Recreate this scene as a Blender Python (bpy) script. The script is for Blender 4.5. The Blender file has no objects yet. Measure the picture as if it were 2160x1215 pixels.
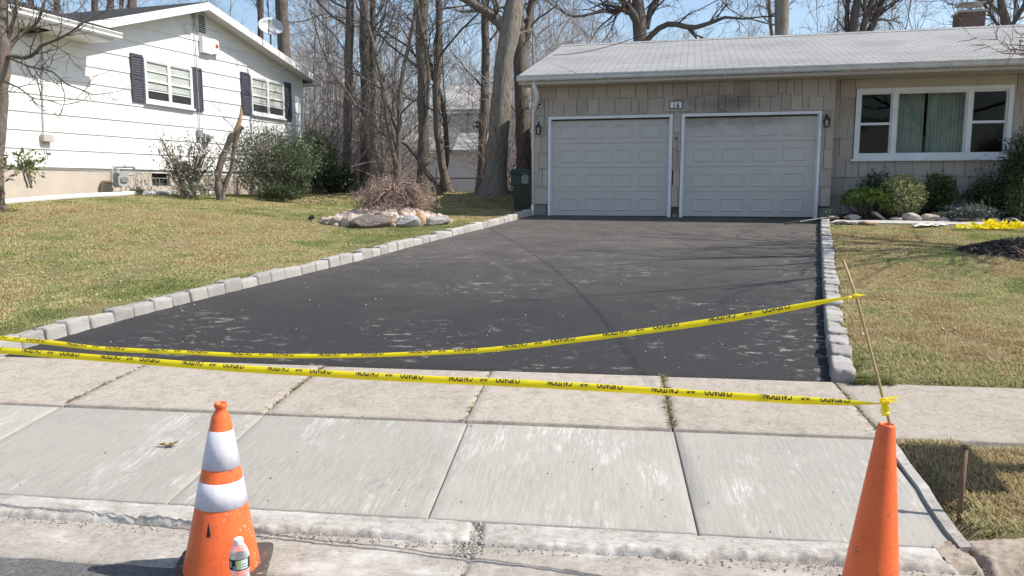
import bpy, bmesh, math, random
import numpy as np
from mathutils import Vector, Matrix
R = math.radians
random.seed(7); rng = np.random.default_rng(7)
S = bpy.context.scene
COL = S.collection

# ------------------------------------------------------------------ camera, sky, sun, exposure
FPX, HOR, CAMH = 1600.0, 405.0, 1.55
PITCH = math.atan((607.5 - HOR) / FPX)
cam_d = bpy.data.cameras.new('camera'); cam = bpy.data.objects.new('camera', cam_d); COL.objects.link(cam)
cam_d.sensor_width = 36; cam_d.lens = 36 * FPX / 2160; cam_d.clip_end = 3000; cam_d.clip_start = 0.05
cam.location = (0, 0, CAMH); cam.rotation_euler = (R(90) - PITCH, 0, 0)
S.camera = cam
SUN_EL, SUN_B = R(51), R(5)
sun_to = Vector((math.cos(SUN_B) * math.cos(SUN_EL), -math.sin(SUN_B) * math.cos(SUN_EL), math.sin(SUN_EL)))
W = bpy.data.worlds.new('World'); S.world = W; W.use_nodes = True
wn = W.node_tree
sky = wn.nodes.new('ShaderNodeTexSky'); sky.sky_type = 'NISHITA'; sky.sun_disc = False
sky.sun_elevation = SUN_EL; sky.sun_rotation = math.atan2(sun_to.x, sun_to.y)
sky.air_density = 1.1; sky.dust_density = 1.0; sky.ozone_density = 1.0
wn.links.new(sky.outputs[0], wn.nodes['Background'].inputs[0]); wn.nodes['Background'].inputs[1].default_value = 0.13
sl = bpy.data.lights.new('sun', 'SUN'); sun = bpy.data.objects.new('sun', sl); COL.objects.link(sun)
sl.energy = 4.6; sl.angle = R(0.55); sl.color = (1.0, 0.94, 0.85)
sun.rotation_euler = sun_to.to_track_quat('Z', 'Y').to_euler()
S.view_settings.view_transform = 'Standard'; S.view_settings.look = 'None'
S.view_settings.exposure = 0.50; S.view_settings.gamma = 1.0
S.cycles.max_bounces = 8; S.cycles.transparent_max_bounces = 16

# ------------------------------------------------------------------ geometry helpers
def ray(px, py):
    x = (px - 1080) / FPX; y = -(py - 607.5) / FPX
    return Vector((x, math.cos(PITCH) + y * math.sin(PITCH), -math.sin(PITCH) + y * math.cos(PITCH)))
C0 = Vector((0, 0, CAMH))
def atY(px, py, Y):
    d = ray(px, py); return C0 + d * (Y / d.y)
def sst(t):
    t = np.clip(t, 0, 1); return t * t * (3 - 2 * t)
STA = R(7.5); sa, ca = math.sin(STA), math.cos(STA)
N1, N2, N3 = 3.34, 4.46, 5.47
def nco(x, y): return x * sa + y * ca
def sco(x, y): return x * ca - y * sa
def from_sn(s, n): return s * ca + n * sa, -s * sa + n * ca
def terr(x, y):
    n = nco(x, y)
    z = np.interp(n, [-100, 3.30, N1, N2, N3, 24, 60, 400], [0, 0.0, .014, .13, .20, 1.50, 1.6, 1.6])
    return z + .52 * sst((-x - 3) / 7) * sst((y - 6.5) / 8) * (1 - sst((y - 17) / 9))
def G(px, py):
    d = ray(px, py); t = 3.0
    for i in range(60):
        p = C0 + d * t; t += ((p.z - float(terr(p.x, p.y))) / max(.05, -d.z)) * .5 if d.z < -.02 else 0
    p = C0 + d * t
    return Vector((p.x, p.y, float(terr(p.x, p.y))))
# value noise
_perm = np.random.default_rng(3).random((256, 256))
def vnoise(x, y):
    xi = np.floor(x).astype(int); yi = np.floor(y).astype(int); fx = x - xi; fy = y - yi
    fx = fx * fx * (3 - 2 * fx); fy = fy * fy * (3 - 2 * fy)
    a = _perm[xi % 256, yi % 256]; b = _perm[(xi + 1) % 256, yi % 256]; c = _perm[xi % 256, (yi + 1) % 256]; d = _perm[(xi + 1) % 256, (yi + 1) % 256]
    return (a * (1 - fx) + b * fx) * (1 - fy) + (c * (1 - fx) + d * fx) * fy
def fbm(x, y, o=4):
    v = 0; a = .5
    for i in range(o):
        v = v + a * vnoise(x * 2 ** i + 17.3 * i, y * 2 ** i + 9.1 * i); a *= .5
    return v

class Fr:
    def __init__(s, o, ang):                       # ex along the wall, ey into the house
        s.o = Vector(o); s.ang = ang
        s.ex = Vector((math.cos(ang), math.sin(ang), 0)); s.ey = Vector((-math.sin(ang), math.cos(ang), 0)); s.ez = Vector((0, 0, 1))
    def p(s, u, v, z): return s.o + s.ex * u + s.ey * v + s.ez * z
    def hit(s, px, py, off=0.0):                   # pixel -> (u, z) on the plane ey = off
        d = ray(px, py); q = s.o + s.ey * off
        t = (q - C0).dot(s.ey) / d.dot(s.ey); w = C0 + d * t - s.o
        return w.dot(s.ex), w.z
WORLD = Fr((0, 0, 0), 0)
ORG = {}
def tag(o, label=None, cat=None, group=None, kind=None):
    if label: o['label'] = label
    if cat: o['category'] = cat
    if group: o['group'] = group
    if kind: o['kind'] = kind
    return o
def empty(name, loc, label=None, cat=None, group=None, kind=None):
    o = bpy.data.objects.new(name, None); COL.objects.link(o); o.location = loc; o.empty_display_size = .2
    ORG[o] = Vector(loc)
    return tag(o, label, cat, group, kind)
def link(name, me, parent=None, origin=(0, 0, 0)):
    o = bpy.data.objects.new(name, me); COL.objects.link(o)
    if parent is not None:
        o.parent = parent; ORG[o] = ORG[parent]
    else:
        o.location = origin; ORG[o] = Vector(origin)
    return o
def place(name, me, parent, pos, rotz=0, scale=(1, 1, 1), rot=None):
    o = bpy.data.objects.new(name, me); COL.objects.link(o)
    base = Vector((0, 0, 0))
    if parent is not None: o.parent = parent; base = ORG[parent]
    o.location = Vector(pos) - base; o.rotation_euler = rot if rot else (0, 0, rotz); o.scale = scale
    ORG[o] = Vector(pos)
    return o
def npmesh(name, v, f, mat, cols=None, smooth=False):
    """v (n,3), f (m,k) arrays"""
    me = bpy.data.meshes.new(name); k = f.shape[1]
    me.vertices.add(len(v)); me.vertices.foreach_set('co', np.ascontiguousarray(v, dtype=np.float32).ravel())
    me.loops.add(f.size); me.loops.foreach_set('vertex_index', f.astype(np.int32).ravel())
    me.polygons.add(len(f)); me.polygons.foreach_set('loop_start', np.arange(0, f.size, k, dtype=np.int32))
    me.polygons.foreach_set('loop_total', np.full(len(f), k, dtype=np.int32))
    if smooth: me.polygons.foreach_set('use_smooth', np.ones(len(f), dtype=bool))
    if cols is not None:
        a = me.color_attributes.new('Col', 'FLOAT_COLOR', 'POINT')
        a.data.foreach_set('color', np.hstack([cols, np.ones((len(cols), 1))]).astype(np.float32).ravel())
    me.update(calc_edges=True); me.materials.append(mat)
    return me
class MB:
    def __init__(s, fr=WORLD): s.v = []; s.f = []; s.fr = fr
    def add(s, pts, faces, local=True):
        b = len(s.v)
        s.v += [s.fr.p(*p) for p in pts] if local else [Vector(p) for p in pts]
        s.f += [tuple(i + b for i in f) for f in faces]; return s
    def box(s, x0, x1, y0, y1, z0, z1):
        return s.hexa([(x0, y0, z0), (x1, y0, z0), (x1, y1, z0), (x0, y1, z0), (x0, y0, z1), (x1, y0, z1), (x1, y1, z1), (x0, y1, z1)])
    def hexa(s, p): return s.add(p, [(3, 2, 1, 0), (4, 5, 6, 7), (0, 1, 5, 4), (1, 2, 6, 5), (2, 3, 7, 6), (3, 0, 4, 7)])
    def prism(s, poly, y0, y1):                     # poly of (u, z), extruded along ey
        n = len(poly)
        return s.add([(u, y0, z) for u, z in poly] + [(u, y1, z) for u, z in poly],
                     [tuple(range(n)), tuple(range(2 * n - 1, n - 1, -1))] + [(i, i + n, (i + 1) % n + n, (i + 1) % n) for i in range(n)])
    def slab(s, poly, z0, z1):                      # poly of (x, y)
        n = len(poly)
        return s.add([(x, y, z0) for x, y in poly] + [(x, y, z1) for x, y in poly],
                     [tuple(range(n - 1, -1, -1)), tuple(range(n, 2 * n))] + [(i, (i + 1) % n, (i + 1) % n + n, i + n) for i in range(n)])
    def tube(s, pts, rad, n=6, cap=True, local=True):
        pts = [Vector(p) for p in pts]
        if local: pts = [s.fr.p(*p) for p in pts]
        if not hasattr(rad, '__len__'): rad = [rad] * len(pts)
        b = len(s.v); m = len(pts)
        d0 = (pts[-1] - pts[0])
        ref = Vector((0, 0, 1)) if abs(d0.z) < .8 * d0.length else Vector((1, 0, 0))
        for i, p in enumerate(pts):
            d = (pts[min(i + 1, m - 1)] - pts[max(i - 1, 0)])
            if d.length < 1e-9: d = Vector((0, 0, 1))
            d.normalize(); x = d.cross(ref)
            if x.length < 1e-4: x = d.cross(Vector((0, 1, 0)))
            x.normalize(); y = x.cross(d)
            for k in range(n):
                a = 2 * math.pi * k / n; s.v.append(p + (x * math.cos(a) + y * math.sin(a)) * rad[i])
        for i in range(m - 1):
            for k in range(n):
                k2 = (k + 1) % n; s.f.append((b + i * n + k, b + i * n + k2, b + (i + 1) * n + k2, b + (i + 1) * n + k))
        if cap:
            s.f.append(tuple(b + k for k in reversed(range(n)))); s.f.append(tuple(b + (m - 1) * n + k for k in range(n)))
        return s
    def lathe(s, prof, c, n=24, axis=None):         # prof of (r, z) about a vertical axis through c (or a leaning axis)
        b = len(s.v); c = Vector(c); A = Vector(axis).normalized() if axis else Vector((0, 0, 1))
        X = A.cross(Vector((0, 1, 0))).normalized(); Y = A.cross(X)
        for r, z in prof:
            for k in range(n):
                a = 2 * math.pi * k / n; s.v.append(c + A * z + (X * math.cos(a) + Y * math.sin(a)) * r)
        for i in range(len(prof) - 1):
            for k in range(n):
                k2 = (k + 1) % n; s.f.append((b + i * n + k, b + (i + 1) * n + k, b + (i + 1) * n + k2, b + i * n + k2))
        return s
    def cap(s, pts): return s.add(pts, [tuple(range(len(pts)))], False)
    def build(s, name, mat, parent=None, smooth=False, origin=None, bevel=0):
        if parent is not None: o0 = ORG[parent]
        elif origin is not None: o0 = Vector(origin)
        else:
            o0 = sum(s.v, Vector()) / len(s.v); o0.z = min(p.z for p in s.v)
        me = bpy.data.meshes.new(name); me.from_pydata([p - o0 for p in s.v], [], s.f)
        me.materials.append(mat)
        if bevel or True:
            bm = bmesh.new(); bm.from_mesh(me)
            if bevel: bmesh.ops.bevel(bm, geom=bm.edges[:], offset=bevel, segments=2, affect='EDGES', profile=.6)
            bmesh.ops.recalc_face_normals(bm, faces=bm.faces[:]); bm.to_mesh(me); bm.free()
        if smooth: me.polygons.foreach_set('use_smooth', [True] * len(me.polygons))
        return link(name, me, parent, o0)
def copies_mesh(mb, name, mat, bevel=0, smooth=False):
    o = mb.build(name, mat, None, smooth, (0, 0, 0), bevel); me = o.data; bpy.data.objects.remove(o); return me

# ------------------------------------------------------------------ materials
def newmat(name):
    m = bpy.data.materials.new(name); m.use_nodes = True; nt = m.node_tree
    b = nt.nodes['Principled BSDF']; return m, nt, b
def nd(nt, t, **kw):
    n = nt.nodes.new(t)
    for k, v in kw.items(): setattr(n, k, v)
    return n
def coords(nt, scale=(1, 1, 1), rotz=0.0, kind='Object'):
    tc = nd(nt, 'ShaderNodeTexCoord'); mp = nd(nt, 'ShaderNodeMapping')
    if rotz:
        mr = nd(nt, 'ShaderNodeMapping'); mr.inputs['Rotation'].default_value = (0, 0, rotz); nt.links.new(tc.outputs[kind], mr.inputs[0]); nt.links.new(mr.outputs[0], mp.inputs[0])
    else: nt.links.new(tc.outputs[kind], mp.inputs[0])
    mp.inputs['Scale'].default_value = scale
    return mp.outputs[0]
def noise(nt, vec, scale, detail=5, rough=.6):
    n = nd(nt, 'ShaderNodeTexNoise'); n.inputs['Scale'].default_value = scale; n.inputs['Detail'].default_value = detail; n.inputs['Roughness'].default_value = rough
    nt.links.new(vec, n.inputs['Vector']); return n.outputs['Fac']
def ramp(nt, fac, a, b, ca=(0, 0, 0), cb=(1, 1, 1)):
    r = nd(nt, 'ShaderNodeValToRGB'); r.color_ramp.elements[0].position = a; r.color_ramp.elements[1].position = b
    r.color_ramp.elements[0].color = (*ca, 1); r.color_ramp.elements[1].color = (*cb, 1); nt.links.new(fac, r.inputs[0]); return r.outputs[0]
def mixc(nt, fac, a, b, mode='MIX'):
    m = nd(nt, 'ShaderNodeMix', data_type='RGBA', blend_type=mode)
    for i, v in ((0, fac), (6, a), (7, b)):
        if isinstance(v, (int, float)): m.inputs[i].default_value = v
        elif isinstance(v, tuple): m.inputs[i].default_value = (*v, 1)
        else: nt.links.new(v, m.inputs[i])
    return m.outputs[2]
def bump(nt, b, h, strength, dist=.01):
    n = nd(nt, 'ShaderNodeBump'); n.inputs['Strength'].default_value = strength; n.inputs['Distance'].default_value = dist
    nt.links.new(h, n.inputs['Height']); nt.links.new(n.outputs[0], b.inputs['Normal'])
def objrand(nt, col, amt):
    oi = nd(nt, 'ShaderNodeObjectInfo'); mr = nd(nt, 'ShaderNodeMapRange'); mr.inputs[3].default_value = 1 - amt; mr.inputs[4].default_value = 1 + amt
    nt.links.new(oi.outputs['Random'], mr.inputs[0]); return mixc(nt, 1.0, col, mr.outputs[0], 'MULTIPLY')
def mat(name, c1, c2=None, scale=6, rough=.7, bmp=0, bscale=40, bdist=.005, rnd=0, metal=0, stretch=(1, 1, 1), lo=.35, hi=.65, dirt=None, dscale=3, dlo=.58, dhi=.75, spec=.5, rotz=0, detail=6):
    m, nt, b = newmat(name); vec = coords(nt, stretch, rotz)
    c = mixc(nt, ramp(nt, noise(nt, vec, scale, detail), lo, hi), c1, c2 if c2 else c1)
    if dirt: c = mixc(nt, ramp(nt, noise(nt, vec, dscale, 7, .65), dlo, dhi), c, dirt)
    if rnd: c = objrand(nt, c, rnd)
    nt.links.new(c, b.inputs['Base Color']); b.inputs['Roughness'].default_value = rough; b.inputs['Metallic'].default_value = metal; b.inputs['Specular IOR Level'].default_value = spec
    if bmp: bump(nt, b, noise(nt, vec, bscale, 4, .7), bmp, bdist)
    return m
def attrmat(name, rough=.7, trans=0.0, spec=.3, var=None):
    m, nt, b = newmat(name); a = nd(nt, 'ShaderNodeAttribute'); a.attribute_name = 'Col'
    nt.links.new(a.outputs[0], b.inputs['Base Color']); b.inputs['Roughness'].default_value = rough; b.inputs['Specular IOR Level'].default_value = spec
    if trans:
        t = nd(nt, 'ShaderNodeBsdfTranslucent'); nt.links.new(a.outputs[0], t.inputs[0]); mx = nd(nt, 'ShaderNodeMixShader'); mx.inputs[0].default_value = trans
        nt.links.new(b.outputs[0], mx.inputs[1]); nt.links.new(t.outputs[0], mx.inputs[2]); nt.links.new(mx.outputs[0], nt.nodes['Material Output'].inputs[0])
    return m
M = {}
M['siding'] = mat('white_siding', (.80, .80, .79), (.74, .74, .735), 2, .6, .15, 60, .003, rnd=.015, dirt=(.66, .66, .65), dlo=.62, dhi=.85)
M['white'] = mat('white_paint', (.78, .78, .78), (.70, .70, .70), 4, .5, .1, 50, dirt=(.55, .54, .52), dlo=.62, dhi=.8)
M['whitetrim'] = mat('white_trim', (.72, .74, .78), (.64, .66, .70), 3, .45, .05, 40, dirt=(.45, .45, .45), dlo=.64, dhi=.85)
M['gutter'] = mat('gutter_metal', (.62, .63, .64), (.50, .51, .52), 4, .4, .05, 30, dirt=(.30, .29, .27), dlo=.6, dhi=.8)
M['shutter'] = mat('shutter_paint', (.060, .064, .085), (.050, .053, .070), 5, .6, .1, 60)
M['parge'] = mat('parged_concrete', (.50, .44, .375), (.44, .385, .325), 2.5, .9, .3, 50, dirt=(.32, .29, .25), dlo=.6, dhi=.8)
M['shake'] = mat('cedar_shake_paint', (.415, .365, .32), (.37, .325, .285), 5, .8, .5, 14, .008, rnd=.10, stretch=(9, 9, .6), dirt=(.28, .24, .20), dscale=1.5, dlo=.6, dhi=.85)
M['beige'] = mat('beige_trim', (.47, .42, .36), (.42, .38, .33), 3, .7, .1, 40)
M['found'] = mat('foundation', (.24, .22, .20), (.18, .165, .15), 6, .9, .4, 50)
def doormat():
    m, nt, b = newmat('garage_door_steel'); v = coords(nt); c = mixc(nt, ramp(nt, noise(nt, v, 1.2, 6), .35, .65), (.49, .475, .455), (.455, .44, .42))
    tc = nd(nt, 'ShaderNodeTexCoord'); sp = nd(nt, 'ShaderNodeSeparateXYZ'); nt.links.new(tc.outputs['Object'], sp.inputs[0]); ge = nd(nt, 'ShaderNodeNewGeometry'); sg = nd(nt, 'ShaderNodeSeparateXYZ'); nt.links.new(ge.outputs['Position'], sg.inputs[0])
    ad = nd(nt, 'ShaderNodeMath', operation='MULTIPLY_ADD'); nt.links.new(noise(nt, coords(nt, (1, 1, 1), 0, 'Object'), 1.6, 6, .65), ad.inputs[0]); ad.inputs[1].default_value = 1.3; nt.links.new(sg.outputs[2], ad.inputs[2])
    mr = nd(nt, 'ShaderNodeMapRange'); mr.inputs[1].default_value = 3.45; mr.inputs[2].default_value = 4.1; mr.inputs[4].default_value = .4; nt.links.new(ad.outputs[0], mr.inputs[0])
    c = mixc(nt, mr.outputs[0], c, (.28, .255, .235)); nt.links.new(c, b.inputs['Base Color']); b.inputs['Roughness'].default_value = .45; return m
M['door'] = doormat()
M['black'] = mat('black_metal', (.025, .024, .023), (.04, .037, .034), 20, .5, .1, 50)
M['lampglass'] = mat('frosted_glass', (.55, .55, .56), None, 5, .15)
M['blackink'] = mat('black_ink', (.012, .012, .015), None, 5, .5)
M['bark'] = None
M['granite'] = mat('granite', (.57, .54, .50), (.42, .40, .375), 34, .85, 1.0, 30, .02, rnd=.16, dirt=(.26, .25, .235), dscale=9, dlo=.56, dhi=.74, detail=10)
M['rock'] = mat('fieldstone', (.46, .375, .31), (.31, .25, .21), 9, .9, .8, 14, .02, rnd=.22, dirt=(.20, .18, .165), dscale=6, dlo=.55, dhi=.75)
M['rock_orange'] = mat('orange_fieldstone', (.50, .31, .17), (.40, .26, .16), 8, .9, .7, 14, .02, dirt=(.28, .21, .16))
M['rock_dark'] = mat('dark_fieldstone', (.21, .175, .155), (.11, .095, .085), 14, .9, 1, 18, .04, dirt=(.27, .235, .21), dscale=12)
M['rock_grey'] = mat('grey_fieldstone', (.38, .365, .355), (.27, .26, .255), 9, .85, .7, 12, .02, stretch=(1, 1, 3), dirt=(.44, .42, .40))
M['pebble'] = attrmat('river_pebbles', .8)
M['leaf'] = attrmat('leaves', .45, .25, .4)
M['grass'] = attrmat('grass_blades', .7, .3, .15)
M['twig'] = mat('twig_bark', (.25, .215, .19), (.17, .145, .13), 14, .9, .3, 30)
M['steel'] = mat('galvanised_steel', (.42, .42, .41), (.34, .34, .33), 12, .45, .1, 40, metal=.6)
M['greypaint'] = mat('grey_meter_paint', (.36, .37, .37), (.29, .30, .30), 10, .55, .1, 30)
M['rust'] = mat('rusty_steel', (.17, .105, .065), (.10, .066, .045), 22, .9, .6, 60, dirt=(.26, .16, .09), dscale=14)
M['pvc'] = mat('white_pvc', (.78, .78, .77), (.70, .69, .67), 5, .4)
M['binplastic'] = mat('dark_green_plastic', (.016, .036, .024), (.020, .043, .029), 5, .5, .1, 60)
M['rubber'] = mat('black_rubber', (.030, .028, .026), (.055, .050, .046), 12, .85, .4, 60)
M['binprint'] = mat('pale_print', (.42, .44, .43), None, 5, .6)
M['bamboo'] = mat('bamboo', (.46, .33, .16), (.36, .25, .115), 20, .6, .2, 60)
M['woodraw'] = mat('split_wood', (.50, .34, .19), (.36, .23, .13), 10, .9, .6, 16, stretch=(4, 4, .5))
M['paper'] = mat('white_scrap', (.78, .77, .74), (.66, .65, .62), 8, .7)
M['brick'] = mat('chimney_brick', (.17, .10, .082), (.12, .077, .067), 8, .9, .5, 40, rnd=.3)
M['mortar'] = mat('mortar', (.36, .33, .30), None, 8, .9)
M['curtain'] = mat('curtain', (.30, .36, .325), (.26, .315, .285), 4, .9)
M['room'] = mat('dark_room', (.035, .035, .04), None, 4, .9)
M['blind'] = mat('window_blind', (.60, .59, .56), (.52, .51, .48), 4, .8)
M['soil'] = mat('mulch_soil', (.060, .042, .032), (.034, .025, .02), 24, .95, 1, 40, .03, dirt=(.11, .075, .05), dscale=30)
M['slab_path'] = mat('path_concrete', (.47, .45, .42), (.40, .38, .355), 5, .9, .3, 60, dirt=(.30, .28, .26), dscale=7)
M['redlamp'] = mat('red_lens', (.55, .06, .04), None, 4, .2)
M['dish'] = mat('dish_paint', (.66, .66, .66), (.60, .60, .60), 4, .4)

def bark_mat(name, c1, c2, c3):
    m, nt, b = newmat(name); v = coords(nt, (1, 1, .22))
    n1 = noise(nt, v, 16, 9, .75); n2 = noise(nt, coords(nt, (1, 1, .35)), 1.6, 4)
    c = mixc(nt, ramp(nt, n1, .36, .64), c2, c1); c = mixc(nt, ramp(nt, n2, .48, .7), c, c3); c = objrand(nt, c, .12)
    nt.links.new(c, b.inputs['Base Color']); b.inputs['Roughness'].default_value = .95; b.inputs['Specular IOR Level'].default_value = .1
    bump(nt, b, n1, 1.0, .14); return m
M['bark'] = bark_mat('bark_brown', (.37, .31, .262), (.10, .084, .072), (.26, .24, .195))
M['bark_pale'] = bark_mat('bark_pale', (.52, .455, .39), (.19, .162, .138), (.40, .37, .315))
M['bark_pink'] = bark_mat('bark_pinkish', (.40, .32, .275), (.22, .17, .145), (.33, .30, .26))
M['bark_dark'] = bark_mat('bark_dark', (.26, .22, .195), (.11, .093, .082), (.20, .185, .15))

def asphalt_mat():
    m, nt, b = newmat('fresh_asphalt'); v = coords(nt)
    fine = noise(nt, v, 55, 8, .9); mid = noise(nt, v, 1.1, 5); vs = coords(nt, (.75, 1.25, 1), .12)
    st = noise(nt, vs, 7.5, 8, .75); big = noise(nt, v, .55, 4)
    c = mixc(nt, ramp(nt, fine, .36, .64), (.006, .006, .007), (.062, .060, .062))
    c = mixc(nt, ramp(nt, mid, .3, .75, (0, 0, 0), (.6,) * 3), c, (.034, .032, .032))
    dust = ramp(nt, st, .56, .62); gate = ramp(nt, big, .48, .58)
    mm = nd(nt, 'ShaderNodeMath', operation='MULTIPLY'); nt.links.new(dust, mm.inputs[0]); nt.links.new(gate, mm.inputs[1])
    m2 = nd(nt, 'ShaderNodeMath', operation='MULTIPLY'); nt.links.new(mm.outputs[0], m2.inputs[0]); nt.links.new(ramp(nt, fine, .36, .56, (.35,) * 3), m2.inputs[1])
    c = mixc(nt, m2.outputs[0], c, (.27, .255, .24))
    # paler, browner band towards the garage, with an uneven edge
    tc = nd(nt, 'ShaderNodeTexCoord'); sp = nd(nt, 'ShaderNodeSeparateXYZ'); nt.links.new(tc.outputs['Object'], sp.inputs[0])
    ad = nd(nt, 'ShaderNodeMath', operation='MULTIPLY_ADD'); nt.links.new(noise(nt, vs, .9, 6), ad.inputs[0]); ad.inputs[1].default_value = 5.0; nt.links.new(sp.outputs[1], ad.inputs[2])
    mr = nd(nt, 'ShaderNodeMapRange'); mr.inputs[1].default_value = 9.5; mr.inputs[2].default_value = 15.5; nt.links.new(ad.outputs[0], mr.inputs[0])
    m3 = nd(nt, 'ShaderNodeMath', operation='MULTIPLY'); nt.links.new(mr.outputs[0], m3.inputs[0]); nt.links.new(ramp(nt, noise(nt, v, 2.2, 8, .7), .25, .75, (.2,) * 3), m3.inputs[1])
    c = mixc(nt, m3.outputs[0], c, (.125, .112, .102))
    nt.links.new(c, b.inputs['Base Color']); b.inputs['Roughness'].default_value = .8; b.inputs['Specular IOR Level'].default_value = .25
    bump(nt, b, fine, .7, .006); return m
M['asphalt'] = asphalt_mat()
M['road'] = mat('worn_road_asphalt', (.16, .155, .15), (.085, .082, .08), 50, .9, .9, 120, .01, dirt=(.26, .25, .235), dscale=12)
def broom_mat():
    m, nt, b = newmat('broomed_concrete'); ang = STA
    vl = coords(nt, (1, .014, 1), ang); vb = coords(nt, (1, .10, 1), ang); v = coords(nt)
    lines = noise(nt, vl, 70, 6, .8); streak = noise(nt, coords(nt, (1, .02, 1), ang), 52, 6, .75); clus = noise(nt, coords(nt, (1, .45, 1), ang), 3.2, 6, .7); blot = noise(nt, v, 1.7, 6); fine = noise(nt, v, 160, 3)
    c = mixc(nt, ramp(nt, blot, .3, .7), (.32, .30, .265), (.265, .25, .222))
    c = mixc(nt, ramp(nt, lines, .36, .68), c, (.38, .36, .322))
    c = mixc(nt, ramp(nt, fine, .3, .42), (.30, .30, .285), c)
    mk = nd(nt, 'ShaderNodeMath', operation='MULTIPLY'); nt.links.new(ramp(nt, streak, .42, .58), mk.inputs[0]); nt.links.new(ramp(nt, lines, .40, .56), mk.inputs[1])
    mk2 = nd(nt, 'ShaderNodeMath', operation='MULTIPLY'); nt.links.new(mk.outputs[0], mk2.inputs[0]); nt.links.new(ramp(nt, clus, .53, .70, (0, 0, 0), (.9,) * 3), mk2.inputs[1])
    c = mixc(nt, mk2.outputs[0], c, (.66, .64, .60))
    c = mixc(nt, ramp(nt, noise(nt, v, 2.6, 8, .75), .60, .72), c, (.20, .19, .172)); c = objrand(nt, c, .05)
    nt.links.new(c, b.inputs['Base Color']); b.inputs['Roughness'].default_value = .85; b.inputs['Specular IOR Level'].default_value = .3
    bump(nt, b, lines, .5, .004); return m
M['broom'] = broom_mat()
def oldconc(name, c1, c2, c3, white=None, specks=.3):
    m, nt, b = newmat(name); v = coords(nt)
    n1 = noise(nt, v, 2.2, 9, .72); n2 = noise(nt, v, 42, 7, .85); n3 = noise(nt, v, 9, 10, .82)
    c = mixc(nt, ramp(nt, n1, .3, .7), c1, c2); c = mixc(nt, ramp(nt, n3, .48, .60), c, c3)
    c = mixc(nt, ramp(nt, n2, .36, .45), (.16, .14, .12), c)
    c = mixc(nt, ramp(nt, n2, .56, .66), c, (.50, .465, .42))
    if white: c = mixc(nt, ramp(nt, noise(nt, coords(nt, (.45, 1, 1), STA), 3.4, 9, .75), .50, .62), c, white)
    c = objrand(nt, c, .05)
    nt.links.new(c, b.inputs['Base Color']); b.inputs['Roughness'].default_value = .92; b.inputs['Specular IOR Level'].default_value = .2
    bump(nt, b, n2, .7, .008); return m
M['sidewalk'] = oldconc('old_sidewalk_concrete', (.42, .37, .315), (.365, .32, .27), (.305, .265, .225))
M['guttercon'] = oldconc('old_gutter_concrete', (.40, .36, .315), (.34, .31, .275), (.29, .26, .225), (.50, .475, .44))
M['lipcon'] = oldconc('crumbling_lip_concrete', (.44, .42, .385), (.36, .335, .305), (.29, .265, .235), (.52, .50, .47))
M['brokencurb'] = oldconc('broken_curb_concrete', (.40, .345, .285), (.29, .235, .18), (.22, .17, .125))
def roofmat(name, c1, c2, c3, rotz, tab=.30, row=.13, line=.012, wear=.6):
    m, nt, b = newmat(name); v = coords(nt, (1, 1, 1), rotz)
    br = nd(nt, 'ShaderNodeTexBrick'); nt.links.new(v, br.inputs['Vector']); br.inputs['Scale'].default_value = 1
    br.inputs['Brick Width'].default_value = tab; br.inputs['Row Height'].default_value = row; br.inputs['Mortar Size'].default_value = line; br.inputs['Mortar Smooth'].default_value = .3
    br.inputs['Color1'].default_value = (*c1, 1); br.inputs['Color2'].default_value = (*c2, 1); br.inputs['Mortar'].default_value = (*c3, 1)
    c = mixc(nt, ramp(nt, noise(nt, v, .8, 6), .40, .7, (1, 1, 1), (wear,) * 3), (0, 0, 0), br.outputs[0], 'MULTIPLY')
    r = ramp(nt, noise(nt, v, .8, 6), .42, .72, (1, 1, 1), (wear,) * 3); c = mixc(nt, 1.0, br.outputs[0], r, 'MULTIPLY')
    c = mixc(nt, ramp(nt, noise(nt, v, 90, 3), .3, .7, (.0,) * 3, (.3,) * 3), c, c2)
    nt.links.new(c, b.inputs['Base Color']); b.inputs['Roughness'].default_value = .9; b.inputs['Specular IOR Level'].default_value = .2
    bump(nt, b, br.outputs[1], -.6, .01); return m
def lawnmat():
    m, nt, b = newmat('lawn_soil'); v = coords(nt)
    c = mixc(nt, ramp(nt, noise(nt, v, .9, 8), .40, .60), (.38, .32, .165), (.22, .235, .09))
    c = mixc(nt, ramp(nt, noise(nt, v, 60, 4, .8), .3, .7), (.15, .115, .065), c)
    c = mixc(nt, ramp(nt, noise(nt, v, 14, 6, .7), .5, .7), c, (.44, .35, .20))
    # fallen leaves and bare soil under the trees at the back
    tc = nd(nt, 'ShaderNodeTexCoord'); sp = nd(nt, 'ShaderNodeSeparateXYZ'); nt.links.new(tc.outputs['Object'], sp.inputs[0])
    ad = nd(nt, 'ShaderNodeMath', operation='MULTIPLY_ADD'); nt.links.new(noise(nt, v, .8, 6), ad.inputs[0]); ad.inputs[1].default_value = 4; nt.links.new(sp.outputs[1], ad.inputs[2])
    mr = nd(nt, 'ShaderNodeMapRange'); mr.inputs[1].default_value = 24.0; mr.inputs[2].default_value = 26.5; nt.links.new(ad.outputs[0], mr.inputs[0])
    c2 = mixc(nt, ramp(nt, noise(nt, v, 22, 6, .8), .35, .65), (.22, .16, .11), (.40, .31, .22)); c = mixc(nt, mr.outputs[0], c, c2)
    nt.links.new(c, b.inputs['Base Color']); b.inputs['Roughness'].default_value = .95; b.inputs['Specular IOR Level'].default_value = .1
    bump(nt, b, noise(nt, v, 60, 4, .8), 1, .03); return m
M['lawn'] = lawnmat()
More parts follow.
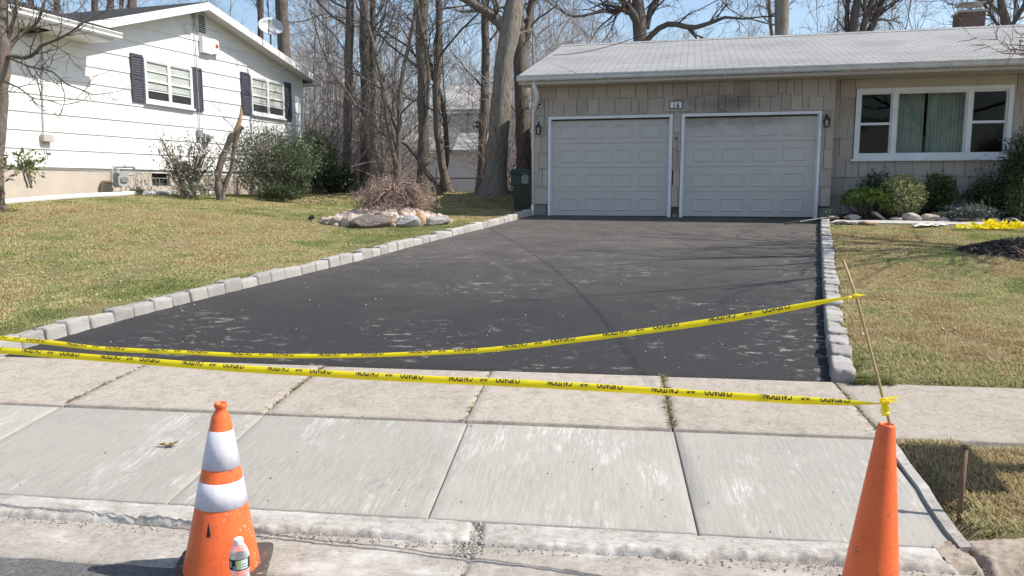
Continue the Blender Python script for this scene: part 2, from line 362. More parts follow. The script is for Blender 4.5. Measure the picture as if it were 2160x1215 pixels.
def glassmat():
    m, nt, b = newmat('window_glass'); nt.nodes.remove(b)
    t = nd(nt, 'ShaderNodeBsdfTransparent'); t.inputs[0].default_value = (.90, .94, .93, 1); g = nd(nt, 'ShaderNodeBsdfGlossy'); g.inputs['Roughness'].default_value = .02
    fr = nd(nt, 'ShaderNodeLayerWeight'); fr.inputs[0].default_value = .5; pw = nd(nt, 'ShaderNodeMath', operation='POWER'); pw.inputs[1].default_value = 4; nt.links.new(fr.outputs['Facing'], pw.inputs[0])
    ma = nd(nt, 'ShaderNodeMath', operation='MULTIPLY_ADD'); ma.inputs[1].default_value = .8; ma.inputs[2].default_value = .022; nt.links.new(pw.outputs[0], ma.inputs[0]); mx = nd(nt, 'ShaderNodeMixShader')
    nt.links.new(ma.outputs[0], mx.inputs[0]); nt.links.new(t.outputs[0], mx.inputs[1]); nt.links.new(g.outputs[0], mx.inputs[2]); nt.links.new(mx.outputs[0], nt.nodes['Material Output'].inputs[0]); return m
M['glass'] = glassmat()
def petmat():
    m, nt, b = newmat('clear_bottle_plastic'); b.inputs['Base Color'].default_value = (.80, .80, .82, 1); b.inputs['Roughness'].default_value = .12
    t = nd(nt, 'ShaderNodeBsdfTransparent'); t.inputs[0].default_value = (.95, .95, .96, 1); lw = nd(nt, 'ShaderNodeLayerWeight'); lw.inputs[0].default_value = .35; mx = nd(nt, 'ShaderNodeMixShader')
    ad = nd(nt, 'ShaderNodeMath', operation='ADD'); ad.inputs[1].default_value = .16; nt.links.new(lw.outputs['Facing'], ad.inputs[0])
    nt.links.new(ad.outputs[0], mx.inputs[0]); nt.links.new(t.outputs[0], mx.inputs[1]); nt.links.new(b.outputs[0], mx.inputs[2]); nt.links.new(mx.outputs[0], nt.nodes['Material Output'].inputs[0])
    bump(nt, b, noise(nt, coords(nt), 60, 3), .4, .01); return m
M['pet'] = petmat()
M['cap'] = mat('white_cap_plastic', (.85, .85, .84), None, 5, .4)
def tapemat():
    m, nt, b = newmat('yellow_tape'); v = coords(nt); b.inputs['Base Color'].default_value = (.87, .74, .025, 1); b.inputs['Roughness'].default_value = .32
    c = mixc(nt, ramp(nt, noise(nt, v, 9, 5), .3, .7), (.95, .84, .035), (.90, .76, .025)); nt.links.new(c, b.inputs['Base Color'])
    t = nd(nt, 'ShaderNodeBsdfTranslucent'); t.inputs[0].default_value = (.97, .88, .04, 1); mx = nd(nt, 'ShaderNodeMixShader'); mx.inputs[0].default_value = .45
    nt.links.new(b.outputs[0], mx.inputs[1]); nt.links.new(t.outputs[0], mx.inputs[2]); nt.links.new(mx.outputs[0], nt.nodes['Material Output'].inputs[0])
    tp = nd(nt, 'ShaderNodeBsdfTransparent'); tp.inputs[0].default_value = (1, .93, .35, 1); m4 = nd(nt, 'ShaderNodeMixShader'); m4.inputs[0].default_value = .18; nt.links.new(mx.outputs[0], m4.inputs[1]); nt.links.new(tp.outputs[0], m4.inputs[2]); nt.links.new(m4.outputs[0], nt.nodes['Material Output'].inputs[0])
    bump(nt, b, noise(nt, v, 45, 3), .25, .01); return m
M['tape'] = tapemat()
def conemat(name, splat):
    m, nt, b = newmat(name); v = coords(nt)
    c = mixc(nt, ramp(nt, noise(nt, v, 7, 6), .3, .75), (.89, .165, .04), (.82, .125, .03))
    c = mixc(nt, ramp(nt, noise(nt, coords(nt, (1, 1, .5)), 7, 9, .8), .52, .68), c, (.45, .10, .045))
    c = mixc(nt, ramp(nt, noise(nt, v, 13, 9, .8), .60, .68), c, (.13, .065, .05))
    if splat:
        vo = nd(nt, 'ShaderNodeTexVoronoi'); vo.inputs['Scale'].default_value = 75; nt.links.new(coords(nt, (1, 1, .7)), vo.inputs['Vector'])
        mr = ramp(nt, vo.outputs['Distance'], .13, .19, (1, 1, 1), (0, 0, 0)); tc = nd(nt, 'ShaderNodeTexCoord'); sp = nd(nt, 'ShaderNodeSeparateXYZ'); nt.links.new(tc.outputs['Object'], sp.inputs[0])
        # concrete splashes on the side that faced the pour
        k = nd(nt, 'ShaderNodeMath', operation='MULTIPLY_ADD'); nt.links.new(noise(nt, v, 18, 5, .7), k.inputs[0]); k.inputs[1].default_value = .35; nt.links.new(sp.outputs[0], k.inputs[2])
        g = ramp(nt, k.outputs[0], .23, .30); mm = nd(nt, 'ShaderNodeMath', operation='MULTIPLY'); nt.links.new(mr, mm.inputs[0]); nt.links.new(g, mm.inputs[1])
        c = mixc(nt, mm.outputs[0], c, (.78, .72, .66))
    nt.links.new(c, b.inputs['Base Color']); b.inputs['Roughness'].default_value = .42; b.inputs['Subsurface Weight'].default_value = .0
    bump(nt, b, noise(nt, v, 50, 4), .12, .006); return m
M['cone1'] = conemat('orange_cone_splashed', True); M['cone2'] = conemat('orange_cone_scuffed', False)
M['reflect'] = mat('reflective_band', (.74, .72, .78), (.60, .58, .64), 24, .35, .25, 160, .003, stretch=(1, 1, .4), dirt=(.30, .28, .27), dscale=22, dlo=.68, dhi=.76)

# ------------------------------------------------------------------ the setting: ground, driveway, walks, road
LEFT_PX = [(50, 741), (61, 734), (109, 717), (165, 701), (224, 686), (274, 671), (320, 658), (363, 649), (475, 619), (560, 599), (655, 576), (705, 564), (751, 552), (790, 542), (845, 527), (892, 515), (937, 503), (987, 491), (1030, 480), (1062, 472), (1112, 462)]
RIGHT_PX = [(1745, 801), (1741, 730), (1738, 660), (1735, 600), (1733, 550), (1731, 505), (1730, 470)]
LEDGE = [G(*p) for p in LEFT_PX]; REDGE = [G(*p) for p in RIGHT_PX]
GA = R(-13)
GF = Fr(Vector((0, 0, 0)), GA)
gw = atY(1425, 457, 16.6); GF.o = Vector((gw.x, gw.y, 0)); ZG = gw.z
# line the driveway up with the garage doors at its far end
gl = GF.p(GF.hit(1150, 457)[0] - .30, .02, 0); gr = GF.p(GF.hit(1738, 457)[0] + .05, .02, 0)
x0, y0 = from_sn(sco(LEDGE[0].x, LEDGE[0].y) - .05, N3); x1, y1 = from_sn(sco(REDGE[0].x, REDGE[0].y), N3)
LP = [(x0, y0)] + [(p.x, p.y) for p in LEDGE[1:-1]]
LP = [p for p in LP if p[1] < gl.y - .4] + [(gl.x, gl.y)]
RP = [(x1, y1)] + [(p.x, p.y) for p in REDGE[1:]]
RP = [p for p in RP if p[1] < gr.y - .4] + [(gr.x, gr.y)]
def smooth_poly(P, step=.1):
    P = np.array(P); d = np.r_[0, np.cumsum(np.hypot(*np.diff(P, axis=0).T))]
    t = np.arange(0, d[-1], step); Q = np.c_[np.interp(t, d, P[:, 0]), np.interp(t, d, P[:, 1])]
    k = 9; pad = np.vstack([np.repeat(Q[:1], k, 0), Q, np.repeat(Q[-1:], k, 0)])
    ker = np.ones(2 * k + 1) / (2 * k + 1)
    S_ = np.c_[np.convolve(pad[:, 0], ker, 'valid'), np.convolve(pad[:, 1], ker, 'valid')]
    S_[0] = P[0]; S_ = np.vstack([S_, P[-1:]]); return S_
LQ, RQ = smooth_poly(LP), smooth_poly(RP)
DRIVE = np.vstack([LQ, RQ[::-1]])
def inside(poly, x, y):
    r = np.zeros(np.shape(x), bool); n = len(poly)
    for i in range(n):
        xa, ya = poly[i]; xb, yb = poly[i - 1]
        c = ((ya > y) != (yb > y)); r ^= c & (x < (xb - xa) * (y - ya) / ((yb - ya) if yb != ya else 1e-9) + xa)
    return r
def dist_line(Q, x, y):
    d = np.full(np.shape(x), 1e9)
    for a, b in zip(Q[::3][:-1], Q[::3][1:]):
        ab = b - a; L = ab @ ab
        t = np.clip(((x - a[0]) * ab[0] + (y - a[1]) * ab[1]) / L, 0, 1)
        d = np.minimum(d, np.hypot(x - a[0] - t * ab[0], y - a[1] - t * ab[1]))
    return d
AP_R = sco(*[atY(1850, 930, 4.2).x, 4.2])              # right end of the new apron
UL0 = GF.hit(1128, 400)[0]
def lawn_h(x, y):
    n = nco(x, y); s = sco(x, y)
    z = terr(x, y); ins = inside(DRIVE, x, y)
    d = np.minimum(dist_line(LQ, x, y), dist_line(RQ, x, y))
    up = (~ins) & (d > .10) & (n > N3 + .02)
    gv = (x - GF.o.x) * GF.ey.x + (y - GF.o.y) * GF.ey.y; gu_ = (x - GF.o.x) * GF.ex.x + (y - GF.o.y) * GF.ex.y
    up = up & ~((gv > -.45) & (gu_ > UL0 - .1) & (gu_ < UL0 + 6.6))
    zz = z + .015 + .075 * sst((n - N3) / .8) * (1 - .6 * sst((n - 14) / 4)) + .02 * (fbm(x * 1.5, y * 1.5) - .5)
    strip = (n < N2 - .02) & (n > N1 + .05) & (s > AP_R + .11)
    zs = z + .03 + .02 * (fbm(x * 3, y * 3) - .5)
    return np.where(up, zz, np.where(strip, zs, z - .07))
xs = np.r_[np.linspace(-300, -30, 12), np.linspace(-25, -13, 13), np.arange(-12.5, 13.01, .1), np.linspace(14, 25, 12), np.linspace(30, 300, 12)]
ys = np.r_[np.arange(N1 - .9, 19, .1), np.arange(19, 30, .25), np.linspace(31, 60, 25), np.linspace(70, 400, 12)]
X, Y = np.meshgrid(xs, ys); Z = lawn_h(X, Y); nx, ny = len(xs), len(ys)
Z = np.where(nco(X, Y) < N1 + .02, -.12, Z)
GXS, GYS, GZS = xs, ys, Z
def lawn_i(x, y):
    i = np.clip(np.searchsorted(GXS, x) - 1, 0, nx - 2); j = np.clip(np.searchsorted(GYS, y) - 1, 0, ny - 2); fx = (x - GXS[i]) / (GXS[i + 1] - GXS[i]); fy = (y - GYS[j]) / (GYS[j + 1] - GYS[j])
    return (GZS[j, i] * (1 - fx) + GZS[j, i + 1] * fx) * (1 - fy) + (GZS[j + 1, i] * (1 - fx) + GZS[j + 1, i + 1] * fx) * fy
v = np.c_[X.ravel(), Y.ravel(), Z.ravel()]; idx = np.arange(nx * ny).reshape(ny, nx)
f = np.c_[idx[:-1, :-1].ravel(), idx[:-1, 1:].ravel(), idx[1:, 1:].ravel(), idx[1:, :-1].ravel()]
tag(link('lawn', npmesh('lawn', v, f, M['lawn'], smooth=True)), 'patchy dormant lawn and wooded ground behind the houses', None, None, 'structure')

# driveway sheet
xs = np.arange(DRIVE[:, 0].min() - .2, DRIVE[:, 0].max() + .2, .06); t_n = np.linspace(0, 1, 150)
rows = []
for t in t_n:
    i = t * (len(LQ) - 1); j = t * (len(RQ) - 1)
    a = LQ[int(i)] if int(i) >= len(LQ) - 1 else LQ[int(i)] + (LQ[int(i) + 1] - LQ[int(i)]) * (i % 1)
    b = RQ[int(j)] if int(j) >= len(RQ) - 1 else RQ[int(j)] + (RQ[int(j) + 1] - RQ[int(j)]) * (j % 1)
    w = np.linspace(-.004, 1.004, 90)[:, None]; rows.append(a + (b - a) * w)
P = np.array(rows); k, w = P.shape[:2]
Zd = terr(P[..., 0], P[..., 1]) + .012 * (fbm(P[..., 0] * .8, P[..., 1] * .8) - .5) + .006
nn = nco(P[..., 0], P[..., 1]); edge = .03 * (fbm(P[0, :, 0] * 6, P[0, :, 1] * 6, 3) - .45)
P[0, :, 0] -= edge * sa; P[0, :, 1] -= edge * ca
v = np.c_[P.reshape(-1, 2), Zd.ravel()]
idx = np.arange(k * w).reshape(k, w); f = np.c_[idx[:-1, :-1].ravel(), idx[:-1, 1:].ravel(), idx[1:, 1:].ravel(), idx[1:, :-1].ravel()]
# front thickness of the asphalt mat
fv = v[idx[0]].copy(); fv[:, 2] -= .05; b0 = len(v); v = np.vstack([v, fv]); q = np.arange(w - 1)
f = np.vstack([f, np.c_[b0 + q, b0 + q + 1, idx[0][q + 1], idx[0][q]]])
tag(link('driveway', npmesh('driveway', v, f, M['asphalt'], smooth=True)), 'freshly laid black asphalt driveway', None, None, 'structure')

# concrete slabs of the sidewalk and of the new apron
def slab_mesh(pts, zoff, mt, nsub=10, jag=.0, bev=.012):
    """pts: 4 (s,n) corners; bevelled lip, follows the terrain"""
    p = np.array(pts, float); c = p.mean(0)
    u = np.r_[0, np.linspace(0.006, .994, nsub), 1]; U, V = np.meshgrid(u, u)
    Q = (p[0][None, None] * ((1 - U) * (1 - V))[..., None] + p[1] * (U * (1 - V))[..., None] + p[2] * (U * V)[..., None] + p[3] * ((1 - U) * V)[..., None])
    x = Q[..., 0] * ca + Q[..., 1] * sa; y = -Q[..., 0] * sa + Q[..., 1] * ca
    z = terr(x, y) + zoff + .004 * (fbm(x * 3, y * 3) - .5)
    eg = (U == 0) | (U == 1) | (V == 0) | (V == 1); z = np.where(eg, z - bev, z)
    if jag: x = x + np.where(eg, jag * (fbm(x * 14, y * 14) - .5), 0); y = y + np.where(eg, jag * (fbm(x * 14 + 5, y * 14) - .5), 0)
    v = np.c_[x.ravel(), y.ravel(), z.ravel()]; m = len(u); idx = np.arange(m * m).reshape(m, m)
    f = np.c_[idx[:-1, :-1].ravel(), idx[:-1, 1:].ravel(), idx[1:, 1:].ravel(), idx[1:, :-1].ravel()]
    ring = np.r_[idx[0, :-1], idx[:-1, -1], idx[-1, :0:-1], idx[:0:-1, 0]]; lo = v[ring].copy(); lo[:, 2] -= .08; b = len(v); v = np.vstack([v, lo]); r = len(ring); i = np.arange(r)
    f = np.vstack([f, np.c_[b + i, b + (i + 1) % r, ring[(i + 1) % r], ring[i]]])
    return npmesh('slab', v, f, mt, smooth=False)
def S_at(px, py, Y): q = atY(px, py, Y); return sco(q.x, q.y)
def sn_px(px, py):
    q = G(px, py); return sco(q.x, q.y)
jf = [sn_px(x, y) for x, y in ((150, 850), (565, 875), (990, 885), (1415, 905), (1850, 912))]
jb = [sn_px(x, y) for x, y in ((320, 770), (680, 776), (1030, 792), (1398, 800), (1775, 830))]
jm = [(a + b) / 2 for a, b in zip(jf, jb)]; step = (jm[-1] - jm[0]) / 4; j0 = jm[0]
js = [j0 + step * i for i in range(-6, 0)] + jm + [jm[4] + step * i for i in range(1, 7)]
walk = empty('sidewalk', (0, 5, .1), None, None, None, 'structure')
wg = .003
for a, b in zip(js[:-1], js[1:]):
    g = wg * (1 + random.random())
    me = slab_mesh([(a + g, N2 + .012), (b - g, N2 + .012), (b - g, N3 + .012), (a + g, N3 + .012)], .020 + random.uniform(-.004, .004), M['sidewalk'], 24, .010, .006)
    place('slab', me, walk, (0, 0, 0))
apron = empty('driveway_apron', (0, 4, .05), None, None, None, 'structure')
aj = [sn_px(x, y) for x, y in ((130, 858), (550, 883), (985, 897), (1422, 917))]
aj2 = [sn_px(x, y) for x, y in ((-330, 1040), (420, 1062), (918, 1085), (1467, 1105))]
ast = (aj[-1] - aj[0]) / 3
an = [aj[0] - ast * 2, aj[0] - ast] + aj + [AP_R]
bst = ast
af = [(x + (sn_px(918, 1085) - aj[2]) * .5) for x in an]
for i in range(len(an) - 1):
    me = slab_mesh([(af[i] + .0035, N1), (af[i + 1] - .0035, N1), (an[i + 1] - .0035, N2 - .004), (an[i] + .0035, N2 - .004)], .008, M['broom'], 30, .0, .004)
    place('slab', me, apron, (0, 0, 0))
# narrow flush edging along the right end of the apron
e = MB()
pts = []
for k in range(9):
    n = N1 - .02 + (N2 - N1 - .05) * k / 8; s = AP_R + .02 + .02 * random.random() - .05 * (1 - k / 8); x, y = from_sn(s, n); pts.append((x, y, float(terr(x, y))))
for (xa, ya, za), (xb, yb, zb) in zip(pts[:-1], pts[1:]):
    e.hexa([(xa, ya, za - .05), (xa + .055, ya, za - .05), (xb + .055, yb, zb - .05), (xb, yb, zb - .05), (xa, ya, za + .028), (xa + .05, ya, za + .03), (xb + .05, yb, zb + .03), (xb, yb, zb + .028)])
e.build('apron_edging', M['lipcon'], apron)

# road, gutter slab and crumbling lip
rd = MB(); q = [from_sn(s, n) for s, n in ((-150, -60), (150, -60), (150, 2.9), (-150, 2.9))]
rd.add([(*q[0], -.012), (*q[1], -.012), (*q[2], -.012), (*q[3], -.012)], [(0, 1, 2, 3)])
tag(rd.build('road', M['road']), None, None, None, 'structure')
def strip_grid(name, s0, s1, n0, n1, ds, dn, hf, mt):
    s = np.arange(s0, s1, ds); n = np.arange(n0, n1 + dn / 2, dn); SS, NN = np.meshgrid(s, n)
    SS, NN, z = hf(SS, NN); x = SS * ca + NN * sa; y = -SS * sa + NN * ca
    v = np.c_[x.ravel(), y.ravel(), z.ravel()]; idx = np.arange(v.shape[0]).reshape(SS.shape)
    f = np.c_[idx[:-1, :-1].ravel(), idx[:-1, 1:].ravel(), idx[1:, 1:].ravel(), idx[1:, :-1].ravel()]
    return tag(link(name, npmesh(name, v, f, mt, smooth=True)), None, None, None, 'structure')
def rough(s, n, k, a): return a * (fbm(s * k, n * k, 5) - .47)
CRK = sn_px(1000, 1150)                                 # crack through the gutter
def h_gutter(s, n):
    z = .003 + rough(s, n, 25, .010) + rough(s, n, 3, .012) - .004
    crack = np.abs(s - CRK - .03 * (fbm(n * 6, n * 0 + 3) - .5) + .015 * (n - 3)); z = z - .025 * (1 - sst(crack / .012))
    z = z - .05 * (1 - sst((n - np.where(s < -.9, 2.74, 2.60) - .05 * (fbm(s * 5, s * 0 + 1) - .5)) / .06))
    return s, n, z
strip_grid('gutter', -7, 7, 2.5, 3.14, .016, .014, h_gutter, M['guttercon'])
def h_lip(s, n):
    e0 = 3.13 + .11 * (fbm(s * 2.6, s * 0 + 7, 6) - .5)
    t = (n - e0); face = sst(t / .035)
    z = -.03 + face * .052 + (rough(s, n, 22, .05) + rough(s, n, 60, .025)) * (1 - sst((t - .015) / .10) * .85) + rough(s, n, 4, .014)
    crack = np.abs(s - CRK - .06 * (fbm(n * 9, n * 0 + 3) - .5)); z = z - .05 * (1 - sst(crack / .04))
    z = z - .03 * (1 - sst((N1 - n + .004) / .02))
    return s, n, np.where(s > AP_R - .12, z - .05 * sst((s - AP_R + .12) / .05), z)
strip_grid('curb_lip', -7, 7, 3.06, N1 + .004, .014, .010, h_lip, M['lipcon'])
def h_curb(s, n):
    t = n - 3.10 - .05 * (fbm(s * 2, s * 0 + 2, 5) - .5); rise = sst((s - AP_R + .20) / .55)
    face = sst(t / (.07 + .05 * fbm(s * 3, s * 0 + 9)))
    z = -.04 + face * (.055 + .05 * rise) + rough(s, n, 7, .05) * (1 - .75 * sst((t - .1) / .1)) + rough(s, n, 26, .045) * (1 - .6 * sst((t - .08) / .08)) + rough(s, n, 70, .012)
    z = z - .06 * (1 - sst(np.abs(s - AP_R - .02 - .08 * (fbm(n * 9, n * 0 + 4) - .5)) / .025))
    z = z - .10 * (1 - sst((n - 3.05) / .03))
    return s, n, z - .05 * (1 - sst((N1 + .08 - n) / .03))
strip_grid('broken_curb', AP_R - .12, 7, 3.04, N1 + .09, .014, .012, h_curb, M['brokencurb'])
def crumbs(name, pts, size, mt_cols, label):
    V = []; F = []; Cc = []
    base = np.array([(1, 0, 0), (-1, 0, 0), (0, 1, 0), (0, -1, 0), (0, 0, 1), (0, 0, -1)], float)
    fc = np.array([(0, 2, 4), (2, 1, 4), (1, 3, 4), (3, 0, 4), (2, 0, 5), (1, 2, 5), (3, 1, 5), (0, 3, 5)])
    for i, p in enumerate(pts):
        s = size * rng.uniform(.4, 1.6); r = base * s * rng.uniform(.6, 1.3, (6, 3)); a = rng.uniform(0, 6.3); c_, s_ = math.cos(a), math.sin(a)
        r = r @ np.array([[c_, s_, 0], [-s_, c_, 0], [0, 0, .7]]); V.append(r + p); F.append(fc + 6 * i)
        Cc.append(np.tile(np.array(mt_cols[rng.integers(len(mt_cols))]) * rng.uniform(.75, 1.2), (6, 1)))
    o = link(name, npmesh(name, np.vstack(V), np.vstack(F), M['pebble'], np.vstack(Cc)))
    return tag(o, label, None, None, 'stuff')
pts = []
for i in range(420):
    n = 3.16 + rng.normal(0, .07); s = CRK + rng.normal(0, .035); x, y = from_sn(s, n); pts.append((x, y, .012))
for i in range(1300):
    s = rng.uniform(-4, 3.2); n = 3.115 + rng.normal(0, .028); x, y = from_sn(s, n); pts.append((x, y, .006))
for i in range(230):
    s = rng.uniform(-4, 3.2); n = rng.uniform(2.75, 5.4); x, y = from_sn(s, n); pts.append((x, y, float(terr(x, y)) + (.024 if n > N2 else .013)))
crumbs('concrete_crumbs', pts, .0042, [(.22, .19, .16), (.40, .37, .33), (.5, .48, .45)], 'loose crumbs of concrete along the gutter lip and crack')
pts = []
for i in range(420):
    t = rng.random(); u = rng.random(); j = int(t * (len(LQ) - 1)); m = int(t * (len(RQ) - 1)); q = LQ[j] + (RQ[m] - LQ[j]) * u
    pts.append((q[0], q[1], float(terr(*q)) + .010))
crumbs('asphalt_grit', pts, .006, [(.42, .40, .38), (.6, .58, .55), (.2, .19, .18)], 'pale stone grit scattered on the black driveway')
# moss and weeds in the walk joints
def weeds(pts, name, label, h=.03, cols=((.27, .27, .12), (.36, .31, .17), (.22, .18, .11))):
    V = []; F = []; Cc = []; k = 0
    for p in pts:
        for b in range(5):
            a = rng.uniform(0, 6.28); w = .004; hh = h * rng.uniform(.3, 1.1); dx, dy = math.cos(a), math.sin(a)
            V += [(p[0] - dy * w, p[1] + dx * w, p[2]), (p[0] + dy * w, p[1] - dx * w, p[2]), (p[0] + dx * hh * .8, p[1] + dy * hh * .8, p[2] + hh * .6)]; F.append((k, k + 1, k + 2)); k += 3
            c = np.array(cols[rng.integers(len(cols))]) * rng.uniform(.8, 1.2); Cc += [c * .7, c * .7, c]
    tag(link(name, npmesh(name, np.array(V), np.array(F), M['grass'], np.array(Cc))), label, None, None, 'stuff')
pts = []
for j, dens in ((jm[3], 240), (jm[1], 60), (jm[0], 70), (jm[4], 50), (jm[2], 25)):
    for i in range(dens):
        n = N2 + .02 + (N3 - N2 + .02) * rng.random(); s = j + rng.normal(0, .011 if dens > 200 else .007); x, y = from_sn(s, n); pts.append((x, y, float(terr(x, y)) + .014))
weeds(pts, 'joint_weeds', 'dry moss and weeds growing in the sidewalk joints', .04)

# ------------------------------------------------------------------ granite block kerbs
def block_mesh(seed):
    r = random.Random(seed); bm = bmesh.new(); bmesh.ops.create_cube(bm, size=1); bmesh.ops.subdivide_edges(bm, edges=bm.edges[:], cuts=6, use_grid_fill=True)
    sk = [r.uniform(-.06, .06) for _ in range(6)]
    for vv in bm.verts:
        p = vv.co; k = (abs(p.x * 2) ** 22 + abs(p.y * 2) ** 22 + abs(p.z * 2) ** 22) ** (1 / 22) * 1.03; p = p / max(k, .01) if k > 1 else p
        n1 = float(fbm(np.array(p.x * 3.1 + seed * 7), np.array(p.y * 3.1 + p.z * 2.3), 4)) - .47; n2 = float(fbm(np.array(p.y * 3 + seed * 3 + 9), np.array(p.z * 3 + p.x * 2.1), 4)) - .47
        vv.co = Vector((p.x * (1 + .10 * n2) + sk[0] * p.z + sk[1] * p.y, p.y * (1 + .36 * n1) + sk[2] * p.x, p.z * (1 + .22 * n2) + sk[3] * p.x + sk[4] * p.y))
    me = bpy.data.meshes.new('block'); bm.to_mesh(me); bm.free(); me.materials.append(M['granite']); me.polygons.foreach_set('use_smooth', [True] * len(me.polygons)); return me
BLK = [block_mesh(i) for i in range(9)]
def kerb(Q, side, label, ln, wd, top, zdrop=.16):
    o = empty('granite_block_kerb', (float(Q[0][0]), float(Q[0][1]), float(terr(*Q[0]))), label, 'kerb')
    d = np.r_[0, np.cumsum(np.hypot(*np.diff(Q, axis=0).T))]; t = .02
    while t < d[-1] - .05:
        L = ln * random.uniform(.82, 1.14); tm = t + L / 2
        x = np.interp(tm, d, Q[:, 0]); y = np.interp(tm, d, Q[:, 1]); x2 = np.interp(min(tm + .1, d[-1]), d, Q[:, 0]); y2 = np.interp(min(tm + .1, d[-1]), d, Q[:, 1])
        xb = np.interp(tm - .1, d, Q[:, 0]); yb = np.interp(tm - .1, d, Q[:, 1])
        a = math.atan2(y2 - yb, x2 - xb); nxv, nyv = -math.sin(a) * side, math.cos(a) * side
        h = top + random.uniform(-.02, .018); W_ = wd * random.uniform(.92, 1.1)
        cx, cy = x + nxv * W_ * .47, y + nyv * W_ * .47; z = float(terr(x, y))
        place('block', random.choice(BLK), o, (cx, cy, z + h - .12), 0, (L * .985, W_, .24), rot=(random.uniform(-.05, .05) - side * .06, -.071 * .9 + random.uniform(-.02, .02), a + random.uniform(-.04, .04)))
        t += L
    return o
kerb(LQ, 1, 'curved row of pale granite blocks along the left lawn', .265, .165, .128)
kerb(RQ, -1, 'straight row of pale granite blocks casting shadow on right driveway edge', .235, .155, .115)

# ------------------------------------------------------------------ grass
def grass(name, label, n_try, xr, yr, keep, hmin, hmax, pal, greenness):
    x = rng.uniform(*xr, n_try); y = rng.uniform(*yr, n_try); k = keep(x, y); x, y = x[k], y[k]
    bare = fbm(x * 1.7 + 31, y * 1.7 + 5, 5); kk = rng.random(len(x)) > sst((bare - .53) / .12) * .85; x, y = x[kk], y[kk]
    z = lawn_i(x, y) - .004; m = len(x); dd = np.hypot(x, y)
    a = rng.uniform(0, 6.283, m); hh = .62 * rng.uniform(hmin, hmax, m) * (.45 + 1.2 * fbm(x * 5, y * 5, 3)); w = .0018 + .00028 * dd
    lean = rng.uniform(.3, 1.5, m); lx, ly = np.cos(a) * lean * hh, np.sin(a) * lean * hh; px_, py_ = -np.sin(a) * w, np.cos(a) * w
    b1 = np.c_[x - px_, y - py_, z]; b2 = np.c_[x + px_, y + py_, z]
    m1 = np.c_[x - px_ * .7 + lx * .4, y - py_ * .7 + ly * .4, z + hh * .62]; m2 = np.c_[x + px_ * .7 + lx * .4, y + py_ * .7 + ly * .4, z + hh * .62]
    tp = np.c_[x + lx, y + ly, z + hh * .9]
    V = np.stack([b1, b2, m2, m1, tp], 1).reshape(-1, 3); i = np.arange(m)[:, None] * 5
    F = np.vstack([i + [0, 1, 2], i + [0, 2, 3], i + [3, 2, 4]])
    pal = np.array(pal); g = .42 + (fbm(x * .5 + 3, y * .5, 4) - .47) * 1.5 + (fbm(x * 2.6, y * 2.6, 4) - .47) * 1.3 + greenness(x, y) + rng.normal(0, .10, m)
    ci = np.clip(g * len(pal) - .5, 0, len(pal) - 1.001); lo = ci.astype(int); fr = (ci - lo)[:, None]
    c = pal[lo] * (1 - fr) + pal[np.minimum(lo + 1, len(pal) - 1)] * fr; c = c * rng.uniform(.86, 1.14, (m, 1))
    Cc = np.repeat(c[:, None, :], 5, 1).reshape(-1, 3)
    tag(link(name, npmesh(name, V, F, M['grass'], Cc)), label, None, None, 'stuff'); return m
PAL = [(.45, .345, .18), (.54, .455, .25), (.48, .435, .22), (.37, .375, .16), (.27, .305, .115), (.20, .25, .085)]
BED = atY(810, 466, 15.4); BED_C = (BED.x, BED.y)
LHA = R(90 - 16.7)
LF = Fr(Vector((0, 0, 0)), LHA); q = atY(350, 300, 19); LF.o = Vector((q.x, q.y, 0))
def lh_inside(x, y, m=0.0):
    u = (x - LF.o.x) * LF.ex.x + (y - LF.o.y) * LF.ex.y; w = (x - LF.o.x) * LF.ey.x + (y - LF.o.y) * LF.ey.y
    return (w > -m) & (u < 6.4 + m)
def keepL(x, y):
    d = np.hypot(x, y); pre = (rng.random(len(x)) < np.clip(1.5 / (d / 7.0) ** 1.35, .12, 1)) & (np.abs(x) < .72 * y + 1.2) & ~lh_inside(x, y, .25); K = np.where(pre)[0]; full = np.zeros(len(x), bool); x, y, d = x[K], y[K], d[K]
    n = nco(x, y); ins = inside(DRIVE[::4], x, y); dl = dist_line(LQ, x, y)
    bed = ((x - BED_C[0]) / 1.45) ** 2 + ((y - BED_C[1]) / .95) ** 2 > 1
    lim = x < np.interp(y, LQ[:, 1], LQ[:, 0])
    lim = np.where(y > LQ[-1, 1], x < 4, lim)
    g = (x - GF.o.x) * GF.ey.x + (y - GF.o.y) * GF.ey.y; gu = (x - GF.o.x) * GF.ex.x + (y - GF.o.y) * GF.ex.y
    house = (g > -.1) & (gu > GF.hit(1128, 400)[0] - .5)
    full[K] = (n > N3 + .03) & ~ins & (dl > .15) & lim & bed & ~house; return full
ng = grass('lawn_grass', 'short patchy grass of the left lawn', 2100000, (-17, 4), (5.4, 25), keepL, .022, .05, PAL, lambda x, y: .12 * sst((y - 12) / 8) + .07 * sst((-x - 6) / 5) + .05)
def keepR(x, y):
    pre = (rng.random(len(x)) < np.clip(1.5 / (np.hypot(x, y) / 6.5) ** 1.35, .12, 1)) & (x < .72 * y + 1.2); K = np.where(pre)[0]; full = np.zeros(len(x), bool); x, y = x[K], y[K]
    n = nco(x, y); s = sco(x, y); ins = inside(DRIVE[::4], x, y); dr = dist_line(RQ, x, y); lim = x > np.interp(y, RQ[:, 1], RQ[:, 0])
    g = (x - GF.o.x) * GF.ey.x + (y - GF.o.y) * GF.ey.y
    mul = ((x - 6.5) / 1.55) ** 2 + ((y - 9.6) / .9) ** 2 > 1
    lawn = (n > N3 + .02) & ~ins & (dr > .13) & lim & (g < -1.75)
    strip = (n < N2 - .03) & (n > N1 + .09) & (s > AP_R + .10)
    full[K] = lawn | strip; return full
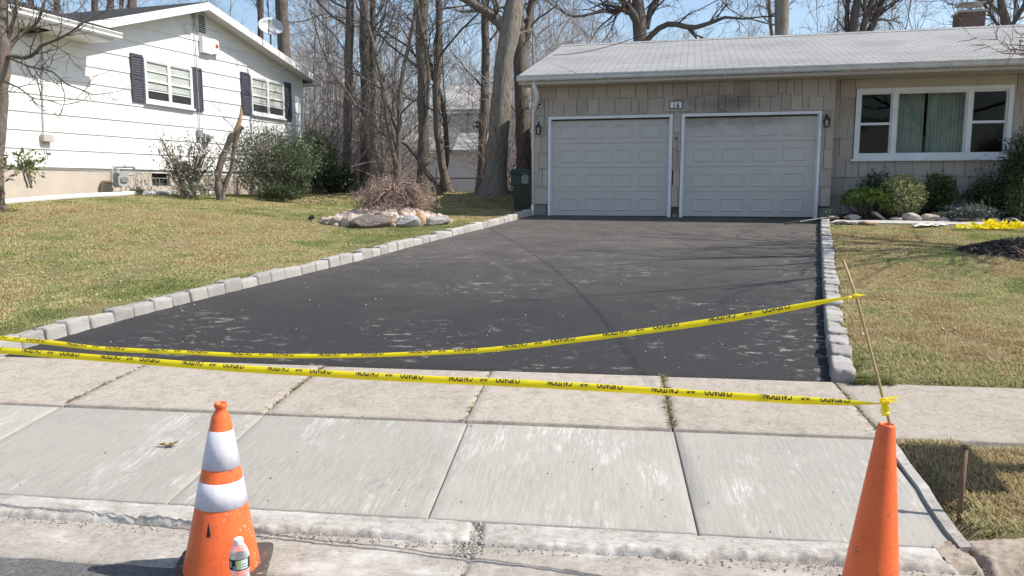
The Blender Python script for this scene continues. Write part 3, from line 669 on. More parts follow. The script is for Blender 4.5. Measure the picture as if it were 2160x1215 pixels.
def keepR2(x, y):
    mul = ((x - MULCH.x - .25) / 1.25) ** 2 + ((y - MULCH.y) / .8) ** 2 > .9
    return keepR(x, y) & mul
MULCH = G(2165, 545)
ng2 = grass('lawn_grass', 'short straw coloured grass of the right lawn and kerb strip', 1400000, (1.8, 13), (3.2, 16), keepR2, .022, .055, PAL, lambda x, y: -.13 + .12 * (1 - sst((nco(x, y) - N3) / .8)))
pts = []
for i in range(260):
    t = rng.random() ** 1.6; j = int(t * (len(RQ) - 1) * .8); p = RQ[j]; pts.append((p[0] + .19 + rng.normal(0, .03), p[1] - .05, float(terr(*p)) + .06))
for i in range(240):
    x, y = from_sn(sco(*RQ[0]) + .12 + rng.uniform(0, .3), N3 - .0 + rng.uniform(-.03, .16)); pts.append((x, y, float(terr(x, y)) + .01))
weeds(pts, 'kerb_tufts', 'green grass tufts at the foot of the right kerb', .075, ((.13, .19, .05), (.18, .22, .07), (.28, .26, .11)))

# ------------------------------------------------------------------ beige ranch house with the double garage
HA = 'beige shingled ranch house with two white garage doors and grey roof'
house = empty('ranch_house', tuple(GF.p(0, 0, ZG)), HA, 'house')
uL, _ = GF.hit(1128, 400); uC, _ = GF.hit(1757, 300); REC = .35          # garage corner, recess of the main wall
uR = uC + 9.0
EV = -.50                                                            # eave overhang
_, zE = GF.hit(1425, 168, EV)                                        # underside of the eave
ueL, _ = GF.hit(1094, 172, EV)
D_R = 5.2; _, zR = GF.hit(1500, 87, D_R)
o_d1 = (GF.hit(1162, 350)[0], GF.hit(1411, 350)[0], ZG - .02, GF.hit(1300, 262)[1])
o_d2 = (GF.hit(1441, 350)[0], GF.hit(1722, 350)[0], ZG - .02, GF.hit(1580, 254)[1])
o_d1 = (*o_d1[:3], ZG + 2.13); o_d2 = (*o_d2[:3], ZG + 2.13)
w0u, _ = GF.hit(1803, 250, REC); w1u, _ = GF.hit(2133, 250, REC); _, w0z = GF.hit(1960, 334, REC); _, w1z = GF.hit(1960, 184, REC)
M['sheath'] = mat('dark_sheathing', (.10, .08, .065), None, 5, .95)
g = MB(GF)
def wall_with(mb, u0, u1, z0, z1, v0, v1, opens):
    opens = sorted(opens); u = u0
    for a, b, c, d in opens:
        mb.box(u, a, v0, v1, z0, z1)
        if c > z0 + .03: mb.box(a, b, v0, v1, z0, c)
        if d < z1 - .01: mb.box(a, b, v0, v1, d, z1)
        u = b
    mb.box(u, u1, v0, v1, z0, z1)
wall_with(g, uL, uC, ZG - .25, zE + .02, 0.0, .14, [o_d1, o_d2])
wall_with(g, uC, uR, ZG - .45, zE + .02, REC, REC + .14, [(w0u + .03, w1u - .03, w0z + .03, w1z - .03)])
g.box(uC - .14, uC, .14, REC + .14, ZG - .25, zE + .02); g.box(uL, uL + .14, .14, 9.8, ZG - .3, zE + .02); g.box(uL, uR, 9.66, 9.8, ZG - .3, zE + .02); g.box(uR - .14, uR, REC + .14, 9.66, ZG - .3, zE + .02)
wallo = g.build('wall', M['sheath'], house)
for q in ((uL - .012, o_d1[0] - .10, -.03, -.001, ZG - .3, ZG + .24), (o_d1[1] + .10, o_d2[0] - .10, -.03, -.001, ZG - .3, ZG + .06), (o_d2[1] + .10, uC + .012, -.03, -.001, ZG - .3, ZG + .2), (uC + .012, uR, REC - .03, REC - .001, ZG - .5, ZG + .06)): MB(GF).box(*q).build('foundation', M['found'], house)
if 0: fd.box(uL - .012, o_d1[0] - .10, -.03, -.001, ZG - .3, ZG + .24); fd.box(o_d1[1] + .10, o_d2[0] - .10, -.03, -.001, ZG - .3, ZG + .06); fd.box(o_d2[1] + .10, uC + .012, -.03, -.001, ZG - .3, ZG + .2); fd.box(uC + .012, uR, REC - .03, REC - .001, ZG - .5, ZG + .06)
# shingles: every one a piece, shared wedge mesh
sh = MB(); sh.hexa([(0, 0, 0), (1, 0, 0), (1, 1, 0), (0, 1, 0), (0, .55, 1), (1, .55, 1), (1, 1, 1), (0, 1, 1)])
SHK = copies_mesh(sh, 'shingle', M['shake'])
def shake_rows(u0, u1, rows, opens, v, rag, wmin, wmax, seed):
    r = random.Random(seed)
    for z0, z1 in rows:
        u = u0 - r.uniform(0, .1)
        while u < u1 - .01:
            w = r.uniform(wmin, wmax); a, b = max(u, u0), min(u + w, u1)
            if u1 - b < .07: b = u1
            u = b
            zb, zt = z0 + r.uniform(-rag, rag), z1 + .05
            segs = [(a, b, zb, zt)]
            for oa, ob, oc, od in opens:
                nw = []
                for (sa_, sb_, sz0, sz1) in segs:
                    if sb_ <= oa or sa_ >= ob or sz0 >= od or sz1 <= oc: nw.append((sa_, sb_, sz0, sz1)); continue
                    if sa_ < oa: nw.append((sa_, oa, sz0, sz1))
                    if sb_ > ob: nw.append((ob, sb_, sz0, sz1))
                    m0, m1 = max(sa_, oa), min(sb_, ob)
                    if sz1 > od + .03: nw.append((m0, m1, max(sz0, od), sz1))
                    if sz0 < oc - .03: nw.append((m0, m1, sz0, min(sz1, oc)))
                segs = nw
            for (sa_, sb_, sz0, sz1) in segs:
                if sb_ - sa_ < .03: continue
                th = .046 * r.uniform(.75, 1.3)
                place('shingle', SHK, wallo, GF.p(sa_ + .0045, v - th, sz0), GA, (sb_ - sa_ - .009, th - .001, min(sz1, zE - .005) - sz0))
pad = lambda o, m: (o[0] - m, o[1] + m, o[2], o[3] + m)
dz = .395
rowsG = [(ZG + .24 + dz * i, ZG + .24 + dz * (i + 1)) for i in range(0, 5)]
zt0 = rowsG[-1][1]; topz = zE; hh = (topz - zt0) / 2
rowsG += [(zt0, zt0 + hh), (zt0 + hh, topz)] if hh > .25 else [(zt0, topz)]
shake_rows(uL, uC, rowsG, [pad(o_d1, .066), pad(o_d2, .066)], 0, .045, .13, .36, 1)
rowsM = [(ZG + .06 + .40 * i, ZG + .06 + .40 * (i + 1)) for i in range(8) if ZG + .06 + .40 * i < zE - .05]
shake_rows(uC + .002, w1u + 1.6, rowsM, [(w0u - .01, w1u + .01, w0z - .01, zE + 1)], REC, .022, .18, .38, 2)
# vertical corner board of the garage, left corner strip
MB(GF).box(uL - .028, uL - .002, -.03, .16, ZG + .24, zE).build('corner_board', M['beige'], house)
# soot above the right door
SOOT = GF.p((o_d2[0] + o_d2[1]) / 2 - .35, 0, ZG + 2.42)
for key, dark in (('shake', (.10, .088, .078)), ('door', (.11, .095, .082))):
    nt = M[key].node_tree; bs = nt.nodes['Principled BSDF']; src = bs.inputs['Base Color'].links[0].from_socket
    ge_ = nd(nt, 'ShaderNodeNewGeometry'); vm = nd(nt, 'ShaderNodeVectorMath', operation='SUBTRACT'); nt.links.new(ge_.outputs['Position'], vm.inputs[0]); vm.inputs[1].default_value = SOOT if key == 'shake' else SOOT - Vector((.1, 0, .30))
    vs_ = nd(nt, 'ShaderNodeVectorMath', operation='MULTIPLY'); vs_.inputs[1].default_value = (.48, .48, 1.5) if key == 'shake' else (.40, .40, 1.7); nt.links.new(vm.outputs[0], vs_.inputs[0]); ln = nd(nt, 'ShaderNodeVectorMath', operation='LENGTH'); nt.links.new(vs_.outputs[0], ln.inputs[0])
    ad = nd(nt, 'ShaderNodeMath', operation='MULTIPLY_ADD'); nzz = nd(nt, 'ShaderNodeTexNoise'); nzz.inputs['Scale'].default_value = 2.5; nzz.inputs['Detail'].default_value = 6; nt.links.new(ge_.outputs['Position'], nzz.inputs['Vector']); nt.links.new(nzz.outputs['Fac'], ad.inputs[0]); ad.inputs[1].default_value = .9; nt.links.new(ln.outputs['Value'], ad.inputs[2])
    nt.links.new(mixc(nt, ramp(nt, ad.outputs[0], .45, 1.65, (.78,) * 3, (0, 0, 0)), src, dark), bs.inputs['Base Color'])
# roof
rf = MB(GF); zt = zE + .14
sl_ = (zR - zt) / (D_R - EV)
uRid = uL - .35
rf.hexa([(ueL, EV - .03, zt), (uR + .4, EV - .03, zt), (uR + .4, D_R, zR), (ueL, D_R, zR), (ueL, EV - .03, zt + .05), (uR + .4, EV - .03, zt + .05), (uR + .4, D_R, zR + .05), (ueL, D_R, zR + .05)])
rf.hexa([(ueL, D_R, zR), (uR + .4, D_R, zR), (uR + .4, 2 * D_R - EV, zt), (ueL, 2 * D_R - EV, zt), (ueL, D_R, zR + .05), (uR + .4, D_R, zR + .05), (uR + .4, 2 * D_R - EV, zt + .05), (ueL, 2 * D_R - EV, zt + .05)])
M['roofgrey'] = roofmat('pale_grey_roof_shingle', (.345, .345, .34), (.305, .305, .30), (.13, .13, .13), -GA, .31, .14, .012, .72)
roof = rf.build('roof', M['roofgrey'], house)
rc = MB(GF); rc.hexa([(ueL - .01, D_R - .16, zR + .012), (uR + .4, D_R - .16, zR + .012), (uR + .4, D_R + .16, zR + .012), (ueL - .01, D_R + .16, zR + .012), (ueL - .01, D_R - .01, zR + .085), (uR + .4, D_R - .01, zR + .085), (uR + .4, D_R + .01, zR + .085), (ueL - .01, D_R + .01, zR + .085)])
rc.build('ridge_cap', M['roofgrey'], roof)
# gable end on the left
ge = MB(GF); ge.prism([(0, 0), (0, 0)], 0, 0) if False else None
ge = MB(GF); yy = [0.0, D_R, 2 * D_R - 2 * EV * 0 + 0]
ge.add([(uL + .002, 0, zE), (uL + .002, 9.8, zE), (uL + .002, D_R, zR - .06), (uL + .1, 0, zE), (uL + .1, 9.8, zE), (uL + .1, D_R, zR - .06)], [(0, 1, 2), (5, 4, 3), (0, 2, 5, 3), (2, 1, 4, 5)])
ge.build('gable_wall', M['beige'], house)
# soffit, fascia, gutter with lip, brackets, lights
so = MB(GF); so.box(ueL + .02, uR + .3, EV + .02, .0, zE, zE + .02); so.box(uC, uR + .3, .001, REC, zE + .001, zE + .019); so.build('soffit', M['beige'], house)
MB(GF).box(ueL, uR + .35, EV - .004, EV + .018, zE - .01, zt - .004).build('fascia', M['beige'], house)
gu = MB(GF)
gz0, gz1 = zt - .075, zt + .03
prof = [(EV - .007, gz1), (EV - .007, gz0), (EV - .06, gz0), (EV - .085, gz0 + .03), (EV - .085, gz0 + .06), (EV - .11, gz1 - .012), (EV - .11, gz1), (EV - .098, gz1), (EV - .098, gz1 - .02), (EV - .075, gz0 + .05), (EV - .06, gz0 + .012), (EV - .02, gz0 + .012), (EV - .02, gz1)]
ua, ub = ueL - .03, uR + .35; n = len(prof)
gu.add([(ua, a, b) for a, b in prof] + [(ub, a, b) for a, b in prof], [tuple(range(n)), tuple(range(2 * n - 1, n - 1, -1))] + [(i, i + n, (i + 1) % n + n, (i + 1) % n) for i in range(n)])
gut = gu.build('gutter', M['gutter'], house)
cl = MB(); cl.box(-.015, .015, -.004, .13, -.006, .006); CL = copies_mesh(cl, 'gutter_clip', M['white'])
for i in range(26):
    place('gutter_clip', CL, gut, GF.p(ueL + .5 + i * .62, EV - .118, gz1 + .008), GA, (1, 1, 1))
bulb = MB(); bulb.lathe([(.002, .03), (.008, .018), (.010, 0), (.006, -.016), (.0, -.022)], (0, 0, 0), 8); BU = copies_mesh(bulb, 'light_bulb', M['lampglass'], 0, True)
wire = MB(GF); wp = []
for i in range(64):
    u = ueL + .15 + i * .26; z = gz0 - .015 - .02 * random.random(); place('light_bulb', BU, gut, GF.p(u, EV - .09, z - .02), 0, (1, 1, 1), rot=(random.uniform(-.5, .5), random.uniform(-.5, .5), 0)); wp += [(u, EV - .09, z), (u + .13, EV - .088, gz0 - .004 - .02 * random.random())]
wire.tube(wp, .004, 4).build('light_string', M['black'], gut)
# downspout at the left corner
ds = MB(GF); x = uL + .07
ds.tube([(x, EV + .02, gz0 + .01), (x, EV + .03, gz0 - .10), (x + .045, EV + .10, gz0 - .24), (x + .03, EV + .22, gz0 - .36), (x - .05, EV + .36, gz0 - .50), (x - .095, -.02, gz0 - .58), (x - .105, .03, gz0 - .70), (x - .105, .03, ZG + .25)], [.045] * 7 + [.04], 8)
ds.build('downspout', M['whitetrim'], house, smooth=True)
db = MB(GF); db.tube([(x - .105, .03, ZG + .26), (x - .105, .03, ZG + .22), (x - .105, .02, ZG - .06)], [.035, .058, .058], 10); db.build('downspout_boot', M['pvc'], house, smooth=True)
# security camera, lanterns, number plate, post number
sc = MB(GF); cu, cz = GF.hit(1141, 223); sc.lathe([(0, -.03), (.035, -.03), (.04, 0), (.04, .07), (.03, .075)], GF.p(cu, -.05, cz), 14, axis=-(GF.ey) * 1.0 + GF.ez * .15); cam_o = sc.build('security_camera', M['white'], house, True)
sc = MB(GF); sc.lathe([(0, .082), (.026, .082), (.028, .074)], GF.p(cu, -.05, cz), 14, axis=-GF.ey + GF.ez * .15); sc.build('camera_lens', M['blackink'], cam_o, True)
def lantern(px, py0, py1, lab):
    u, z0 = GF.hit(px, py1); _, z1 = GF.hit(px, py0); h = z1 - z0; w = h * .26
    root = empty('wall_lantern', tuple(GF.p(u, 0, z0)), lab, 'lamp', 'carriage lanterns beside the garage doors')
    def ring(z, r): return [(u + r * sx, -.13 + r * sy, z) for sx, sy in ((-1, -1), (1, -1), (1, 1), (-1, 1))]
    def frust(mb, za, ra, zb, rb): mb.hexa(ring(za, ra) + ring(zb, rb))
    a = MB(GF); frust(a, z0 + h * .58, w * .86, z0 + h * .78, w * .35); frust(a, z0 + h * .78, w * .38, z0 + h * .84, w * .16); a.build('cap', M['black'], root)
    a = MB(GF); frust(a, z0 + h * .02, w * .32, z0 + h * .08, w * .55)
    for sx, sy in ((-1, -1), (1, -1), (1, 1), (-1, 1)):
        a.tube([(u + sx * w * .5, -.13 + sy * w * .5, z0 + h * .08), (u + sx * w * .72, -.13 + sy * w * .72, z0 + h * .58)], .008, 5)
    a.build('cage', M['black'], root)
    a = MB(GF); frust(a, z0 + h * .09, w * .45, z0 + h * .57, w * .66); a.build('glass', M['glass'], root)
    a = MB(GF); a.tube([(u, -.13, z0 + h * .1), (u, -.13, z0 + h * .36)], [.018, .014], 8); a.lathe([(.012, .0), (.026, .03), (.02, .07), (0, .085)], GF.p(u, -.13, z0 + h * .34), 10); a.build('bulb', M['lampglass'], root, True)
    a = MB(GF); a.tube([(u, -.13, z0 + h * .83), (u, -.12, z0 + h * .94), (u, -.06, z0 + h), (u, -.028, z0 + h * .92), (u, -.02, z0 + h * .72)], .012, 6); a.box(u - w * .4, u + w * .4, -.035, -.022, z0 + h * .5, z0 + h * .86); a.build('bracket', M['black'], root)
lantern(1138, 258, 286, 'black carriage lantern at the downspout corner of the garage')
lantern(1741, 241, 271, 'black carriage lantern between the right garage door and front window')
def text_mesh(t, size, bold=.0):
    c = bpy.data.curves.new('txt', 'FONT'); c.body = t; c.size = size; c.offset = bold; c.resolution_u = 3; c.align_x = 'CENTER'
    o = bpy.data.objects.new('txt', c); COL.objects.link(o); dg = bpy.context.evaluated_depsgraph_get(); me = bpy.data.meshes.new_from_object(o.evaluated_get(dg)); bpy.data.objects.remove(o)
    return me
def text_on(fr, t, u, v, z, size, bold, mt, name, parent, sx=1.0):
    me = text_mesh(t, size, bold); mb = MB(fr); b = [(p.co.x * sx + u, v, p.co.y + z) for p in me.vertices]; mb.add(b, [tuple(p.vertices) for p in me.polygons]); return mb.build(name, mt, parent)
pu, pz = GF.hit(1426, 222)
plate = empty('house_number_plate', tuple(GF.p(pu, -.03, pz - .08)), 'white house number plate reading 16 in a black frame', 'sign')
MB(GF).box(pu - .125, pu + .125, -.05, -.03, pz - .07, pz + .07).build('plate', M['white'], plate)
a = MB(GF); a.box(pu - .14, pu + .14, -.06, -.03, pz + .07, pz + .085); a.box(pu - .14, pu + .14, -.06, -.03, pz - .085, pz - .07); a.box(pu - .14, pu - .125, -.06, -.03, pz - .07, pz + .07); a.box(pu + .125, pu + .14, -.06, -.03, pz - .07, pz + .07); a.build('frame', M['black'], plate)
text_on(GF, '1', pu - .035, -.0515, pz - .045, .125, .006, M['blackink'], 'digit', plate, .8); text_on(GF, '6', pu + .04, -.0515, pz - .045, .125, .006, M['blackink'], 'digit', plate, .8)
nu, nz = GF.hit(1427, 272)
nr = empty('post_number', tuple(GF.p(nu, -.035, nz - .06)), 'small pale number 16 on the post between the garage doors', 'sign')
text_on(GF, '1', nu - .03, -.038, nz - .02, .075, .002, M['whitetrim'], 'digit', nr, .7); text_on(GF, '6', nu + .02, -.038, nz - .055, .10, .002, M['whitetrim'], 'digit', nr, .8)
ku, kz = GF.hit(1426, 292); MB(GF).lathe([(0, .03), (.016, .03), (.02, .02), (.022, 0)], GF.p(ku, -.03, kz), 12, axis=-GF.ey).build('lock_cylinder', M['black'], house)
# garage doors: four sections, four raised panels each
RP_ = MB()
def rect(u0, u1, z0, z1, y): return [(u0, y, z0), (u1, y, z0), (u1, y, z1), (u0, y, z1)]
def panel_mesh(w, h):
    mb = MB(); L = [rect(0, w, 0, h, 0), rect(.012, w - .012, .012, h - .012, -.012), rect(.028, w - .028, .028, h - .028, -.012), rect(.05, w - .05, .05, h - .05, -.001), rect(.06, w - .06, .06, h - .06, -.001)]
    mb.add([p for r_ in L for p in r_], [(4 * k + i, 4 * k + (i + 1) % 4, 4 * k + 4 + (i + 1) % 4, 4 * k + 4 + i) for k in range(4) for i in range(4)] + [(16, 17, 18, 19)])
    return copies_mesh(mb, 'panel', M['door'])
def gdoor(o, parent):
    u0, u1, z0, z1 = o; z0 = ZG + .01; H = (z1 - z0) / 4; Wd = u1 - u0
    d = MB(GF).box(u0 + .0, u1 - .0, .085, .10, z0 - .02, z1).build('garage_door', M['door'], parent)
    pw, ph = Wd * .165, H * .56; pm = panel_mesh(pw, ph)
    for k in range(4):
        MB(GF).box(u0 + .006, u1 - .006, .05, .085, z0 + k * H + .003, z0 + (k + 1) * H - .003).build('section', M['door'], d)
        for j in range(4):
            place('panel', pm, d, GF.p(u0 + Wd * (.075 + .226 * j), .0495, z0 + k * H + H * .20), GA)
    MB(GF).box(u0, u1, .045, .08, z0 - .03, z0 + .001).build('bottom_seal', M['rubber'], d)
    a = MB(GF); t = .06
    a.box(u0 - t, u0, -.045, .06, z0 - .03, z1 + t); a.build('door_jamb', M['whitetrim'], parent)
    MB(GF).box(u1, u1 + t, -.045, .06, z0 - .03, z1 + t).build('door_jamb', M['whitetrim'], parent)
    MB(GF).box(u0, u1, -.044, .06, z1, z1 + t).build('door_header', M['whitetrim'], parent)
    MB(GF).box(u0, u0 + .022, .02, .05, z0 - .02, z1).build('weather_strip', M['whitetrim'], parent); MB(GF).box(u1 - .022, u1, .02, .05, z0 - .02, z1).build('weather_strip', M['whitetrim'], parent); MB(GF).box(u0 + .022, u1 - .022, .02, .05, z1 - .03, z1).build('weather_strip', M['rubber'], parent)
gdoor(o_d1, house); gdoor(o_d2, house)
# picture window
hd = MB(GF).box(w0u - .02, w1u + .02, REC - .05, REC - .001, w1z + .0, zE - .002).build('window_header', M['beige'], house)
win = MB(GF); t = .085; W_ = w1u - w0u; m1, m2 = w0u + W_ * .265, w0u + W_ * .725
for a in ((w0u, w1u, w0z, w0z + t), (w0u, w1u, w1z - t, w1z)): win.box(a[0], a[1], REC - .07, REC + .05, a[2], a[3])
for a in (w0u, w1u - t, m1 - t * .8, m2 - t * .2): win.box(a, a + t, REC - .069, REC + .049, w0z + t, w1z - t)
wo = win.build('picture_window', M['whitetrim'], house)
MB(GF).box(w0u - .05, w1u + .05, REC - .10, REC - .0, w0z - .05, w0z - .001).build('sill', M['whitetrim'], wo)
bays = [(w0u + t, m1 - t * .8), (m1 + t * .2, m2 - t * .2), (m2 + t * .8, w1u - t)]
for i, (a, b) in enumerate(bays):
    MB(GF).add([(a, REC, w0z + t), (b, REC, w0z + t), (b, REC, w1z - t), (a, REC, w1z - t)], [(0, 1, 2, 3)]).build('pane', M['glass'], wo)
    f_ = MB(GF); e = .03
    f_.box(a, a + e, REC - .02, REC + .03, w0z + t, w1z - t); f_.box(b - e, b, REC - .02, REC + .03, w0z + t, w1z - t); f_.box(a + e, b - e, REC - .02, REC + .03, w0z + t, w0z + t + e); f_.box(a + e, b - e, REC - .02, REC + .03, w1z - t - e, w1z - t)
    if i != 1: zc = (w0z + w1z) / 2; f_.box(a + e, b - e, REC - .025, REC + .03, zc - .025, zc + .025)
    f_.build('sash', M['whitetrim'], wo)
rm = MB(GF); r0, r1 = REC + .15, REC + 2.2
rm.add([(w0u - .4, r0, w0z - .6), (w1u + .4, r0, w0z - .6), (w1u + .4, r1, w0z - .6), (w0u - .4, r1, w0z - .6), (w0u - .4, r0, zE), (w1u + .4, r0, zE), (w1u + .4, r1, zE), (w0u - .4, r1, zE)], [(0, 1, 2, 3), (4, 5, 6, 7), (2, 3, 7, 6), (0, 3, 7, 4), (1, 2, 6, 5)])
rm.build('room', M['room'], house)
def drape(a, b, v, name):
    mb = MB(GF); N_ = 60; P = []
    for i in range(N_ + 1):
        u = a + (b - a) * i / N_; y = v + .025 * math.sin(i * 1.15) + .012 * math.sin(i * .37); P.append((u, y))
    mb.add([(u, y, w0z + .02) for u, y in P] + [(u, y, w1z - .02) for u, y in P], [(i, i + 1, i + N_ + 2, i + N_ + 1) for i in range(N_)]); mb.build(name, M['curtain'], wo, True)
cmid = bays[1][0] + (bays[1][1] - bays[1][0]) * .47
drape(bays[1][0] - .06, cmid - .03, REC + .24, 'curtain'); drape(cmid + .04, bays[1][1] + .06, REC + .27, 'curtain')
# chimney
chx = atY(2042, 70, 22.5); cb = 2 * .30
ch = empty('chimney', (chx.x, chx.y, chx.z - .6), 'short red brick chimney with a capped flue behind the roof ridge', 'chimney')
q = Fr((chx.x, chx.y, chx.z), GA)
MB(q).box(-.31, .31, -.31, .31, -.8, .52).build('core', M['mortar'], ch)
bk = MB(); bk.box(0, 1, 0, 1, 0, 1); BK = copies_mesh(bk, 'brick', M['brick'])
for row in range(-6, 7):
    z = row * .078
    for side in range(4):
        fa = [(-.325, -.325, 1, 0), (.325, -.325, 0, 1), (.325, .325, -1, 0), (-.325, .325, 0, -1)][side]
        for k in range(3):
            off = (row % 2) * .10; a0 = max(0, k * .217 - off) ; a1 = min(.65, (k + 1) * .217 - off) if k < 2 else .65
            if side != 0 and side != 3: continue
            if side == 0: place('brick', BK, ch, q.p(-.325 + a0 + .005, -.325, z), GA, (a1 - a0 - .01, .03, .066))
            else: place('brick', BK, ch, q.p(-.325, -.325 + a0 + .035, z), GA, (.03, a1 - a0 - .01, .066))
MB(q).box(-.37, .37, -.37, .37, .52, .58).build('crown', M['mortar'], ch)
cp = MB(q)
for sx in (-.24, .24):
    for sy in (-.24, .24): cp.box(sx - .012, sx + .012, sy - .012, sy + .012, .58, .78)
cp.box(-.32, .32, -.32, .32, .78, .80); cp.build('cap', M['steel'], ch)
# concrete step pad beside the garage, front path, planting bed
pd = MB(GF); pp = [(uL - 1.25, .55), (uL - .05, -.5), (uL + .02, .0), (uL - .03, 2.4), (uL - 1.3, 2.6)]
pd.add([(a, b, ZG - .03) for a, b in pp] + [(a, b, ZG - .15) for a, b in pp], [(0, 1, 2, 3, 4)] + [(i, i + 5, (i + 1) % 5 + 5, (i + 1) % 5) for i in range(5)])
tag(pd.build('concrete_pad', M['slab_path']), None, None, None, 'structure')
# dried-up shingle roof wire: service cable from the house over the driveway
ew, ez_ = GF.hit(1168, 121, 1.6)
A = GF.p(ew, 1.6, ez_ + .05); B = Vector((6.2, 3.0, 6.6)); cbm = MB()
cp_ = [A + (B - A) * t - Vector((0, 0, 1.1 * 4 * t * (1 - t))) for t in np.linspace(0, 1, 24)]
cbm.tube(cp_, .0075, 5, local=False)
tag(cbm.build('service_cable', M['black'], origin=A), 'black overhead cable rising from the pale grey garage roof', 'cable')

# ------------------------------------------------------------------ white gabled house on the left
lh = empty('white_house', tuple(LF.p(0, 0, 1.4)), 'white sided house with black shutters and a gable end', 'house')
def L(px, py, off=0.0): return LF.hit(px, py, off)
uA = -9.0; uB = L(640, 300)[0]                                   # visible wall runs past the left edge of the picture
zF = L(200, 359)[1]                                             # top of the foundation
pk = L(437, 3, -.42); rt = L(676, 168, -.42); lt = L(150, 50, -.42)
zRk = pk[1]; slR = (pk[1] - rt[1]) / (rt[0] - pk[0]); slL = (pk[1] - lt[1]) / (pk[0] - lt[0])
zW = lambda u: zRk - .125 - (slR * (u - pk[0]) if u > pk[0] else slL * (pk[0] - u))
zWing = L(120, 62, -.62)[1]                                      # underside of the wing eave
# backing wall
poly = [(uA, zF - .02), (uB, zF - .02), (uB, zW(uB)), (pk[0], zW(pk[0])), (L(170, 60)[0], zW(L(170, 60)[0])), (L(170, 60)[0] - .01, zWing + .3), (uA, zWing + .3)]
wl = MB(LF).prism(poly, .02, .16).build('wall', M['siding'], lh)
MB(LF).box(uB - .16, uB, .17, 9, zF - .02, zW(uB)).build('rear_wall', M['siding'], lh)
# siding boards: seam lines measured at two points each, so old boards sag a little
seams = [((8, 359), (470, 361)), ((8, 317), (470, 330)), ((8, 277), (470, 300)), ((8, 238), (560, 283)), ((8, 197), (630, 260)), ((8, 155), (630, 233)), ((80, 123), (630, 205)), ((100, 96), (630, 182)), ((236, 81), (632, 155)), ((220, 42), (560, 115)), ((320, 30), (520, 68)), ((400, 22), (470, 40))]
def seam(i):
    (xa, ya), (xb, yb) = seams[i]; a = L(xa, ya); b = L(xb, yb); return a, b
def zseam(i, u): (a, b) = seam(i); return a[1] + (b[1] - a[1]) * (u - a[0]) / (b[0] - a[0])
# flatten the raw readings to an even pitch that rises with them
zs_m = [zseam(i, 0.0) for i in range(len(seams))]; zs_r = [zseam(i, uB - .5) for i in range(len(seams))]
pm = np.polyfit(range(len(seams)), zs_m, 1); pr = np.polyfit(range(len(seams)), zs_r, 1)
def zline(i, u):
    a = np.polyval(pm, i); b = np.polyval(pr, i) * .5 + a * .5; return a + (b - a) * u / (uB - .5)
def top_at(u): return min(zW(u), zWing + .32 if u < L(170, 60)[0] else 99)
def clip_strip(i):
    """polygon between seam i and i+1 under the gable"""
    us = np.linspace(uA, uB, 160); lo = []; hi = []
    for u in us:
        a, b, t = zline(i, u), zline(i + 1, u) + .02, top_at(u)
        if a < t - .01: lo.append((u, a)); hi.append((u, min(b, t)))
    return lo, hi
for i in range(-0, 15):
    lo, hi = clip_strip(i)
    if len(lo) < 2: continue
    n = len(lo); mb = MB(LF)
    z0 = zline(i, 0)
    V = [(u, -.026, z) for u, z in lo] + [(u, -.004, z) for u, z in hi] + [(u, .018, z) for u, z in lo]
    F = [(k, k + 1, n + k + 1, n + k) for k in range(n - 1)] + [(2 * n + k, k, k + 1, 2 * n + k + 1)[::-1] for k in range(n - 1)] + [(0, n, 2 * n), (n - 1, 3 * n - 1, 2 * n - 1)]
    mb.add(V, F).build('siding_board', M['siding'], wl)
MB(LF).box(uB - .05, uB + .028, -.034, .12, zF, zW(uB) - .02).build('corner_board', M['siding'], lh)
# foundation with basement window
bw = (L(323, 380)[0], L(361, 380)[0], L(340, 393)[1], L(340, 362)[1])
fo = MB(LF)
for a in ((uA, bw[0], .9, zF - .02), (bw[1], uB - .01, .9, zF - .02), (bw[0], bw[1], .9, bw[2])): fo.box(a[0], a[1], .03, .2, a[2], a[3])
fnd = fo.build('foundation', M['parge'], lh)
b_ = MB(LF).box(bw[0], bw[1], .16, .17, bw[2], zF - .02).build('basement_window', M['room'], lh)
a = MB(LF); t = .025
a.box(bw[0], bw[0] + t, .09, .13, bw[2], zF - .02); a.box(bw[1] - t, bw[1], .09, .13, bw[2], zF - .02); a.box(bw[0] + t, bw[1] - t, .09, .13, bw[2], bw[2] + t); zc = bw[2] + (zF - bw[2]) * .55; a.box(bw[0] + t, bw[1] - t, .085, .13, zc, zc + t); a.box((bw[0] + bw[1]) / 2, (bw[0] + bw[1]) / 2 + t, .09, .129, bw[2] + t, zc); a.build('window_frame', M['steel'], b_)
# main roof: two slopes, rake boards, soffit
M['roofdark'] = roofmat('dark_roof_shingle', (.060, .058, .058), (.045, .044, .045), (.02, .02, .02), -LHA, .31, .14, .012, .8)
rr = MB(LF); o1, o2 = -.44, 9.5; T = .07
rr.hexa([(pk[0], o1, zRk - T), (rt[0] + .03, o1, rt[1] - T), (rt[0] + .03, o2, rt[1] - T), (pk[0], o2, zRk - T), (pk[0], o1, zRk), (rt[0] + .03, o1, rt[1]), (rt[0] + .03, o2, rt[1]), (pk[0], o2, zRk)])
zl = lambda u: zRk - slL * (pk[0] - u)
uf = lt[0] - .8
rr.hexa([(uf, o1, zl(uf) - T), (pk[0], o1, zRk - T), (pk[0], o2, zRk - T), (uf, o2, zl(uf) - T), (uf, o1, zl(uf)), (pk[0], o1, zRk), (pk[0], o2, zRk), (uf, o2, zl(uf))])
rfo = rr.build('roof', M['roofdark'], lh)
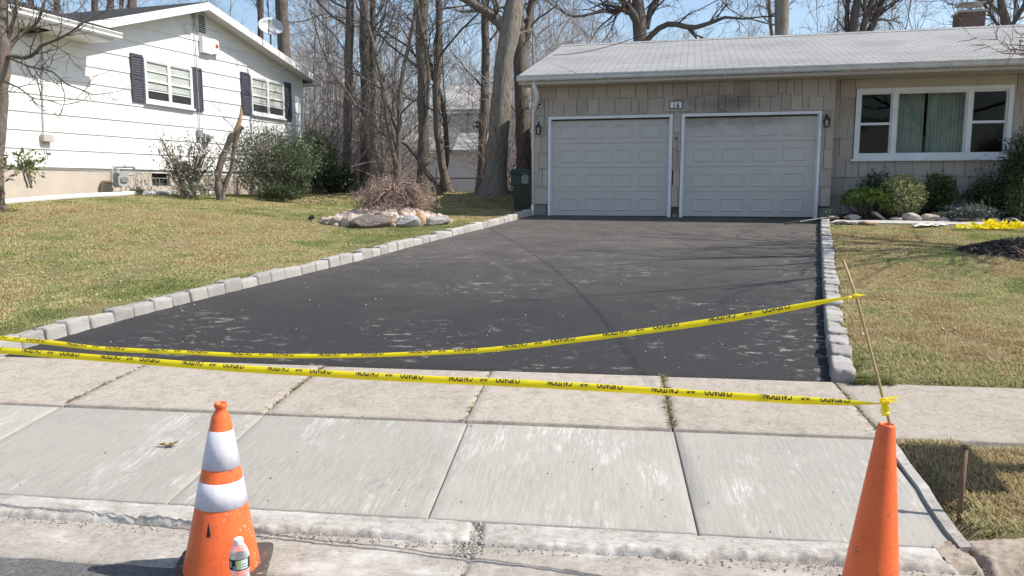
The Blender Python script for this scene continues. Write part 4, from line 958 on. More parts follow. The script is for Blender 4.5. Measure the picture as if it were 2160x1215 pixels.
for (ua, za), (ub, zb), nm in (((pk[0], zRk), (rt[0] + .03, rt[1]), 'r'), ((lt[0], zl(lt[0])), (pk[0], zRk), 'l')):
    m_ = MB(LF); h = .21
    m_.hexa([(ua, o1 - .03, za - h), (ub, o1 - .03, zb - h), (ub, o1 - .002, zb - h), (ua, o1 - .002, za - h), (ua, o1 - .03, za - .02), (ub, o1 - .03, zb - .02), (ub, o1 - .002, zb - .02), (ua, o1 - .002, za - .02)])
    m_.build('rake_board', M['white'], rfo)
    m_ = MB(LF); m_.hexa([(ua, o1, za - .13), (ub, o1, zb - .13), (ub, .02, zb - .13), (ua, .02, za - .13), (ua, o1, za - .10), (ub, o1, zb - .10), (ub, .02, zb - .10), (ua, .02, za - .10)])
    m_.build('rake_soffit', M['siding'], rfo)
MB(LF).prism([(uB - .02, rt[1] - .2), (rt[0] + .03, rt[1] - .2), (rt[0] + .03, rt[1] - .05), (uB - .02, zRk - slR * (uB - .02 - pk[0]) - .05)], o1 - .0015, o1 + .018).build('eave_return', M['white'], rfo)
MB(LF).box(rt[0] + .031, rt[0] + .06, o1 - .02, o2, rt[1] - .2, rt[1] - .015).build('eave_fascia', M['white'], rfo)
MB(LF).hexa([(uB, o1 + .02, rt[1] - .2), (rt[0], o1 + .02, rt[1] - .2), (rt[0], o2, rt[1] - .2), (uB, o2, rt[1] - .2), (uB, o1 + .02, rt[1] - .18), (rt[0], o1 + .02, rt[1] - .18), (rt[0], o2, rt[1] - .18), (uB, o2, rt[1] - .18)]).build('eave_soffit', M['siding'], rfo)
# front wing: eave with gutter parallel to the gable wall
ue = L(246, 76, -.66)[0]; uw = L(230, 80, -.6)[0]
MB(LF).box(uA - 1, uw, -.70, .019, zWing, zWing + .03).build('wing_soffit', M['siding'], lh)
MB(LF).box(uA - 1, uw + .001, -.72, -.70, zWing - .02, zWing + .20).build('wing_fascia', M['white'], lh)
gz = zWing + .05; n_ = MB(LF); prof = [(a - .12, b) for a, b in [(-.602, gz + .15), (-.602, gz), (-.66, gz), (-.69, gz + .04), (-.69, gz + .08), (-.72, gz + .13), (-.72, gz + .15), (-.70, gz + .15), (-.70, gz + .13), (-.67, gz + .07), (-.66, gz + .02), (-.615, gz + .02), (-.615, gz + .15)]]
n = len(prof); n_.add([(uA - 1, a, b) for a, b in prof] + [(ue, a, b) for a, b in prof], [tuple(range(n)), tuple(range(2 * n - 1, n - 1, -1))] + [(i, i + n, (i + 1) % n + n, (i + 1) % n) for i in range(n)]); n_.build('wing_gutter', M['white'], lh)
zwr = zWing + .22; s4 = .30
MB(LF).hexa([(uA - 1, -.74, zwr), (uw, -.74, zwr), (lt[0] + 1.1, 3.2, zwr + 3.8 * s4), (uA - 1, 3.2, zwr + 3.8 * s4), (uA - 1, -.74, zwr + .04), (uw, -.74, zwr + .04), (lt[0] + 1.1, 3.2, zwr + 3.8 * s4 + .04), (uA - 1, 3.2, zwr + 3.8 * s4 + .04)]).build('wing_roof', M['roofdark'], lh)
# windows with shutters
def dh_pair(x0, x1, yt, yb, shl, shr):
    xm = (x0 + x1) / 2
    u0 = L(x0, 180)[0]; u1 = L(x1, 180)[0]; z1 = L(xm, yt)[1]; z0 = L(xm, yb)[1]
    t = .055; v = -.07; f_ = MB(LF); um = (u0 + u1) / 2
    for a in ((u0, u1, z0, z0 + t), (u0, u1, z1 - t, z1), (u0, u0 + t, z0 + t, z1 - t), (u1 - t, u1, z0 + t, z1 - t), (um - t / 2, um + t / 2, z0 + t, z1 - t)): f_.box(a[0], a[1], v, -.027, a[2], a[3])
    w = f_.build('window', M['white'], lh)
    MB(LF).box(u0 - .04, u1 + .04, -.10, -.03, z0 - .045, z0 - .001).build('sill', M['white'], w)
    for a, b in ((u0 + t, um - t / 2), (um + t / 2, u1 - t)):
        MB(LF).box(a, b, -.0305, -.029, z0 + t, z1 - t).build('blind', M['blind'], w)
        MB(LF).add([(a, -.044, z0 + t), (b, -.044, z0 + t), (b, -.044, z1 - t), (a, -.044, z1 - t)], [(0, 1, 2, 3)]).build('pane', M['glass'], w)
        m = MB(LF); zc = (z0 + z1) / 2; e = .026
        m.box(a, b, -.062, -.046, zc - .022, zc + .022); m.box(a, a + e, -.06, -.046, z0 + t, z1 - t); m.box(b - e, b, -.06, -.046, z0 + t, z1 - t); m.box(a + e, b - e, -.06, -.046, z0 + t, z0 + t + e); m.box(a + e, b - e, -.06, -.046, z1 - t - e, z1 - t)
        for zz in ((z0 + t + zc) / 2, (z1 - t + zc) / 2): m.box(a + e, b - e, -.056, -.046, zz - .012, zz + .012)
        m.build('sash', M['white'], w)
        MB(LF).box(a + e, b - e, -.0425, -.031, z0 + t + e, (z0 + zc) / 2 + .06).build('dark_room', M['room'], w)
    for (a, b), nm in ((shl, 0), (shr, 1)):
        a_, b_ = L(a, 180)[0], L(b, 180)[0]
        s = MB(LF).box(a_, b_, -.055, -.028, z0 - .03, z1 + .04).build('shutter', M['shutter'], lh)
        k = MB(LF); e = .05
        for za, zb in ((z0 - .03, z0 + .04), ((z0 + z1) / 2 - .03, (z0 + z1) / 2 + .03), (z1 - .03, z1 + .04)): k.box(a_, b_, -.07, -.0555, za, zb)
        k.box(a_, a_ + e, -.0695, -.0555, z0 + .04, (z0 + z1) / 2 - .03); k.box(b_ - e, b_, -.0695, -.0555, z0 + .04, (z0 + z1) / 2 - .03); k.box(a_, a_ + e, -.0695, -.0555, (z0 + z1) / 2 + .03, z1 - .03); k.box(b_ - e, b_, -.0695, -.0555, (z0 + z1) / 2 + .03, z1 - .03)
        k.build('shutter_frame', M['shutter'], s)
        sl1 = MB(); sl1.hexa([(0, 0, 0), (1, 0, 0), (1, .008, 0), (0, .008, 0), (0, .014, .04), (1, .014, .04), (1, .02, .04), (0, .02, .04)])
        SL = copies_mesh(sl1, 'slat', M['shutter'])
        zz = z0 + .045
        while zz < z1 - .06:
            if abs(zz - (z0 + z1) / 2 + .02) > .05: place('slat', SL, s, LF.p(a_ + e, -.068, zz), LHA, (b_ - a_ - 2 * e, 1, 1))
            zz += .055
dh_pair(302, 402, 133, 222, (275, 300), (403, 423))
dh_pair(525, 595, 167, 245, (506, 523), (596, 610))
# gable vent
vu0, vu1 = L(412, 45)[0], L(431, 45)[0]; vz0, vz1 = L(421, 73)[1], L(421, 30)[1]
ve = MB(LF).box(vu0, vu1, -.029, -.027, vz0, vz1).build('gable_vent', M['room'], lh)
a = MB(LF); t = .03
for q in ((vu0, vu0 + t, vz0, vz1), (vu1 - t, vu1, vz0, vz1), (vu0 + t, vu1 - t, vz0, vz0 + t), (vu0 + t, vu1 - t, vz1 - t, vz1)): a.box(q[0], q[1], -.06, -.0295, q[2], q[3])
a.build('vent_frame', M['white'], ve)
for i in range(9):
    z = vz0 + t + (vz1 - vz0 - 2 * t) * (i + .1) / 9; MB(LF).hexa([(vu0 + t, -.055, z), (vu1 - t, -.055, z), (vu1 - t, -.050, z), (vu0 + t, -.050, z), (vu0 + t, -.042, z + .02), (vu1 - t, -.042, z + .02), (vu1 - t, -.038, z + .02), (vu0 + t, -.038, z + .02)]).build('vent_slat', M['white'], ve)
# alarm box with siren
def wbox(x0, x1, y0, y1, d, name, mt, par, v=-.027): 
    xm, ym = (x0 + x1) / 2, (y0 + y1) / 2; return MB(LF).box(L(x0, ym)[0], L(x1, ym)[0], v - d, v, L(xm, y1)[1], L(xm, y0)[1]).build(name, mt, par, bevel=.008)
al = empty('alarm_box', tuple(LF.p(*[L(432, 110)[0], -.03, L(432, 112)[1]])), 'white alarm box with red siren lamp below the gable vent', 'alarm')
wbox(418, 440, 80, 113, .11, 'box', M['white'], al); wbox(440.6, 454, 84, 115, .10, 'siren_housing', M['white'], al)
q = L(449, 98); MB(LF).lathe([(0, .022), (.035, .02), (.052, .012), (.055, 0)], LF.p(q[0], -.127, q[1]), 16, axis=-LF.ey).build('lamp', M['redlamp'], al, True)
a = MB(LF)
for i in range(5): z = L(447, 88)[1] - i * .035 ; a.box(L(442, 100)[0], L(446, 100)[0], -.129, -.1275, z, z + .012)
a.build('grille', M['greypaint'], al)
# service mast, conduit and meter on the wall
md = empty('electric_conduit', tuple(LF.p(L(412, 250)[0], -.05, L(412, 280)[1])), 'thin grey conduit running down the white gable wall', 'conduit')
MB(LF).tube([(L(406, 40)[0], -.06, L(406, 38)[1]), (L(408, 100)[0], -.06, L(408, 100)[1]), (L(411, 150)[0], -.06, L(411, 150)[1]), (L(416, 238)[0], -.06, L(416, 238)[1]), (L(417, 285)[0], -.06, L(417, 285)[1])], .013, 8).build('pipe', M['greypaint'], md)
a = MB(LF); q = L(405, 36); a.lathe([(.02, -.05), (.05, -.02), (.05, .05), (.02, .09), (0, .1)], LF.p(q[0], -.07, q[1]), 12); a.build('weatherhead', M['greypaint'], md, True)
for k, (x1, sag) in enumerate(((386, 75), (391, 78))):
    P0 = LF.p(L(405, 36)[0], -.09, L(405, 37)[1]); P1 = LF.p(L(380 + 5 * k, 50)[0], -.05, L(380, 48)[1]); mm = MB()
    mm.tube([P0 + (P1 - P0) * t - Vector((0, 0, .36 * 4 * t * (1 - t))) for t in np.linspace(0, 1, 10)], .006, 4, local=False); mm.build('drip_loop', M['greypaint'], md)
wbox(412, 421, 274, 290, .10, 'junction_box', M['greypaint'], md)
em = empty('electric_meter', tuple(LF.p(L(430, 290)[0], -.04, L(430, 294)[1])), 'grey round electric meter on the white wall behind the open shrub', 'meter')
wbox(424, 438, 282, 300, .10, 'socket', M['greypaint'], em); q = L(431, 287); MB(LF).lathe([(0, .12), (.07, .11), (.085, .06), (.085, 0)], LF.p(q[0], -.128, q[1]), 18, axis=-LF.ey).build('dome', M['lampglass'], em, True)
# cable box at the left with hanging wires
cbx = empty('cable_box', tuple(LF.p(L(92, 290)[0], -.03, L(92, 300)[1])), 'small beige cable box with hanging wires on the white wall', 'cable box')
wbox(82, 104, 284, 299, .10, 'box', M['beige'], cbx)
MB(LF).tube([(L(84, 75)[0], -.045, L(84, 75)[1]), (L(85, 150)[0], -.045, L(85, 150)[1]), (L(88, 284)[0], -.045, L(88, 284)[1])], .012, 5).build('cable', M['greypaint'], cbx)
for k in range(3):
    x = 86 + k * 5; MB(LF).tube([(L(x, 299)[0], -.06, L(x, 299)[1]), (L(x + 2, 315)[0], -.07, L(x, 315 + 3 * k)[1]), (L(x + 5, 330)[0], -.05, L(x, 330 - 6 * k)[1]), (L(x + 6, 347)[0], -.05, L(x, 347 - 8 * k)[1])], .007, 4).build('loose_wire', M['greypaint'], cbx)
# satellite dish on the rear slope
dz = L(575, 100, .6); dc = LF.p(dz[0] + .4, .9, L(572, 55, .9)[1])
sd = empty('satellite_dish', tuple(dc - Vector((0, 0, .8))), 'pale oval satellite dish on the white house roof', 'dish')
ax = Vector((.42, -.80, .42)).normalized(); X_ = ax.cross(Vector((0, 0, 1))).normalized(); Y_ = X_.cross(ax)
mb = MB(); V = []; F = []; nr, na = 6, 28
for s_ in (0, -.012):
    for i in range(nr + 1):
        r_ = i / nr
        for k in range(na):
            t = 2 * math.pi * k / na; V.append(dc + X_ * (.40 * r_ * math.cos(t)) + Y_ * (.31 * r_ * math.sin(t)) + ax * (.085 * (r_ * r_ - 1) + s_))
off = (nr + 1) * na
for i in range(nr):
    for k in range(na):
        k2 = (k + 1) % na; F.append((i * na + k, (i + 1) * na + k, (i + 1) * na + k2, i * na + k2)); F.append((off + i * na + k2, off + (i + 1) * na + k2, off + (i + 1) * na + k, off + i * na + k))
F += [(nr * na + k, nr * na + (k + 1) % na, off + nr * na + (k + 1) % na, off + nr * na + k) for k in range(na)]
mb.add(V, F, False); mb.build('reflector', M['dish'], sd, True)
bt = dc - Y_ * .31; MB().tube([bt + X_ * .1, bt + ax * .2 + X_ * .14 - Y_ * .02, dc + ax * .40 - Y_ * .12 + X_ * .12], .015, 6, local=False).build('feed_arm', M['greypaint'], sd)
MB().tube([dc + ax * .36 - Y_ * .11 + X_ * .12, dc + ax * .44 - Y_ * .12 + X_ * .12], [.035, .045], 10, local=False).build('feed_horn', M['greypaint'], sd)
MB().tube([dc - ax * .09, dc - ax * .14 - Vector((0, 0, .12)), dc - ax * .14 - Vector((0, 0, .85))], .03, 8, local=False).build('mast', M['greypaint'], sd)
# gas meter on its pipes
gm = empty('gas_meter', tuple(LF.p(L(250, 400)[0], -.35, L(250, 412)[1])), 'grey gas meter with pipes at the beige foundation wall', 'meter')
def LG(px, py, off): u, z = L(px, py, off); return (u, off, z)
v = -.30
bm_ = MB(LF); x0, x1 = L(242, 380, v)[0], L(265, 380, v)[0]; z0, z1 = L(252, 394, v)[1], L(252, 362, v)[1]
def mshell(mb, u0, u1, za, zb, y0, y1):
    um = (u0 + u1) / 2; c = []
    for k in range(16):
        t = math.pi * 2 * k / 16; c.append((um + (u1 - u0) / 2 * (abs(math.cos(t)) ** .55) * math.copysign(1, math.cos(t)), (za + zb) / 2 + (zb - za) / 2 * (abs(math.sin(t)) ** .6) * math.copysign(1, math.sin(t))))
    mb.prism(c, y0, y1)
mshell(bm_, x0, x1, z0, z1, v - .10, v + .10); bm_.build('body', M['greypaint'], gm)
a = MB(LF); mshell(a, x0 + .05, x1 - .05, z0 + .10, z1 - .12, v - .13, v - .101); a.build('index_cover', M['steel'], gm)
a = MB(LF); a.box(x1 - .10, x1 - .02, v - .104, v - .1005, z0 + .14, z0 + .22); a.build('sticker', M['tape'], gm)
MB(LF).tube([LG(213, 412, -.25), LG(213, 388, -.25), LG(216, 384, -.25), LG(236, 384, -.27)], .032, 8).build('riser_pipe', M['rust'], gm)
MB(LF).tube([LG(238, 410, v), LG(238, 395, v), LG(236, 384, v), LG(236, 357, v), LG(239, 352, v), LG(280, 352, v), LG(283, 355, v), LG(283, 366, v), LG(278, 369, v), LG(268, 369, v)], .03, 8).build('outlet_pipe', M['greypaint'], gm)
MB(LF).tube([LG(262, 352, v), LG(262, 349, v)], .045, 8).build('union_nut', M['greypaint'], gm); MB(LF).tube([LG(245, 362, v), LG(245, 354, v)], .035, 8).build('inlet_stub', M['greypaint'], gm); MB(LF).tube([LG(248, 366, v - .1), LG(248, 358, v - .1)], [.06, .05], 10).build('regulator', M['steel'], gm)
# white drain pipe lying along the wall
pz = L(100, 418, -.5)[1] + .02
dp = MB(LF); dp.tube([(u, -.45 - .03 * math.sin(u), float(lawn_i(LF.p(u, -.45, 0).x, LF.p(u, -.45, 0).y)) + .045) for u in np.linspace(uA + 3.2, L(470, 412, -.45)[0], 24)], .055, 10)
tag(dp.build('drain_pipe', M['pvc']), 'long white drain pipe lying along the foundation', 'pipe')

# ------------------------------------------------------------------ cones, bottle, tape
def cone(name, label, px, Y, ztop, prof, mt, bands, lean, base=True):
    top = atY(px, 900, Y); z0 = 0.0
    root = empty(name, (top.x, Y, z0), label, 'traffic cone')
    ax = Vector((lean[0], lean[1], 1)).normalized()
    P = Vector((top.x, Y, z0)) - Vector((lean[0], lean[1], 0)) * ztop
    root.location = P; ORG[root] = P.copy()
    mb = MB(); mb.lathe(prof, P, 48, axis=ax); mb.build('cone_body', mt, root, True)
    mb = MB(); inn = [(r - .006, z) for r, z in prof[::-1]]
    for (za, zb) in bands:
        ra = np.interp(za, [p[1] for p in prof[:5]], [p[0] for p in prof[:5]]); rb = np.interp(zb, [p[1] for p in prof[:5]], [p[0] for p in prof[:5]])
        b = MB(); b.lathe([(ra + .0005, za), (ra + .0022, za + .001), (rb + .0022, zb - .001), (rb + .0005, zb)], P, 48, axis=ax); b.build('reflective_band', M['reflect'], root, True)
    return root, P, ax
prof1 = [(.150, .028), (.148, .04), (.141, .075), (.138, .09), (.0365, .655), (.034, .662), (.0215, .684), (.021, .692), (.0255, .700), (.026, .712), (.0235, .716), (.018, .714), (.017, .66), (.02, .60)]
c1, P1, ax1 = cone('traffic_cone', 'orange traffic cone with two white reflective bands beside the water bottle', 468, 2.95, .716, prof1, M['cone1'], [(.300, .404), (.456, .607)], (.040, 0))
def rbase(P, w, h, mt, root, rot):
    mb = MB(); n = 8; c = []
    for cx, cy, a0 in ((1, 1, 0), (-1, 1, 90), (-1, -1, 180), (1, -1, 270)):
        for k in range(n): a = R(a0 + 90 * k / (n - 1)); c.append((cx * (w - .035) + .035 * math.cos(a), cy * (w - .035) + .035 * math.sin(a)))
    c = [(x * math.cos(rot) - y * math.sin(rot) + P.x, x * math.sin(rot) + y * math.cos(rot) + P.y) for x, y in c]
    mb.slab(c, .004, .030); mb.build('base', mt, root, bevel=.004)
M['conebase'] = mat('cone_base_rubber', (.10, .075, .06), (.065, .05, .042), 18, .8, .3, 60, dirt=(.50, .45, .40), dscale=34, dlo=.60, dhi=.66)
rbase(P1, .185, .03, M['conebase'], c1, R(10))
# black scuff on the splashed cone
a = MB(); 
def on_cone(P, prof, ang, z, off=.0012):
    r = np.interp(z, [p[1] for p in prof[:6]], [p[0] for p in prof[:6]]) + off; return (P.x + r * math.cos(ang) + .04 * z, P.y + r * math.sin(ang), P.z + z)
a.add([on_cone(P1, prof1, R(265), .262), on_cone(P1, prof1, R(270), .215), on_cone(P1, prof1, R(270), .205), on_cone(P1, prof1, R(262), .205), on_cone(P1, prof1, R(263), .23)], [(0, 4, 3, 2, 1)], False); a.build('scuff', M['blackink'], c1)
prof2 = [(.108, .025), (.104, .05), (.0305, .690), (.029, .697), (.0275, .700), (.023, .700), (.022, .68), (.03, .55)]
c2, P2, ax2 = cone('traffic_cone', 'slim plain orange traffic cone holding the bamboo stake', 1870, 2.72, .70, prof2, M['cone2'], [], (.038, .0))
rbase(P2, .120, .03, M['cone2'], c2, R(-6))
# water bottle
bt0 = atY(503, 1135, 2.75); bb = empty('water_bottle', (bt0.x, bt0.y, .004), 'clear plastic water bottle with white cap in front of the splashed cone', 'bottle')
B0 = Vector((bt0.x, bt0.y, .004)); H = bt0.z - .004; k = H / .205
pr = [(0, .004), (.022, .0), (.029, .004), (.0315, .015), (.0300, .03), (.0318, .04), (.030, .052), (.0318, .062), (.0298, .074), (.0285, .085), (.0298, .096), (.0322, .104), (.0322, .146), (.0312, .152), (.027, .166), (.0195, .180), (.0145, .187), (.0135, .190), (.0135, .196)]
MB().lathe([(r * k, z * k) for r, z in pr], B0, 32).build('bottle_body', M['pet'], bb, True)
capm = MB(); cp_ = [(0, .205), (.0125, .205), (.0145, .2035), (.015, .201), (.015, .188), (.0148, .187)]; capm.lathe([(r * k, z * k) for r, z in cp_[::-1]], B0, 28); capm.build('cap', M['cap'], bb, True)
def wrap(a0, a1, z0, z1, mt, name, off, n=14):
    mb = MB(); V = []
    for i in range(n + 1):
        a = R(a0 + (a1 - a0) * i / n)
        for z in (z0, z1): V.append((B0.x + (.0324 + off) * k * math.cos(a), B0.y + (.0324 + off) * k * math.sin(a), B0.z + z * k))
    mb.add(V, [(2 * i, 2 * i + 2, 2 * i + 3, 2 * i + 1) for i in range(n)], False); return mb.build(name, mt, bb, True)
M['lab_dark'] = mat('label_dark', (.035, .04, .035), (.02, .02, .02), 40, .4); M['lab_green'] = mat('label_green', (.24, .36, .12), (.45, .55, .30), 60, .4); M['lab_blue'] = mat('label_blue', (.25, .32, .55), None, 40, .4); M['lab_pale'] = mat('label_pale', (.62, .68, .66), (.5, .55, .55), 90, .4)
wrap(0, 360, .106, .144, M['lab_dark'], 'label', .0, 40); wrap(268, 296, .110, .141, M['lab_green'], 'label_print', .0004); wrap(297, 340, .110, .142, M['lab_pale'], 'label_print', .0004); wrap(250, 267, .108, .122, M['lab_blue'], 'label_print', .0004); wrap(224, 240, .116, .137, M['lab_pale'], 'label_print', .0004); wrap(299, 338, .117, .119, M['lab_dark'], 'label_print', .0007); wrap(299, 330, .126, .128, M['lab_dark'], 'label_print', .0007)
# bamboo stake in the slim cone
s0 = P2 + ax2 * .30; s1 = atY(1876, 890, 2.72); s2 = atY(1806, 625, 2.84); s3 = atY(1779, 549, 2.88)
st = MB(); pts = [s0, s1, s1 + (s2 - s1) * .33, s1 + (s2 - s1) * .66, s2, s3]; st.tube(pts, [.0062, .006, .0058, .0056, .0052, .0048], 8, local=False)
stake = tag(st.build('bamboo_stake', M['bamboo'], None, True, origin=tuple(s0)), 'thin bamboo stake leaning out of the slim orange cone', 'stake')
# stake beyond the left edge that holds the other ends
lo_end = atY(-330, 730, 3.75); up_end = atY(-330, 668, 3.75)
ls = MB(); lsx, lsy = lo_end.x, lo_end.y; ls.tube([(lsx, lsy, float(terr(lsx, lsy)) - .1), (lsx, lsy, up_end.z + .15)], [.018, .016], 6, local=False)
tag(ls.build('wooden_stake', M['bamboo']), 'plain wooden stake holding the far left ends of the tapes', 'stake')
def cat_path(pts, step=.006):
    P = np.array([tuple(p) for p in pts]); n = len(P); t = np.linspace(0, n - 1, (n - 1) * 40 + 1); out = []
    for tt in t:
        i = min(int(tt), n - 2); f_ = tt - i; p0 = P[max(i - 1, 0)]; p1 = P[i]; p2 = P[i + 1]; p3 = P[min(i + 2, n - 1)]
        out.append(.5 * ((2 * p1) + (-p0 + p2) * f_ + (2 * p0 - 5 * p1 + 4 * p2 - p3) * f_ ** 2 + (-p0 + 3 * p1 - 3 * p2 + p3) * f_ ** 3))
    out = np.array(out); d = np.r_[0, np.cumsum(np.linalg.norm(np.diff(out, axis=0), axis=1))]
    s = np.arange(0, d[-1], step); return np.c_[[np.interp(s, d, out[:, i]) for i in range(3)]].T, s
def tape(label, px, depth, width, tilt, phase, seed):
    pts = [atY(x, y, depth(x)) for x, y in px]; P, s = cat_path(pts); n = len(P)
    D = np.gradient(P, axis=0); D /= np.linalg.norm(D, axis=1)[:, None]
    W_ = .78 * np.interp(s, *width) * (1 + .10 * (fbm(s * 3 + seed, s * 0) - .5)); tl = np.interp(s, *tilt) + .9 * (fbm(s * 2.2 + seed * 3, s * 0 + 2) - .5)
    fw = np.cross(D, np.tile([0, 0, 1.], (n, 1))); fw /= np.linalg.norm(fw, axis=1)[:, None]; fw *= np.sign(-fw[:, 1])[:, None]   # towards the street
    dn = np.cross(fw, D); dn *= np.sign(-dn[:, 2])[:, None]
    a_ = np.cos(tl)[:, None]; b_ = np.sin(tl)[:, None]
    down = dn * a_ + fw * b_; out = fw * a_ - dn * b_
    def surf(i_f, v, lift=0.0):        # v in widths below the fold
        i = np.clip(i_f, 0, n - 1.001); i0 = i.astype(int); f_ = (i - i0)[:, None]
        L_ = lambda A: A[i0] * (1 - f_) + A[i0 + 1] * f_
        w = (L_(W_[:, None])); vv = v[:, None]
        return L_(P) + L_(down) * (vv - .5) * w + L_(out) * (.22 * w * (1 - (2 * vv - 1) ** 2) + lift)
    vs = np.linspace(0, 1, 7); I = np.arange(n, dtype=float)
    rows = [surf(I, np.full(n, v)) for v in vs]
    bk = [surf(I, np.full(n, v)) - np.r_[0.0, .0, .0] + (-(out) * (W_[:, None] * (.16 + .44 * (.25 - (v - .5) ** 2)))) for v in (0.12, .45, .8, .93)]
    allr = rows[::-1] + bk; m = len(allr); V = np.vstack(allr); idx = np.arange(n * m).reshape(m, n)
    F = np.c_[idx[:-1, :-1].ravel(), idx[:-1, 1:].ravel(), idx[1:, 1:].ravel(), idx[1:, :-1].ravel()]
    root = empty('caution_tape', tuple(P[0]), label, 'tape')
    me = npmesh('tape_band', V - P[0], F, M['tape'], smooth=True); link('tape_band', me, root)
    # printed words: upside down, their lower half folded out of sight
    cap_h = .040
    def word(t, s_c, wid):
        tm = text_mesh(t, 1.0, .03); bm = bmesh.new(); bm.from_mesh(tm); xs_ = [v_.co.x for v_ in bm.verts]; ys_ = [v_.co.y for v_ in bm.verts]; x0_, x1_ = min(xs_), max(xs_); y1_ = max(ys_)
        cut = y1_ * .42
        bmesh.ops.bisect_plane(bm, geom=bm.verts[:] + bm.edges[:] + bm.faces[:], plane_co=(0, cut, 0), plane_no=(0, -1, 0), clear_outer=True)
        for kx in range(1, 14): bmesh.ops.bisect_plane(bm, geom=bm.verts[:] + bm.edges[:] + bm.faces[:], plane_co=(x0_ + (x1_ - x0_) * kx / 14, 0, 0), plane_no=(1, 0, 0))
        for ky in range(1, 6): bmesh.ops.bisect_plane(bm, geom=bm.verts[:] + bm.edges[:] + bm.faces[:], plane_co=(0, cut + (y1_ - cut) * ky / 6, 0), plane_no=(0, 1, 0))
        bmesh.ops.triangulate(bm, faces=bm.faces[:])
        bm.verts.index_update(); X = np.array([v_.co.x for v_ in bm.verts]); Yv = np.array([v_.co.y for v_ in bm.verts]); F_ = np.array([[v_.index for v_ in f_.verts] for f_ in bm.faces]); bm.free()
        sx = s_c + ((X - x0_) / (x1_ - x0_) - .5) * wid
        if sx.min() < .06 or sx.max() > s[-1] - .02: return
        vv = np.clip(.03 + (Yv - cut) / (y1_ - cut) * .50, .02, .9)
        Q = surf(sx / .006, vv, .0012)
        link('printed_word', npmesh('printed_word', Q - P[0], F_, M['blackink']), root)
    def logo(s_c):
        for k_, (da, db, va, vb) in enumerate(((-.018, .014, .10, .16), (-.012, -.004, .16, .36), (.0, .018, .22, .27), (-.02, .012, .33, .38), (.006, .014, .27, .42))):
            sx = np.array([s_c + da, s_c + db, s_c + db, s_c + da]); vv = np.array([va, va + .04 * (k_ % 2), vb, vb])
            link('printed_mark', npmesh('printed_mark', surf(sx / .006, vv, .0008) - P[0], np.array([[0, 1, 2, 3]]), M['blackink']), root)
    t = phase; i = 0
    while t < s[-1]:
        word('CUIDADO', t, .104); logo(t + .105); word('CAUTION', t + .205, .104); t += .425
    return root
low = [(1866, 852), (1700, 845), (1500, 833), (1300, 820), (1080, 808), (900, 800), (700, 789), (500, 777), (300, 762), (100, 747), (0, 739), (-150, 733), (-330, 730)]
upp = [(1806, 625), (1750, 634), (1600, 662), (1400, 693), (1200, 719), (1080, 733), (1000, 740), (900, 745), (800, 749), (700, 751), (600, 751), (500, 749), (400, 744), (300, 740), (200, 734), (100, 722), (0, 713), (-150, 694), (-330, 668)]
dep_lo = lambda x: 2.735 + (1866 - x) / 2200 * 1.02; dep_up = lambda x: 2.835 + (1806 - x) / 2140 * .92
tape('lower yellow caution tape tied just above the slim cone', low, dep_lo, ([0, .03, .12, .3, 2, 4.2], [.006, .008, .028, .040, .042, .040]), ([0, .3, 1.5, 3, 4.2], [-.1, .1, .15, .35, .5]), .17, 5)
tape('upper yellow caution tape tied near the top of the bamboo stake', upp, dep_up, ([0, .03, .15, .5, 1.2, 2, 4.2], [.008, .010, .026, .034, .029, .026, .031]), ([0, .3, 1.2, 2, 4.2], [-.3, .1, .5, .6, .4]), .29, 9)
def knot(c, r, label, tail):
    root = empty('tape_knot', tuple(c), label, 'tape knot', 'knots tying the tape to the bamboo stake')
    bm = bmesh.new(); bmesh.ops.create_icosphere(bm, subdivisions=3, radius=1)
    for v_ in bm.verts:
        n_ = fbm(np.array(v_.co.x * 2.3 + 5), np.array(v_.co.y * 2.3 + v_.co.z * 2.9), 3); v_.co = v_.co * (.55 + .8 * float(n_)); v_.co.x *= r * 1.3; v_.co.y *= r; v_.co.z *= r * .85
    me = bpy.data.meshes.new('bunch'); bm.to_mesh(me); bm.free(); me.materials.append(M['tape']); o = link('bunch', me, root)
    for k_, t_ in enumerate(tail):
        mb = MB(); N_ = 10; V = []
        for i in range(N_ + 1):
            f_ = i / N_; p = Vector(t_) * f_; w = .006 + .012 * math.sin(math.pi * min(1, f_ * .9)); V += [p + Vector((-w, .004 * math.sin(i * 2.1), .006 * math.sin(i * 1.3))), p + Vector((w, -.004 * math.sin(i * 1.7), 0))]
        mb.add([Vector(c) + q_ for q_ in V], [(2 * i, 2 * i + 1, 2 * i + 3, 2 * i + 2) for i in range(N_)], False); mb.build('tail', M['tape'], root)
knot(atY(1867, 846, 2.725), .017, 'bunched yellow tape knot just above the slim cone', [(.035, -.01, .02), (.0, -.012, -.055), (.03, -.02, .005)])
knot(atY(1806, 624, 2.83), .012, 'bunched yellow tape knot near the top of the bamboo stake', [(.02, -.008, .006), (-.02, -.006, -.008)])

